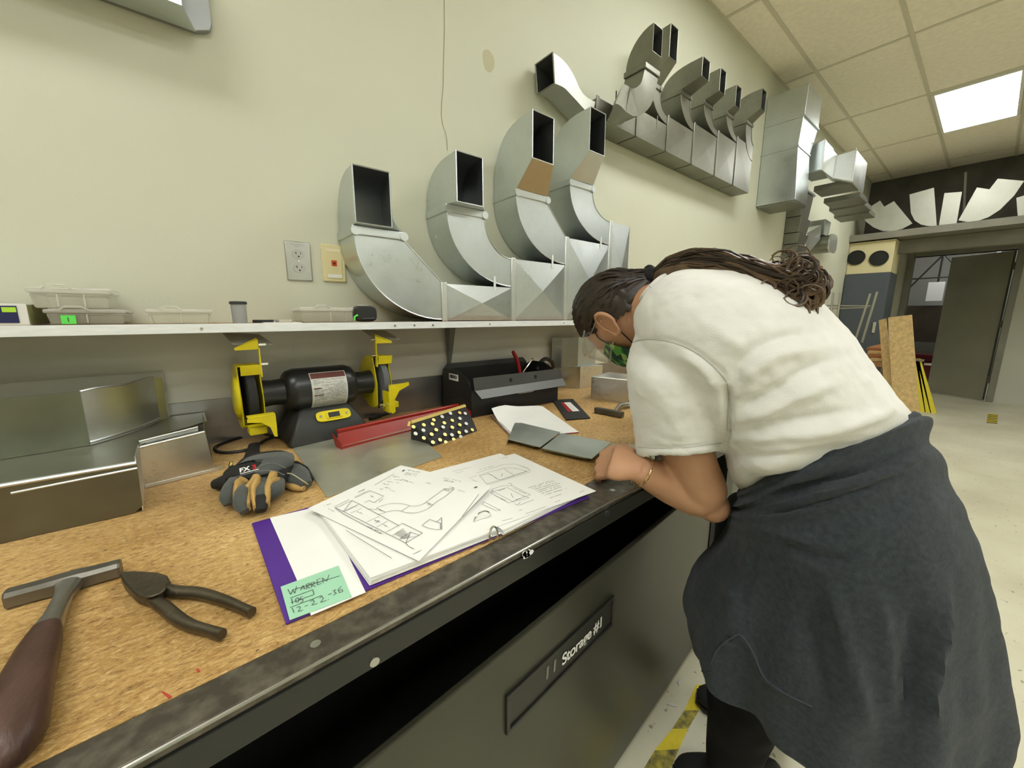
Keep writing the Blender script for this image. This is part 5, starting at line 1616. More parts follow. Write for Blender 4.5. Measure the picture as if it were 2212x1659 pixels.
for (xa, ya, xb, yb) in ((1180, 605, 1520, 495), (1255, 605, 1560, 500), (1290, 618, 1600, 520), (1320, 640, 1640, 530), (1350, 655, 1640, 560), (1390, 675, 1660, 580), (1430, 695, 1730, 600), (1500, 735, 1660, 680), (1080, 905, 1130, 890), (1560, 795, 1640, 765), (1910, 655, 1970, 635), (545, 345, 740, 295), (1100, 290, 1210, 330), (860, 190, 930, 170), (740, 690, 900, 770), (990, 590, 1180, 680), (1030, 760, 1130, 725), (800, 635, 890, 605)):
    u = 0
    while u < 1:
        w = random.uniform(.02, .07)
        if random.random() < .8:
            e_ = min(1, u+w)
            strokes(ink, [[(lerp(xa, xb, u), lerp(ya, yb, u)), (lerp(xa, xb, e_), lerp(ya, yb, e_))]], .0006, fr_)
        u += w+.012
ink.build('drawing', M_ink, rpage, smooth=0)['kind'] = 'stuff'
# top drawing sheet lying askew on the left stack
zt1 = zc+.0012+9*.0012+.0012
cs = [(866, 1005, zt1), (1062, 1050, zt1+.010), (968, 1168, zt1+.006), (850, 1213, zt1), (665, 1098, zt1)]
Q = [onz(*p) for p in cs]
ctr = onz(840, 1100, zt1+.001)
n_ = 10
tl, tr, bl = Q[0], Q[1], Q[4]
br = onz(905, 1212, zt1+.002)
g = []
for i in range(n_+1):
    row = []
    for j in range(n_+1):
        u, v = i/n_, j/n_
        p = tl.lerp(tr, u).lerp(bl.lerp(br, u), v)
        row.append(p)
    g.append(row)
tsh = MB().shell(g, .0005).build('drawing_page', M_paper, t, smooth=60)
def top_pt(x, y):
    px, py = 660+x/5.267, 990+y/5.265
    z = zt1+.001
    for _ in range(4):
        p = onz(px, py, z)
        e1_, e2_ = tr-tl, bl-tl
        d_ = p-tl
        det = e1_.x*e2_.y-e1_.y*e2_.x
        u = (d_.x*e2_.y-d_.y*e2_.x)/det; v = (e1_.x*d_.y-e1_.y*d_.x)/det
        u, v = max(0, min(1, u)), max(0, min(1, v))
        z = (tl.z*(1-u)+tr.z*u)*(1-v)+(bl.z*(1-u)+br.z*u)*v+.0009
    return onz(px, py, z)
ink = MB()
def bez(a, b_, c, d, n=10): return [tuple(np.array(a)*(1-u)**3+3*np.array(b_)*u*(1-u)**2+3*np.array(c)*u*u*(1-u)+np.array(d)*u**3) for u in np.linspace(0, 1, n)]
LN = [[(345, 565), (530, 480), (610, 520), (430, 605), (345, 565)], [(430, 605), (530, 480)], [(330, 550), (500, 470)], [(430, 605), (1140, 965)], [(610, 520), (1060, 765)], [(590, 540), (450, 600)], [(640, 570), (515, 625)],
      [(840, 660), (700, 725)], [(940, 712), (810, 785)], [(1060, 765), (915, 840)], [(1115, 800), (990, 880)], [(1060, 765), (1105, 740), (1330, 850), (1140, 965)], [(1195, 840), (1070, 920)], [(1195, 840), (1140, 965), (1280, 880)], [(1195, 840), (1300, 880)], [(1070, 920), (1250, 890)],
      [(700, 575), (800, 585), (820, 560)], bez((820, 560), (940, 500), (1080, 500), (1185, 540)), bez((1185, 540), (1260, 555), (1330, 530), (1370, 500)), [(1370, 500), (1580, 345), (1690, 350), (1600, 425)], bez((1600, 425), (1540, 470), (1500, 480), (1450, 530)), bez((1450, 530), (1360, 620), (1200, 645), (1090, 602)), bez((1090, 602), (1020, 580), (960, 595), (820, 645)), [(820, 570), (910, 615)], [(1185, 540), (1090, 602)], [(1370, 500), (1450, 530)], [(1570, 350), (1680, 355)],
      [(555, 455), (740, 370), (890, 430), (780, 505), (720, 480), (665, 505)], [(560, 440), (720, 365)], [(835, 500), (880, 460)],
      [(1325, 765), (1410, 695), (1550, 745), (1550, 810)], bez((1325, 765), (1400, 800), (1460, 815), (1550, 810)), [(1550, 675), (1550, 740)], [(1550, 675), (1490, 725)], [(1535, 740), (1535, 805)], [(440, 640), (860, 860)], [(330, 560), (440, 640)],
      [(1780, 665), (1970, 410)], [(785, 305), (1010, 175)], [(1140, 965), (1170, 1000), (1235, 1035)], [(460, 820), (980, 1138)], [(1370, 275), (1425, 290)], [(1220, 1095), (1320, 1045)]]
strokes(ink, LN, .00042, top_pt)
for k in range(9):
    strokes(ink, [[(1010+k*12, 865+k*6), (1120+k*9, 815+k*9)]], .0004, top_pt)
for c_, r in (((1112, 140), 16), ((1935, 330), 18)):
    strokes(ink, [[(c_[0]-r, c_[1]+5), (c_[0]+r, c_[1]-8)], [(c_[0]-r*.6, c_[1]+8), (c_[0]+r, c_[1]-3)]], .0012, top_pt)
random.seed(9)
for (xa, ya, xb, yb) in ((1165, 135, 1300, 160), (1140, 165, 1280, 185), (1130, 180, 1285, 210), (990, 205, 1070, 220), (960, 240, 1100, 250), (1090, 240, 1230, 285), (930, 265, 1060, 280), (880, 290, 950, 305), (870, 320, 970, 350), (850, 350, 1020, 375), (1570, 225, 1800, 268), (1580, 250, 1680, 270), (740, 425, 770, 440), (210, 545, 290, 515), (605, 380, 680, 350), (790, 705, 850, 725), (590, 610, 650, 630), (800, 740, 840, 715), (1380, 515, 1430, 535), (1580, 360, 1630, 372), (1640, 325, 1690, 340), (1745, 365, 1810, 382), (700, 770, 880, 860), (260, 575, 330, 610), (890, 760, 950, 785), (840, 585, 880, 600)):
    u = 0
    while u < 1:
        w = random.uniform(.03, .12)
        e_ = min(1, u+w)
        if random.random() < .85:
            strokes(ink, [[(lerp(xa, xb, u), lerp(ya, yb, u)+random.uniform(-6, 6)), (lerp(xa, xb, e_), lerp(ya, yb, e_)+random.uniform(-6, 6))]], .0005, top_pt)
        u += w+.03
ink.build('drawing', M_ink, tsh, smooth=0)['kind'] = 'stuff'
# rings
for (pa, pb_) in (((1024, 1130), (1061, 1118)), ((1057, 1160), (1075, 1155))):
    a, b_ = onz(*pa, zc+.010), onz(*pb_, zc+.008)
    P = [a+Vector((0, 0, -.004))]+[a.lerp(b_, .5-.5*math.cos(math.pi*i/8))+Vector((0, 0, .016*math.sin(math.pi*i/8))) for i in range(9)]+[b_+Vector((0, 0, -.004))]
    MB().tube(P, .0016, 8).build('ring', M_chrome, t)
for px in ((1060, 1158), (1078, 1152)):
    MB().ball(onz(*px, zc+.006), .003, 10).build('ring_foot', M_chrome, t)
# green note
note = flat('sticky_note', [(606, 1268), (731, 1222), (760, 1289), (626, 1340)], zc+.0012, .0004, pm('mint_paper', (.36, .66, .46), .7))
fr5 = lambda x, y: onz(540+x/2.836, 960+y/2.836, zc+.0020)
ink = MB()
LN = [[(232, 888), (250, 920), (262, 893), (275, 912), (285, 870)], [(308, 895), (325, 865), (338, 888)], [(314, 884), (334, 878)], [(348, 888), (345, 858), (362, 850), (366, 862), (350, 872), (370, 882)], [(378, 878), (374, 848), (392, 842), (396, 854), (380, 862), (402, 872)],
      [(432, 820), (410, 830), (414, 862), (438, 850)], [(412, 846), (430, 840)], [(448, 848), (443, 818), (470, 838), (485, 798)], [(258, 892), (548, 806)], [(245, 942), (385, 890), (392, 920), (250, 970)], [(255, 945), (262, 978)],
      [(278, 950), (290, 938), (302, 950), (296, 966), (282, 968), (278, 950)], [(325, 930), (306, 938), (310, 952), (326, 950), (322, 966), (308, 970)], [(245, 1000), (440, 925)], [(258, 1002), (270, 1032)], [(285, 1002), (300, 992), (310, 1000), (295, 1025), (325, 1015)], [(335, 992), (355, 985)],
      [(368, 965), (385, 950), (395, 965), (378, 985), (412, 975)], [(425, 942), (440, 930), (450, 945), (432, 968), (470, 955)], [(480, 950), (483, 952)], [(478, 922), (500, 912)], [(505, 898), (525, 890), (515, 905), (530, 912), (510, 925)], [(560, 868), (540, 890), (548, 908), (570, 900), (562, 888), (545, 895)]]
strokes(ink, LN, .00055, fr5, .0002)
ink.build('handwriting', pm('pencil_note', (.12, .16, .14), .7), note, smooth=0)

# ------------------------------------------------------------------ far end objects
def onxp(px, X): return [onx(*p, X) for p in px]
# flat sheet metal patterns standing on the mezzanine edge
M_pat = galv('pattern_sheet', (.46, .46, .40), .48, 50, .06)
pats = [([(1858, 455), (1902, 428), (1911, 441), (1932, 429), (1972, 477), (1950, 489), (1930, 494), (1908, 494), (1888, 486), (1872, 474)], 'wide notched fan shaped sheet metal pattern, leftmost on the high ledge', M_pat),
        ([(1965, 418), (2018, 403), (2024, 486), (2005, 486), (1990, 483), (1976, 474), (1968, 458)], 'bright sheet metal pattern with one rounded corner on the high ledge', M_pat),
        ([(2040, 418), (2078, 415), (2066, 484), (2028, 487)], 'narrow upright sheet metal strip on the high ledge', M_pat),
        ([(2070, 478), (2110, 407), (2137, 411), (2155, 388), (2212, 393), (2190, 425), (2160, 455), (2135, 471), (2110, 480), (2088, 481)], 'large curved sheet metal pattern with a stepped top on high ledge', M_pat),
        ([(2195, 430), (2240, 416), (2240, 464), (2198, 470)], 'sheet metal piece with toothed edge at far right of ledge', M_pat)]
for px, lab, mm in pats:
    P = onxp(px, 7.0)
    dz = 2.277-min(p.z for p in P)
    o = MB().prism([p+Vector((.0, 0, dz)) for p in P], (.006, 0, 0)).build('metal_pattern', mm, smooth=0)
    tag(o, lab, 'pattern', 'sheet metal patterns on the ledge')
o = thing('hanging_rod', (7.2, -.99, 2.28), 'thin steel hanger rod rising behind the sheet metal patterns', 'rod')
MB().cyl(onx(2080, 500, 7.3), onx(2086, 372, 7.3), .012, 8).build('rod', M_grey, o)
MB().cyl(onx(2079, 486, 7.3), onx(2079, 490, 7.3), .03, 10).build('foot', M_grey, o)
# locker and cream box with two ports
t = thing('steel_locker', (7.3, -.2, 0), 'tall blue grey steel cabinet against the wall under the ledge', 'cabinet')
M_lock = pm('locker_grey', (.075, .088, .10), .4, var=.08, vscale=3)
MB().box((7.0, -.455, .02), (7.55, -.003, 1.775)).build('body', M_lock, t, smooth=0, bevel=.004)
MB().box((6.985, -.452, .06), (6.9995, -.01, 1.76)).build('door', M_lock, t, smooth=0, bevel=.003)
MB().box((6.965, -.40, 1.0), (6.984, -.37, 1.14)).build('handle', M_chrome, t, bevel=.003)
MB().box((7.02, -.44, 0), (7.53, -.02, .0195)).build('plinth', M_black_m, t, smooth=0)
t = thing('speaker_box', (7.25, -.21, 1.776), 'cream box with two round black ports on top of the tall cabinet', 'box')
M_crm = pm('cream_paint', (.66, .59, .34), .5, var=.05, vscale=5)
MB().box((7.02, -.452, 1.777), (7.5, -.004, 2.165)).build('case', M_crm, t, smooth=0, bevel=.003)
MB().box((7.0, -.458, 2.1655), (7.5, -.002, 2.18)).build('top_edge', M_crm, t, smooth=0, bevel=.002)
for px in ((1850, 555), (1899, 556)):
    c = onx(*px, 7.02)
    MB().tube([(7.0195, c.y, c.z-.012), (7.008, c.y, c.z-.012)], .088, 32).build('port', pm('port_black', (.008, .009, .007), .6), t)
    rr = MB()
    rr.tube([(7.006, c.y+.09*math.cos(a), c.z-.012+.09*math.sin(a)) for a in [2*math.pi*i/32 for i in range(33)]], .006, 6, False)
    rr.build('port_rim', M_blackpl, t)
# work table with upturned stool and lumber
t = thing('work_table', (5.9, -.45, 0), 'wooden work table behind the person carrying lumber and an upturned stool', 'table')
M_tw = pm('table_wood', (.30, .15, .06), .5, var=.2, vscale=8, stretch=(1, 5, 1))
MB().box((5.45, -.80, .70), (6.6, -.05, .75)).build('tabletop', M_tw, t, smooth=0, bevel=.004)
for x in (5.50, 6.5):
    for y in (-.76, -.12):
        MB().box((x, y, 0), (x+.06, y+.06, .699)).build('leg', M_tw, t, smooth=0)
t = thing('stool', (5.8, -.4, .751), 'steel legged stool standing upside down on the work table', 'stool')
M_sl = pm('stool_steel', (.42, .42, .36), .35, .8)
legs = [((1845, 742), (1880, 634)), ((1862, 740), (1895, 630)), ((1790, 720), (1800, 632)), ((1806, 720), (1815, 632))]
for a, b_ in legs:
    MB().cyl(onx(*a, 5.75), onx(*b_, 5.75), .011, 8).build('leg', M_sl, t)
for a, b_ in (((1776, 660), (1880, 661)), ((1790, 667), (1876, 664))):
    MB().cyl(onx(*a, 5.76), onx(*b_, 5.76), .008, 8).build('rung', M_sl, t)
sc_ = onx(1830, 738, 5.75)
MB().tube([(5.75, sc_.y, .753), (5.75, sc_.y, .79)], .16, 24).build('seat', M_tw, t)
M_lum = pm('lumber', (.60, .42, .19), .6, var=.2, vscale=6, stretch=(1, 6, 6))
M_lumr = pm('lumber_red', (.33, .13, .05), .6, var=.2, vscale=6, stretch=(1, 6, 6))
for k in range(4):
    z = .752+k*.034
    o = MB().box((5.5+.04*k, -.78, z), (6.45, -.60+.02*k, z+.032)).build('lumber_board', M_lumr if k % 2 else M_lum, smooth=0, bevel=.002)
    tag(o, ['bottom board of the small lumber stack on work table', 'second board up in lumber stack on work table', 'third board up in lumber stack on work table', 'top board of the small lumber stack on work table'][k], 'board', 'lumber stack')
# boards leaning
for i, (px, X, lab) in enumerate([([(1918, 686), (1969, 680), (1985, 890), (1930, 912)], 5.20, 'pale wide board leaning at the end of the work table'), ([(1898, 692), (1913, 688), (1935, 900), (1915, 905)], 5.28, 'narrow pale board leaning beside the wide board')]):
    P = onxp(px, X)
    for i_ in (2, 3):
        j_ = 3-i_
        f_ = (P[j_].z-.001)/(P[j_].z-P[i_].z)
        P[i_] = P[j_].lerp(P[i_], f_)
    P[0], P[1] = [onx(*px[i_], X+.22) for i_ in (0, 1)]
    o = MB().prism(P, (.05, 0, 0)).build('leaning_board', M_lum, smooth=0, bevel=.002)
    tag(o, lab, 'board', 'boards leaning at the table end')
t = thing('yellow_frame', tuple(onz(2010, 885, 0)), 'folded bright yellow trestle standing on floor near the doorway', 'trestle')
M_yb = pm('trestle_yellow', (.78, .66, .05), .45)
for dx in (-24, -12, 0):
    a, b_ = onz(2018+dx*.9, 886, 0), None
    a = Vector((7.2, onx(2018+dx, 884, 7.2).y, .0))
    b_ = onx(1984+dx*.25, 775, 7.2)
    d_ = (b_-a)
    MB().hexa([a+Vector((0, -.028, 0)), a+Vector((0, .028, 0)), a+Vector((.03, .028, 0)), a+Vector((.03, -.028, 0))], [b_+Vector((0, -.018, 0)), b_+Vector((0, .018, 0)), b_+Vector((.03, .018, 0)), b_+Vector((.03, -.018, 0))]).build('rail', M_yb, t, smooth=0)
MB().obox(onx(1984, 778, 7.2), (.02, 0, 0), (0, .05, 0), (0, 0, .012)).build('hinge', M_steel, t, smooth=0)
# wooden handle leaning on the wall behind the person
o = MB().prism([Vector((5.1, onx(1768, 655, 5.1).y, .001)), Vector((5.1, onx(1780, 655, 5.1).y, .001)), onx(1777, 575, 5.1), onx(1770, 573, 5.1)], (.02, 0, 0)).build('wooden_stake', pm('orange_wood', (.45, .18, .06), .55), smooth=0)
tag(o, 'orange wooden stake upright by the wall behind the person', 'stake')
# ------------------------------------------------------------------ the person leaning over the bench
M_skin = pm('skin', (.50, .27, .155), .48, var=.06, vscale=18, bump=.04, bscale=350, spec=.4)
M_tee = pm('white_cotton', (.73, .725, .69), .85, var=.02, vscale=40, bump=.12, bscale=420, spec=.15, sheen=.15)
M_hood = pm('charcoal_fleece', (.040, .048, .055), .95, var=.22, vscale=120, bump=.35, bscale=600, spec=.1, sheen=.12)
M_trou = pm('black_trousers', (.008, .008, .009), .85, bump=.15, bscale=400, spec=.15)
M_hair = pm('dark_hair', (.026, .017, .011), .42, var=.45, vscale=30, stretch=(1, 1, 6), spec=.5)
M_hair2 = pm('brown_hair', (.085, .050, .026), .40, var=.5, vscale=26, spec=.5)

fdir = Vector((-.36, .933, 0)).normalized()
left = Vector((-fdir.y, fdir.x, 0))
taxis = Vector((-.15, .33, .33)).normalized()
dors = left.cross(taxis).normalized()
if dors.z < 0: dors = -dors

def fit_ring(A, B, D, u, v, ra, rb, n=48, ex=1.0):
    A = np.array(A, float); B = np.array(B, float)
    e = B-A
    Ln = np.linalg.norm(e); e = e/Ln
    m = (A+B)/2; s = 1.0
    if u is None or isinstance(u, float):       # ring seen edge-on: its plane holds the sight line (u = blend towards v given)
        w_ = 0. if u is None else u
        c = at(m[0], m[1], D)
        ue = (Vector(CAM)-c).normalized(); ve = at(B[0], B[1], D)-at(A[0], A[1], D)
        ve = (ve-ue*ve.dot(ue)).normalized()
        if w_:
            uu, vv = v
            if vv.dot(ve) < 0: vv = -vv
            ue = (ue*(1-w_)+uu*w_).normalized(); ve = ve*(1-w_)+vv*w_; ve = (ve-ue*ve.dot(ue)).normalized()
        u, v = ue, ve
    for _ in range(12):
        c = at(m[0], m[1], D)
        pts = [c+u*(ra*s*math.copysign(abs(math.cos(q))**ex, math.cos(q)))+v*(rb*s*math.copysign(abs(math.sin(q))**ex, math.sin(q))) for q in [2*math.pi*i/n for i in range(n)]]
        pr = [float((pj(p)-A) @ e) for p in pts]
        lo, hi = min(pr), max(pr)
        s *= Ln/(hi-lo)
        m = m+e*((Ln-(hi+lo))/2)*.8
    return pts

def resample(rings, per):
    """smooth the ring sequence along its length"""
    out = []
    n = len(rings[0])
    cols = [smoothpath([r[i] for r in rings], per) for i in range(n)]
    return [[cols[i][k] for i in range(n)] for k in range(len(cols[0]))]

def union(parts, voxel, smooth=4, fac=.5):
    """fuse closed surfaces into one continuous skin"""
    mb = MB()
    for p in parts:
        mb.add(p.v, p.f)
    me = bpy.data.meshes.new('tmp')
    me.from_pydata(mb.v, [], mb.f)
    bm = bmesh.new(); bm.from_mesh(me)
    bmesh.ops.recalc_face_normals(bm, faces=bm.faces)
    bm.to_mesh(me); bm.free()
    o = bpy.data.objects.new('tmp', me)
    COL.objects.link(o)
    r = o.modifiers.new('r', 'REMESH'); r.mode = 'VOXEL'; r.voxel_size = voxel
    if smooth:
        s = o.modifiers.new('s', 'SMOOTH'); s.iterations = smooth; s.factor = fac
    dg = bpy.context.evaluated_depsgraph_get()
    ev = bpy.data.meshes.new_from_object(o.evaluated_get(dg))
    out = MB()
    out.v = [v.co.copy() for v in ev.vertices]
    out.f = [tuple(p.vertices) for p in ev.polygons]
    out.m = [0]*len(out.f)
    bpy.data.objects.remove(o, do_unlink=True)
    return out

def normals(mb):
    me = bpy.data.meshes.new('tmp2')
    me.from_pydata(mb.v, [], mb.f); me.update()
    nn = np.zeros(len(mb.v)*3); me.vertices.foreach_get('normal', nn)
    return nn.reshape(-1, 3)

def displace(mb, folds, nz=()):
    """folds traced on the cloth: (pixel polyline, half width m, height m); only the side they were traced on"""
    V = np.array([tuple(p) for p in mb.v]); N = normals(mb)
    if np.einsum('ij,ij->i', N, V-V.mean(0)).mean() < 0:
        N = -N
    d = (V-CAM) @ RM.T
    P = np.stack([W/2+FPX*d[:, 0]/d[:, 2], H/2-FPX*d[:, 1]/d[:, 2]], 1)
    vis = np.clip(-np.einsum('ij,ij->i', N, (V-CAM)/np.linalg.norm(V-CAM, axis=1)[:, None])*3, 0, 1)
    disp = np.zeros(len(V))
    for poly, wpx, amp in folds:
        pl = np.array([tuple(p)[:2] for p in smoothpath([(x, y, 0) for x, y in poly], 5)])
        best = np.full(len(V), 1e9); par = np.zeros(len(V))
        for k in range(len(pl)-1):
            a, b_ = pl[k], pl[k+1]
            ab = b_-a
            t_ = np.clip(((P-a) @ ab)/(ab @ ab+1e-9), 0, 1)
            dd = np.linalg.norm(P-(a+t_[:, None]*ab), axis=1)
            q = dd < best
            best[q] = dd[q]; par[q] = (k+t_[q])/(len(pl)-1)
        taper = np.clip(np.sin(np.pi*np.clip(par, .03, .97))*1.6, 0, 1)
        disp += amp*np.exp(-(best/wpx)**2)*taper*vis
    for sc_, amp, st in nz:
        disp += amp*np.array([noise.noise(Vector((p[0]*sc_*st[0], p[1]*sc_*st[1], p[2]*sc_*st[2]))) for p in V])
    V = V+N*disp[:, None]
    mb.v = [Vector(p) for p in V]
    return mb

# ---- skeleton points
Hc = at(1337, 684, 1.02)
hc_ = Vector((-.32, .86, .34)).normalized()        # towards the crown
hg = Vector((-.257, .313, -.9)); hg = (hg-hc_*hg.dot(hc_)).normalized()      # towards the face
hl = hc_.cross(hg).normalized()                    # her left
_q = math.radians(32)
hg, hl = (hg*math.cos(_q)-hl*math.sin(_q)).normalized(), (hl*math.cos(_q)+hg*math.sin(_q)).normalized()
N_ = at(1440, 655, .94)
SH = at(1440, 790, .82)
HEM = at(1488, 990, .862)
EL = at(1518, 1068, .885)
FM = at(1450, 1046, .865)
WR = onz(1378, 1012, ZB+.046)
pel = at(1810, 1090, .98)

# ---- head
def head_pt(dc, dg, dl, off=0.):
    n = math.sqrt(dc*dc+dg*dg+dl*dl); dc, dg, dl = dc/n, dg/n, dl/n
    rc = .112 if dc > 0 else .122
    rg = .100 if dg < 0 else .098
    k = 1.0
    x = Vector((dc*rc, dg*rg, dl*.078))
    if dc < 0:                     # jaw narrows
        x.z *= 1-.30*(-dc)
        if dg > 0: x.y *= 1-.10*(-dc)
        else: x.y *= 1-.45*(-dc)
    if dc > 0 and dg < 0: x.y *= 1.03
    v = hc_*x.x+hg*x.y+hl*x.z
    if off: v = v+v.normalized()*off
    return Hc+v
def head_grid(off, n=44, m=28):
    return [[head_pt(math.cos(math.pi*i/m), math.sin(math.pi*i/m)*math.cos(2*math.pi*j/n), math.sin(math.pi*i/m)*math.sin(2*math.pi*j/n), off) for j in range(n)] for i in range(1, m)]
hd = MB().loft(head_grid(0.))
nose = MB().ball(Hc+hg*.098+hc_*-.022, (.024, .016, .014), 12, ax=(hc_, hg, hl))
brow = MB().ball(Hc+hg*.080+hc_*.018, (.014, .018, .050), 12, ax=(hc_, hg, hl))
chin = MB().ball(Hc+hg*.066+hc_*-.098, (.024, .026, .030), 12, ax=(hc_, hg, hl))
neck = MB().tube(smoothpath([Hc-hc_*.055-hg*.012, Hc.lerp(N_, .55)+hg*.004, N_+taxis*.0, N_-taxis*.10], 4), [.046]*4+[.048]*4+[.056]*4+[.075], 20)

# ---- shirt body
st_ = [((1660, 1085), (1950, 965), .972, .175, .15), ((1604, 1056), (1976, 908), .972, .185, .15), ((1572, 1010), (1945, 862), .965, .19, .135), ((1552, 950), (1890, 795), .955, .195, .135), ((1500, 900), (1832, 722), .945, .20, .14),
       ((1448, 850), (1765, 662), .935, .205, .14), ((1400, 790), (1665, 618), .925, .205, .13), ((1376, 735), (1560, 597), .92, .19, .11), ((1368, 690), (1480, 592), .925, .14, .085), ((1392, 650), (1437, 597), .935, .075, .06)]
wt_ = [0., 0., .25, .5, .75, 1., 1., 1., 1., 1.]
tors = [fit_ring(a, b_, D, w_, (left, dors), ra, rb, 48, .9) for (a, b_, D, ra, rb), w_ in zip(st_, wt_)]
tors_s = resample(tors, 5)
shirt_body = MB().loft(tors_s)
arm_ax = (EL-SH).normalized()
su_ = left-arm_ax*left.dot(arm_ax); su_.normalize()
sv_ = arm_ax.cross(su_).normalized()
sl_ = [((1395, 690), (1520, 640), .90, 1, 1), ((1362, 735), (1530, 715), .855, 1, .95), ((1353, 790), (1556, 790), .835, 1, .9), ((1360, 850), (1566, 860), .838, 1, .86), ((1369, 920), (1563, 925), .846, 1, .84), ((1380, 989), (1561, 978), .855, 1, .82)]
slv = [fit_ring(a, b_, D, w_, (su_, sv_), ra, rb, 40) for (a, b_, D, ra, rb), w_ in zip(sl_, (1., .8, .5, .2, .0, .0))]
cen = sum(slv[-1], Vector())/len(slv[-1])
cup = [[cen+(p-cen)*.93 for p in slv[-1]], [cen+(p-cen)*.88-arm_ax*.035 for p in slv[-1]], [cen+(p-cen)*.5-arm_ax*.04 for p in slv[-1]]]
sleeve = MB().loft(resample(slv, 5)+cup)
# right sleeve, mirrored across the body, hidden side
mid = sum(tors[6], Vector())/48
SHr = mid-left*.18+dors*-.03
HEMr = SHr+Vector((.02, .10, -.17))
sleeve_r = MB().tube([mid-left*.08, SHr, SHr.lerp(HEMr, .5), HEMr], [.08, .085, .08, .078], 28)
tee = union([shirt_body, sleeve, sleeve_r], .0042, 9)
FO = [([(1356, 742), (1400, 733), (1455, 738), (1510, 765), (1555, 800), (1572, 822)], 5, -.0035), ([(1362, 700), (1368, 660), (1400, 628), (1425, 600)], 5, .0025), ([(1355, 748), (1350, 790), (1352, 830)], 6, -.002),
      ([(1566, 828), (1572, 870), (1571, 930), (1560, 970)], 9, -.014), ([(1580, 840), (1592, 790), (1640, 748), (1720, 722), (1790, 715)], 14, -.007), ([(1600, 850), (1630, 795), (1690, 765), (1780, 752)], 16, .008),
      ([(1575, 890), (1640, 860), (1700, 825), (1760, 790), (1830, 770)], 13, -.0065), ([(1575, 915), (1660, 888), (1740, 850), (1830, 822)], 15, .0085), ([(1570, 935), (1650, 915), (1750, 905), (1850, 880)], 11, -.0065),
      ([(1575, 955), (1670, 945), (1780, 935), (1880, 905), (1940, 880)], 13, .0075), ([(1580, 985), (1680, 985), (1770, 975), (1860, 950)], 10, -.006), ([(1590, 1010), (1690, 1010), (1790, 995), (1900, 950)], 13, .007), ([(1600, 1035), (1680, 1040), (1750, 1020)], 9, -.006),
      ([(1620, 760), (1560, 720), (1500, 690)], 18, .004), ([(1650, 690), (1720, 690), (1800, 700)], 14, -.003), ([(1460, 760), (1520, 800), (1550, 850)], 12, .006), ([(1440, 780), (1500, 840), (1540, 920)], 16, -.004), ([(1380, 800), (1440, 880), (1480, 960)], 20, .003), ([(1850, 800), (1900, 850), (1935, 905)], 14, .004), ([(1470, 640), (1560, 660), (1650, 700)], 22, -.0035)]
FO += [([(1374, 967), (1430, 968), (1500, 963), (1566, 956)], 3.2, -.0022), ([(1376, 978), (1430, 979), (1500, 975), (1566, 968)], 6, .0015)]
displace(tee, FO, [(9, .0045, (1, 1, 1)), (24, .0024, (1, 1, 1.4)), (60, .0011, (1, 1, 1.3)), (130, .0004, (1, 1, 1))])

# ---- arms and hands
la = MB().tube(smoothpath([SH+Vector((.03, .03, .0)), SH, HEM, EL, FM, WR], 6), list(np.interp(np.linspace(0, 5, 31), [0, 1, 2, 2.6, 3, 3.5, 4, 5], [.03, .042, .0525, .050, .046, .046, .0435, .0285])), 22)
tip = MB().ball(at(1541, 1094, .888), .034, 14)
def hand(wr, K, pw, pt, nm=1):
    """wrist, knuckle centre, palm width axis (index -> little), palm thickness axis (palm side)"""
    ax = (K-wr).normalized()
    parts = []
    rings = []
    for u, w, th in ((-.15, .026, .021), (.15, .029, .020), (.5, .039, .019), (.85, .043, .018), (1.05, .041, .015)):
        c = wr.lerp(K, u)
        rings.append([c+pw*(w*math.copysign(abs(math.cos(q))**.8, math.cos(q)))+pt*(th*math.sin(q)) for q in [2*math.pi*k/18 for k in range(18)]])
    parts.append(MB().loft(resample(rings, 3)))
    for i, (o_, ln, r) in enumerate(((-.031, .042, .0095), (-.0105, .046, .0098), (.010, .043, .0094), (.030, .034, .0084))):
        b0 = K+pw*o_-ax*.012
        d1 = (ax*.75+pt*.66).normalized(); d2 = (ax*-.05+pt*1.0).normalized(); d3 = (ax*-.75+pt*.66).normalized()
        p1 = b0+d1*(ln+.012); p2 = p1+d2*ln*.62; p3 = p2+d3*ln*.5
        parts.append(MB().tube([b0, b0.lerp(p1, .5), p1, p1.lerp(p2, .5), p2, p3], [r*1.1, r*1.02, r*1.06, r*.95, r*.95, r*.72], 12))
    tb0 = wr.lerp(K, .35)-pw*.030
    parts.append(MB().tube([tb0, tb0-pw*.016+ax*.022+pt*.012, tb0-pw*.010+ax*.050+pt*.026, tb0+pw*.004+ax*.068+pt*.036], [.014, .0125, .011, .0085], 12))
    return parts
KN = onz(1322, 996, ZB+.053)
axh = (KN-WR).normalized()
pw_ = Vector((-.50, -.62, -.62)); pw_ = (pw_-axh*pw_.dot(axh)).normalized()
pt_ = axh.cross(pw_).normalized()
if pt_.dot(Vector((.64, .77, -.3))) < 0: pt_ = -pt_
lh = hand(WR, KN, pw_, pt_)
WRr = Vector((1.12, -.84, ZB+.060)); KNr = WRr+Vector((-.055, .062, .002)); ELr = WRr+Vector((.16, -.16, .06))
axr = (KNr-WRr).normalized(); pwr = Vector((.5, .5, -.7)); pwr = (pwr-axr*pwr.dot(axr)).normalized(); ptr = Vector((-.4, .2, -.6)); ptr = (ptr-axr*ptr.dot(axr)-pwr*ptr.dot(pwr)).normalized()
rh = hand(WRr, KNr, pwr, ptr)
ra_ = MB().tube(smoothpath([mid-left*.10, SHr, SHr.lerp(ELr, .6), ELr, ELr.lerp(WRr, .5), WRr], 5), list(np.interp(np.linspace(0, 5, 26), [0, 1, 2, 3, 4, 5], [.05, .055, .05, .044, .042, .028])), 18)
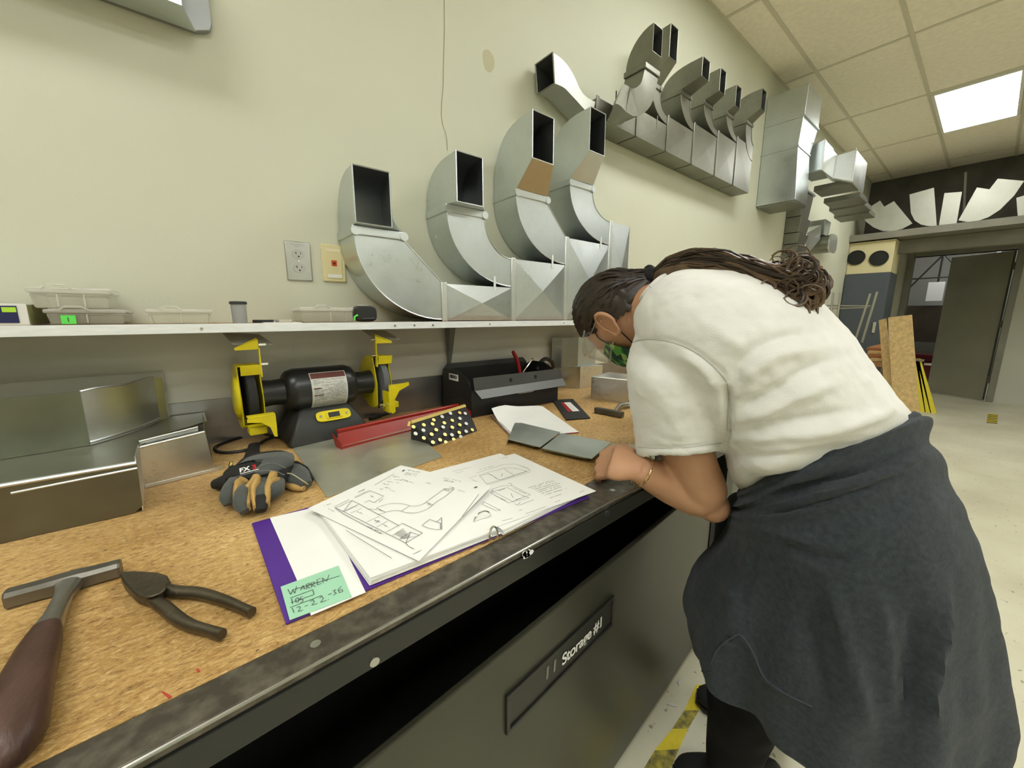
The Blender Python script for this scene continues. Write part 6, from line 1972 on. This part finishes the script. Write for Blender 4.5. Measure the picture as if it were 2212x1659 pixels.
# ---- trunk and legs (under the clothes)
ins_t = [[sum(r, Vector())/48+(p-sum(r, Vector())/48)*.86 for p in r] for r in tors]
trunk = MB().loft(resample(ins_t, 3))
toe = onz(1462, 1652, .03)
lan = at(1585, 1600, 1.0); lank = Vector((lan.x, lan.y, .09))
hipL = pel+left*.085+Vector((0, 0, -.04)); hipR = pel-left*.085+Vector((0, 0, -.04))
knL = hipL.lerp(lank, .5)+fdir*.05
rank = lank-left*.22-fdir*.10
knR = hipR.lerp(rank, .5)+fdir*.04
def leg(h, k, a, sc_=1.0): return MB().tube(smoothpath([h+Vector((0, 0, .05)), h.lerp(k, .4), k, k.lerp(a, .4), a], 5), list(np.interp(np.linspace(0, 4, 21), [0, 1, 2, 3, 4], [.092*sc_, .082*sc_, .060*sc_, .056*sc_, .040*sc_])), 20)
pelv = MB().ball(pel+Vector((0, 0, .0)), (.165, .115, .12), 20, ax=(left, fdir, Vector((0, 0, 1))))
body = union([hd, nose, brow, chin, neck, la, tip, ra_, trunk, pelv, leg(hipL, knL, lank), leg(hipR, knR, rank)]+lh+rh, .0042, 3)
# ear islands joined to the same mesh
for s in (1, -1):
    ec = Hc+hl*(.074*s)+hc_*.002-hg*.004
    ea = (hc_*.94+hg*-.34).normalized(); eb = (hg-ea*hg.dot(ea)).normalized()*-1          # long axis, towards the back
    eo = (hl*s*.80+eb*.6).normalized()
    P = []
    for k in range(27):
        q = 2*math.pi*(k/26)
        rad_a, rad_b = .033, .0215
        if math.sin(q) < 0: rad_b *= .55
        if math.cos(q) < -.3: rad_b *= .8
        P.append(ec+ea*(rad_a*math.cos(q))+eb*(rad_b*math.sin(q)+.006)+eo*(.015+.009*math.sin(q)))
    body_add = MB().tube(P, [.0042+.0012*math.cos(2*math.pi*k/26+.4)+(.0022 if math.cos(2*math.pi*k/26) < -.75 else 0) for k in range(27)], 10, False)
    cup_ = []
    for rr, dd in ((1.0, .0), (.75, -.003), (.45, -.009), (.1, -.012)):
        cup_.append([ec+ea*(.032*rr*math.cos(2*math.pi*k/24))+eb*((.020 if math.sin(2*math.pi*k/24) > 0 else .011)*rr*math.sin(2*math.pi*k/24)+.006)+eo*(.013+.008*math.sin(2*math.pi*k/24)*rr+dd*.8) for k in range(24)])
    mm_ = MB().loft(cup_, True)
    for q in (body_add, mm_):
        body.add(q.v, q.f)
    inn = [ec+ea*(.018*math.cos(a))+eb*(.010*math.sin(a)+.007)+eo*.012 for a in np.linspace(-.6, 2.6, 10)]
    q = MB().tube(inn, .0032, 8)
    body.add(q.v, q.f)
    q = MB().ball(ec-ea*.004-eb*.005+eo*.006, .0052, 10)
    body.add(q.v, q.f)
person = body.build('person', M_skin, smooth=80, fixn=False)
tag(person, 'person in white T-shirt and face mask, bent forward over the workbench', 'person')
T_ = person
tee.build('t_shirt', M_tee, T_, smooth=80, fixn=False)
from mathutils.bvhtree import BVHTree
def seam_on(name, mb, px, r, mat, par, lift=.0006):
    bv_ = BVHTree.FromPolygons(mb.v, mb.f)
    P = []
    for x, y, _ in smoothpath([(x, y, 0) for x, y in px], 6):
        d = Vector(ray(x, y)).normalized()
        h = bv_.ray_cast(Vector(CAM), d)
        if h[0] is not None and (not P or (h[0]-P[-1]).length < .06):
            P.append(h[0]-d*lift)
    if len(P) > 3:
        MB().tube(P, r, 6).build(name, mat, par, smooth=60)
M_seam = pm('cotton_seam', (.50, .49, .45), .9)
seam_on('armhole_seam', tee, [(1357, 745), (1380, 735), (1410, 733), (1455, 740), (1505, 762), (1545, 795), (1572, 825)], .0012, M_seam, T_)
seam_on('shoulder_seam', tee, [(1366, 735), (1364, 700), (1378, 655), (1405, 620)], .0010, M_tee, T_)
seam_on('hem_stitch', tee, [(1378, 966), (1420, 968), (1480, 966), (1530, 961), (1560, 957)], .0009, M_seam, T_)
seam_on('side_seam', tee, [(1572, 828), (1573, 870), (1570, 930)], .0010, M_seam, T_)
# neck rib
nk = tors[-1]
MB().tube([p for p in nk]+[nk[0]], .0075, 8, False).build('neck_rib', M_tee, T_, smooth=60)
# eyes behind the lenses
for s in (1, -1):
    e = MB().ball(Hc+hg*.088+hl*(.031*s)+hc_*.004, .0125, 14).build('eye', pm('eye_white', (.75, .74, .7), .2), T_, smooth=60)
    MB().ball(Hc+hg*.0985+hl*(.031*s)+hc_*.003, (.005, .003, .005), 10, ax=(hc_, hg, hl)).build('iris', pm('iris_brown', (.03, .015, .008), .2), e)

# ---- hair cap
def keep(p):
    v = p-Hc
    c, g, l = v.dot(hc_), v.dot(hg), v.dot(hl)
    if g > .088 - max(0, .03-(c-.055))*1.2 and c < .085: return False
    hair_line = -.072 + max(0, g+.035)*1.55          # lower behind the ear, rising past it to the temple
    if g > .02: hair_line = -.006+(g-.02)*.8
    if abs(l) < .03 and g > 0: return c > .065
    if abs(l) > .045 and ((c-.002)/.036)**2+((g+.010)/.026)**2 < 1: return False
    return c > hair_line
capg = [head_grid(o_, 88, 56) for o_ in (.0095, .002)]
hb = MB()
nr, nc = len(capg[0]), 88
random.seed(4)
vid = {}
def hv(k, i, j):
    key = (k, i, j % nc)
    if key not in vid:
        p = capg[k][i][j % nc]
        if k == 0:
            v = p-Hc
            a = math.atan2(v.dot(hl), v.dot(hc_)+.02)
            p = p+v.normalized()*(.0022*math.sin(a*46+v.dot(hg)*25)+.0012*math.sin(a*91))
        vid[key] = len(hb.v); hb.v.append(p)
    return vid[key]
kp = [[keep(sum((capg[0][a][b_ % nc] for a, b_ in ((i, j), (i+1, j), (i+1, j+1), (i, j+1))), Vector())/4) for j in range(nc)] for i in range(nr-1)]
for i in range(nr-1):
    for j in range(nc):
        if not kp[i][j]: continue
        hb.f.append((hv(0, i, j), hv(0, i, j+1), hv(0, i+1, j+1), hv(0, i+1, j)))
        hb.f.append((hv(1, i+1, j), hv(1, i+1, j+1), hv(1, i, j+1), hv(1, i, j)))
        for (di, dj, a, b_) in ((0, 1, (i, j+1), (i+1, j+1)), (0, -1, (i+1, j), (i, j)), (1, 0, (i+1, j+1), (i+1, j)), (-1, 0, (i, j), (i, j+1))):
            ii, jj = i+di, (j+dj) % nc
            if ii < 0 or ii >= nr-1 or not kp[ii][jj]:
                hb.f.append((hv(0, *a), hv(1, *a), hv(1, *b_), hv(0, *b_)))
top_ = [hv(0, 0, j) for j in range(nc)]
hb.f.append(tuple(top_))
hb.m = [0]*len(hb.f)
hair = hb.build('hair', M_hair, T_, smooth=70)
# ---- gathered strands running back to the tie
TIE = at(1408, 597, .975)
random.seed(8)
sb = MB()
for k in range(90):
    a = random.uniform(-1.5, 1.5); c0_ = random.uniform(.15, 1.0)
    p0 = head_pt(math.cos(a)*c0_, -.35+random.uniform(-.4, .5), math.sin(a)*c0_, .010)
    p1 = head_pt(math.cos(a)*.25, -1, math.sin(a)*.5, .012)
    e_ = TIE+Vector([random.uniform(-.013, .013) for _ in range(3)])
    sb.tube(smoothpath([p0, p1.lerp(p0, .35)+(p1-Hc).normalized()*.004, p1.lerp(e_, .45), e_], 4), [.0016, .003, .003, .003, .003, .003, .003, .003, .003, .003, .003, .003, .002], 5)
bk0 = Hc-hg*.030-hc_*.004
rr_ = [(0., .060, .056), (.35, .064, .058), (.65, .046, .044), (.88, .026, .025), (1.0, .017, .017)]
dd_ = (TIE-bk0).normalized(); s1_ = hl-dd_*hl.dot(dd_); s1_.normalize(); s2_ = dd_.cross(s1_)
sb.loft(resample([[bk0.lerp(TIE, u)+s1_*(a*math.cos(q)*(1+.02*math.sin(q*21)))+s2_*(b__*math.sin(q)*(1+.02*math.sin(q*21))) for q in [2*math.pi*k/84 for k in range(84)]] for u, a, b__ in rr_], 3))
sb.build('hair_strands', M_hair, T_, smooth=60)['kind'] = 'stuff'
MB().tube([TIE+(hc_*math.cos(q)*.6+Vector((0, .3, 1)).normalized()*math.sin(q))*.020+left*.0 for q in [2*math.pi*i/20 for i in range(21)]], .0075, 10, False).build('hair_tie', pm('black_scrunchie', (.006, .006, .007), .8, bump=.4, bscale=120), T_, smooth=60)
MB().ball(TIE, (.024, .022, .022), 16).build('hair_tie', pm('black_scrunchie', (.006, .006, .007), .8), T_, smooth=60)
# ---- ponytail lying along the back
spine = [(1408, 600), (1440, 590), (1500, 584), (1570, 596), (1640, 614), (1700, 632), (1745, 646)]
Dsp = [.975, .945, .895, .86, .835, .825, .825]
hw_ = [12, 30, 42, 46, 46, 44, 38]
random.seed(21)
pt_b = [MB(), MB()]
for k in range(430):
    off = max(-1.05, min(1.0, random.gauss(0, .5))); dep_ = random.uniform(-1, 1)
    end = random.uniform(.72, 1.0)
    fq, ph, am = random.uniform(1.2, 3.2), random.uniform(0, 6.28), random.uniform(2, 9)
    P = []
    ns = 16
    for s in range(ns+1):
        u = s/ns*end*(len(spine)-1)
        i = min(int(u), len(spine)-2); f_ = u-i
        x = lerp(spine[i][0], spine[i+1][0], f_); y = lerp(spine[i][1], spine[i+1][1], f_)
        w = lerp(hw_[i], hw_[i+1], f_); D = lerp(Dsp[i], Dsp[i+1], f_)
        y += off*w+am*math.sin(fq*u+ph)*min(1, u/2)*1.0
        x += am*.5*math.cos(fq*u*1.3+ph)*min(1, u/2)
        P.append(at(x, y, D+dep_*.028*min(1, .3+u/3)))
    if random.random() < .55:      # curled end
        c = P[-1]; d_ = (P[-1]-P[-2]).normalized(); r = random.uniform(.010, .022); sg = random.choice((-1, 1))
        nrm = Vector((random.uniform(-.3, .3)-.64, -.77, random.uniform(-.3, .3))).normalized(); e1_ = d_; e2_ = nrm.cross(d_).normalized()*sg
        for q in np.linspace(.5, random.uniform(3.5, 6.0), 10):
            P.append(c+e1_*(r*math.sin(q))+e2_*(r*(1-math.cos(q)))+nrm*.0012*q)
    r0 = random.uniform(.0014, .0032)
    pt_b[0 if k % 5 == 0 else 1].tube(P, [r0*(1 if i < len(P)-4 else .6) for i in range(len(P))], 5)
core = MB().tube([at(x, y+6, D+.010) for (x, y), D in zip(spine[:-1], Dsp)], [.014, .026, .033, .038, .036, .028], 14)
pt_b[1].add(core.v, core.f)
for i, mm in enumerate((M_hair, M_hair2)):
    pt_b[i].build('ponytail', mm, T_, smooth=60)['kind'] = 'stuff'

# ---- face mask, straps, safety glasses
M_mask = bpy.data.materials.new('leaf_print_mask'); M_mask.use_nodes = True
nt = M_mask.node_tree; bs_ = nt.nodes['Principled BSDF']; bs_.inputs['Roughness'].default_value = .8
tc = nd(nt, 'ShaderNodeTexCoord'); mp = nd(nt, 'ShaderNodeMapping'); mp.inputs['Scale'].default_value = (1, 2.2, 1); mp.inputs['Rotation'].default_value = (.4, .7, .6)
vo = nd(nt, 'ShaderNodeTexVoronoi'); vo.inputs['Scale'].default_value = 42
cr = nd(nt, 'ShaderNodeValToRGB'); cr.color_ramp.interpolation = 'CONSTANT'
el = cr.color_ramp.elements
el[0].color = (.008, .045, .028, 1); el[1].position = .45; el[1].color = (.02, .14, .045, 1)
q = el.new(.68); q.color = (.10, .30, .05, 1)
q = el.new(.85); q.color = (.32, .50, .14, 1)
sx = nd(nt, 'ShaderNodeSeparateColor')
nt.links.new(tc.outputs['Object'], mp.inputs[0]); nt.links.new(mp.outputs[0], vo.inputs['Vector']); nt.links.new(vo.outputs['Color'], sx.inputs[0]); nt.links.new(sx.outputs[0], cr.inputs[0]); nt.links.new(cr.outputs[0], bs_.inputs['Base Color'])
g = []
for i in range(15):
    a = math.radians(-72+i*144/14)          # around the face
    row = []
    for j in range(9):
        v = j/8
        c = lerp(.004, -.108, v)*(1-.25*abs(math.sin(a))**2)-.012*abs(math.sin(a))
        r = .112+.022*math.sin(v*math.pi)*math.cos(a)**2-.028*v*v
        row.append(Hc+hc_*c+hg*(r*math.cos(a)*.98)+hl*(r*.74*math.sin(a)*(1-.12*v)))
    g.append(row)
mk = MB().shell(g, .0016).build('face_mask', M_mask, T_, smooth=60)
M_blk = pm('black_elastic', (.008, .008, .008), .7)
for s, col_ in ((1, g[-1]), (-1, g[0])):
    ec = Hc+hl*(.080*s)+hc_*.002-hg*.004
    MB().tube(smoothpath([col_[1], ec+hg*.030+hc_*.012, ec+hc_*.030-hg*.004, ec-hg*.022+hc_*.008, ec-hg*.012-hc_*.028, col_[7]], 4), .0016, 6).build('ear_loop', M_blk, mk)
M_lens = pm('clear_lens', (.92, .92, .88), .06, trans=.92, alpha=.35, ior=1.05)
gl_ = []
for i in range(17):
    a = math.radians(-86+i*172/16)
    gl_.append([Hc+hc_*c+hg*((.118+.012*math.sin((c+.02)*20))*math.cos(a)+.008)+hl*(.092*math.sin(a)) for c in np.linspace(-.030, .046, 7)])
sg = MB().shell(gl_, .0014).build('safety_glasses', M_lens, T_, smooth=60)
M_lrim = pm('clear_rim', (.80, .78, .68), .2, trans=.75, alpha=.6, ior=1.1)
MB().tube([r[0] for r in gl_], .0022, 6).build('lens_rim', M_lrim, sg)
MB().tube([r[-1] for r in gl_], .0022, 6).build('lens_rim', M_lrim, sg)
for s, r in ((1, gl_[-1]), (-1, gl_[0])):
    MB().tube([r[5], Hc+hl*(.086*s)+hc_*.030+hg*.02, Hc+hl*(.082*s)+hc_*.024-hg*.03], .0016, 6).build('temple_arm', M_lrim, sg)

# ---- hoodie tied round the waist
Z1 = Vector((0, 0, 1))
tilt = (Z1*.80+taxis*.55).normalized()
hu0 = left; hv0 = tilt.cross(left).normalized()
hv1 = Z1.cross(left).normalized()
hs = [((1604, 1046), (1972, 892), .972, 0., 1, .85), ((1594, 1088), (1996, 928), .972, 0., 1, .85), ((1580, 1135), (2054, 1020), .972, .3, 1, .84), ((1577, 1185), (2106, 1110), .972, .6, 1, .84),
      ((1552, 1248), (2124, 1190), .975, .85, .97, .9), ((1506, 1330), (2140, 1275), .98, 1., .95, .95), ((1486, 1405), (2145, 1365), .985, 1., .94, 1.), ((1498, 1450), (2135, 1450), .985, 1., .98, 1.)]
NH = 160
HR = [fit_ring(a, b_, D, w_, (hu0, hv1), ra, rb, NH) for a, b_, D, w_, ra, rb in hs]
HR = resample(HR, 20)
nR = len(HR)
out = []
for k, r in enumerate(HR):
    c = sum(r, Vector())/NH
    u = k/(nR-1)
    row = []
    for i, p in enumerate(r):
        q = 2*math.pi*i/NH
        wv = (.018*math.sin(5*q+1.0)+.022*math.sin(9*q+2.1+u*1.2)+.015*math.sin(15*q+.4+u))*max(0, u-.25)**1.3*.75
        rl = .010*math.exp(-((u-.10)/.07)**2)+.006*math.sin(u*60+2*math.sin(q*2))*math.exp(-((u-.16)/.13)**2)
        d_ = (p-c); d_.normalize()
        hem = .0
        row.append(p+d_*(wv+rl)+Z1*(.10*max(0, d_.dot(Vector((.92, -.39, 0))))**1.5*max(0, u-.5)))
    out.append(row)
cb_ = sum(out[-1], Vector())/NH
inn = []
for sc_, dz in ((.985, -.004), (.97, .004), (.955, .05)):
    inn.append([cb_+(p-cb_)*sc_+Vector((0, 0, dz)) for p in out[-1]])
ct = sum(out[0], Vector())/NH
topcap = [[ct+(p-ct)*.8+Vector((0, 0, -.01)) for p in out[0]]]
hm = MB().loft(topcap+out+inn, False)
# subdivide along the columns so traced seams have something to move
hd_ = [((1535, 1432), (1552, 1400), (1580, 1378), (1602, 1373), (1628, 1412), (1650, 1462), (1690, 1495), (1755, 1527)), ]
FH = [(list(hd_[0]), 4.5, .008), ([(1610, 1080), (1700, 1062), (1800, 1035), (1900, 1000), (1985, 950)], 7, -0.0132), ([(1620, 1098), (1720, 1082), (1830, 1052), (1950, 1008), (2015, 975)], 6, 0.0077), ([(1625, 1112), (1720, 1098), (1840, 1068), (1960, 1022)], 6, -0.0099),
      ([(1600, 1130), (1700, 1160), (1800, 1180)], 13, 0.0073), ([(1680, 1160), (1740, 1200), (1850, 1215)], 11, -0.0059), ([(1780, 1240), (1815, 1340), (1845, 1460), (1880, 1600)], 16, 0.0132), ([(1740, 1300), (1760, 1420), (1800, 1560)], 20, -0.0119),
      ([(2050, 1260), (2030, 1380), (2020, 1480), (2010, 1580)], 11, 0.0119), ([(1985, 1300), (1965, 1440), (1955, 1580)], 20, -0.0132), ([(1900, 1280), (1915, 1400), (1930, 1560)], 16, 0.0092), ([(1560, 1250), (1590, 1310), (1560, 1370)], 12, 0.0066), ([(1640, 1180), (1610, 1260), (1585, 1340)], 12, -0.0066)]
sub = []
displace(hm, FH, [(14, .004, (1, 1, 1)), (45, .0014, (1, 1, 1))])
hood = hm.build('hoodie', M_hood, T_, smooth=80)
M_seam2 = pm('fleece_seam', (.048, .057, .065), .95)
hq = MB(); hq.v = hm.v; hq.f = hm.f
for px in ([(1535, 1432), (1552, 1400), (1580, 1378), (1602, 1373), (1628, 1412), (1650, 1462), (1690, 1495), (1755, 1527)], [(1500, 1425), (1520, 1452), (1540, 1450)], [(1500, 1360), (1490, 1400), (1502, 1440)]):
    seam_on('pocket_seam', hq, px, .0020, M_seam2, T_)
# sleeve knot at the front
kc = at(1600, 1092, 1.0)
MB().ball(kc+fdir*.0, (.045, .03, .028), 16, ax=(left, fdir, Z1)).build('sleeve_knot', M_hood, T_, smooth=60)
MB().tube(smoothpath([kc, kc+Vector((.02, .02, -.08)), kc+Vector((.03, .01, -.26)), kc+Vector((.03, .0, -.36))], 4), [.028, .032, .034, .036, .036, .036, .036, .036, .036, .036, .034, .032, .03], 14).build('hanging_sleeve', M_hood, T_, smooth=60)
# ---- trousers and shoes
tr_ = union([leg(hipL, knL, lank+Vector((0, 0, -.03)), 1.42), leg(hipR, knR, rank+Vector((0, 0, -.03)), 1.3), MB().ball(pel, (.178, .128, .13), 20, ax=(left, fdir, Z1))], .009, 4)
displace(tr_, [], [(22, .006, (1, 1, .6))])
tr_.build('trousers', M_trou, T_, smooth=80, fixn=False)
M_shoe = pm('black_shoe', (.012, .012, .012), .5)
for an in (lank, rank):
    an0 = Vector((an.x, an.y, 0))
    if an is lank:
        tt_ = onz(1462, 1668, .02)
        fd_ = (Vector((tt_.x, tt_.y, 0))-an0).normalized()
        an0 = Vector((tt_.x, tt_.y, 0))-fd_*.19
    else:
        fd_ = fdir
    lf_ = Vector((-fd_.y, fd_.x, 0))
    sec = []
    for u, w, h, h0 in ((-.075, .020, .045, .012), (-.06, .033, .075, .012), (0, .038, .085, .012), (.06, .040, .065, .012), (.12, .046, .048, .012), (.165, .042, .038, .012), (.19, .024, .028, .012)):
        c = an0+fd_*u
        sec.append([c+lf_*(w*math.copysign(abs(math.cos(q))**.7, math.cos(q)))+Z1*(h0+(h-h0)*.5+(h-h0)*.5*math.copysign(abs(math.sin(q))**.7, math.sin(q))) for q in [2*math.pi*k/20 for k in range(20)]])
    sh_ = MB().loft(resample(sec, 3)).build('shoe', M_shoe, T_, smooth=60)
    sec = [[p_.copy() for p_ in s] for s in sec]
    so = MB().prism([an0+fd_*u+lf_*w for u, w in ((-.078, -.02), (-.06, -.036), (.06, -.043), (.12, -.049), (.17, -.044), (.195, -.022), (.195, .022), (.17, .044), (.12, .049), (.06, .043), (-.06, .036), (-.078, .02))], (0, 0, .013))
    so.build('sole', M_blackpl, sh_, smooth=0)
# ---- chain bracelet
bx_ = (WR-FM).normalized(); b1 = Z1.cross(bx_).normalized(); b2 = bx_.cross(b1)
bcn = WR.lerp(FM, .10)
bl_ = MB()
nL = 16
for k in range(nL):
    q0, q1 = 2*math.pi*k/nL, 2*math.pi*(k+.86)/nL
    def bp(q, w=0, o_=0): return bcn+b1*((.036+o_)*math.cos(q))+b2*((.034+o_)*math.sin(q))+bx_*(w+.010*math.cos(q))
    if k % 2:
        bl_.tube([bp(q0, .0018), bp((q0+q1)/2, .0026), bp(q1, .0018), bp(q1, -.0018), bp((q0+q1)/2, -.0026), bp(q0, -.0018), bp(q0, .0018)], .0008, 5)
    else:
        bl_.tube([bp(q0, 0, .002), bp((q0+q1)/2, 0, .0026), bp(q1, 0, .002), bp(q1, 0, -.0012), bp((q0+q1)/2, 0, -.0016), bp(q0, 0, -.0012), bp(q0, 0, .002)], .0008, 5)
bl_.build('bracelet', pm('gold_chain', (.80, .62, .30), .2, 1.), T_, smooth=60)
for o in bpy.data.objects:
    if '_loc' in o:
        del o['_loc']
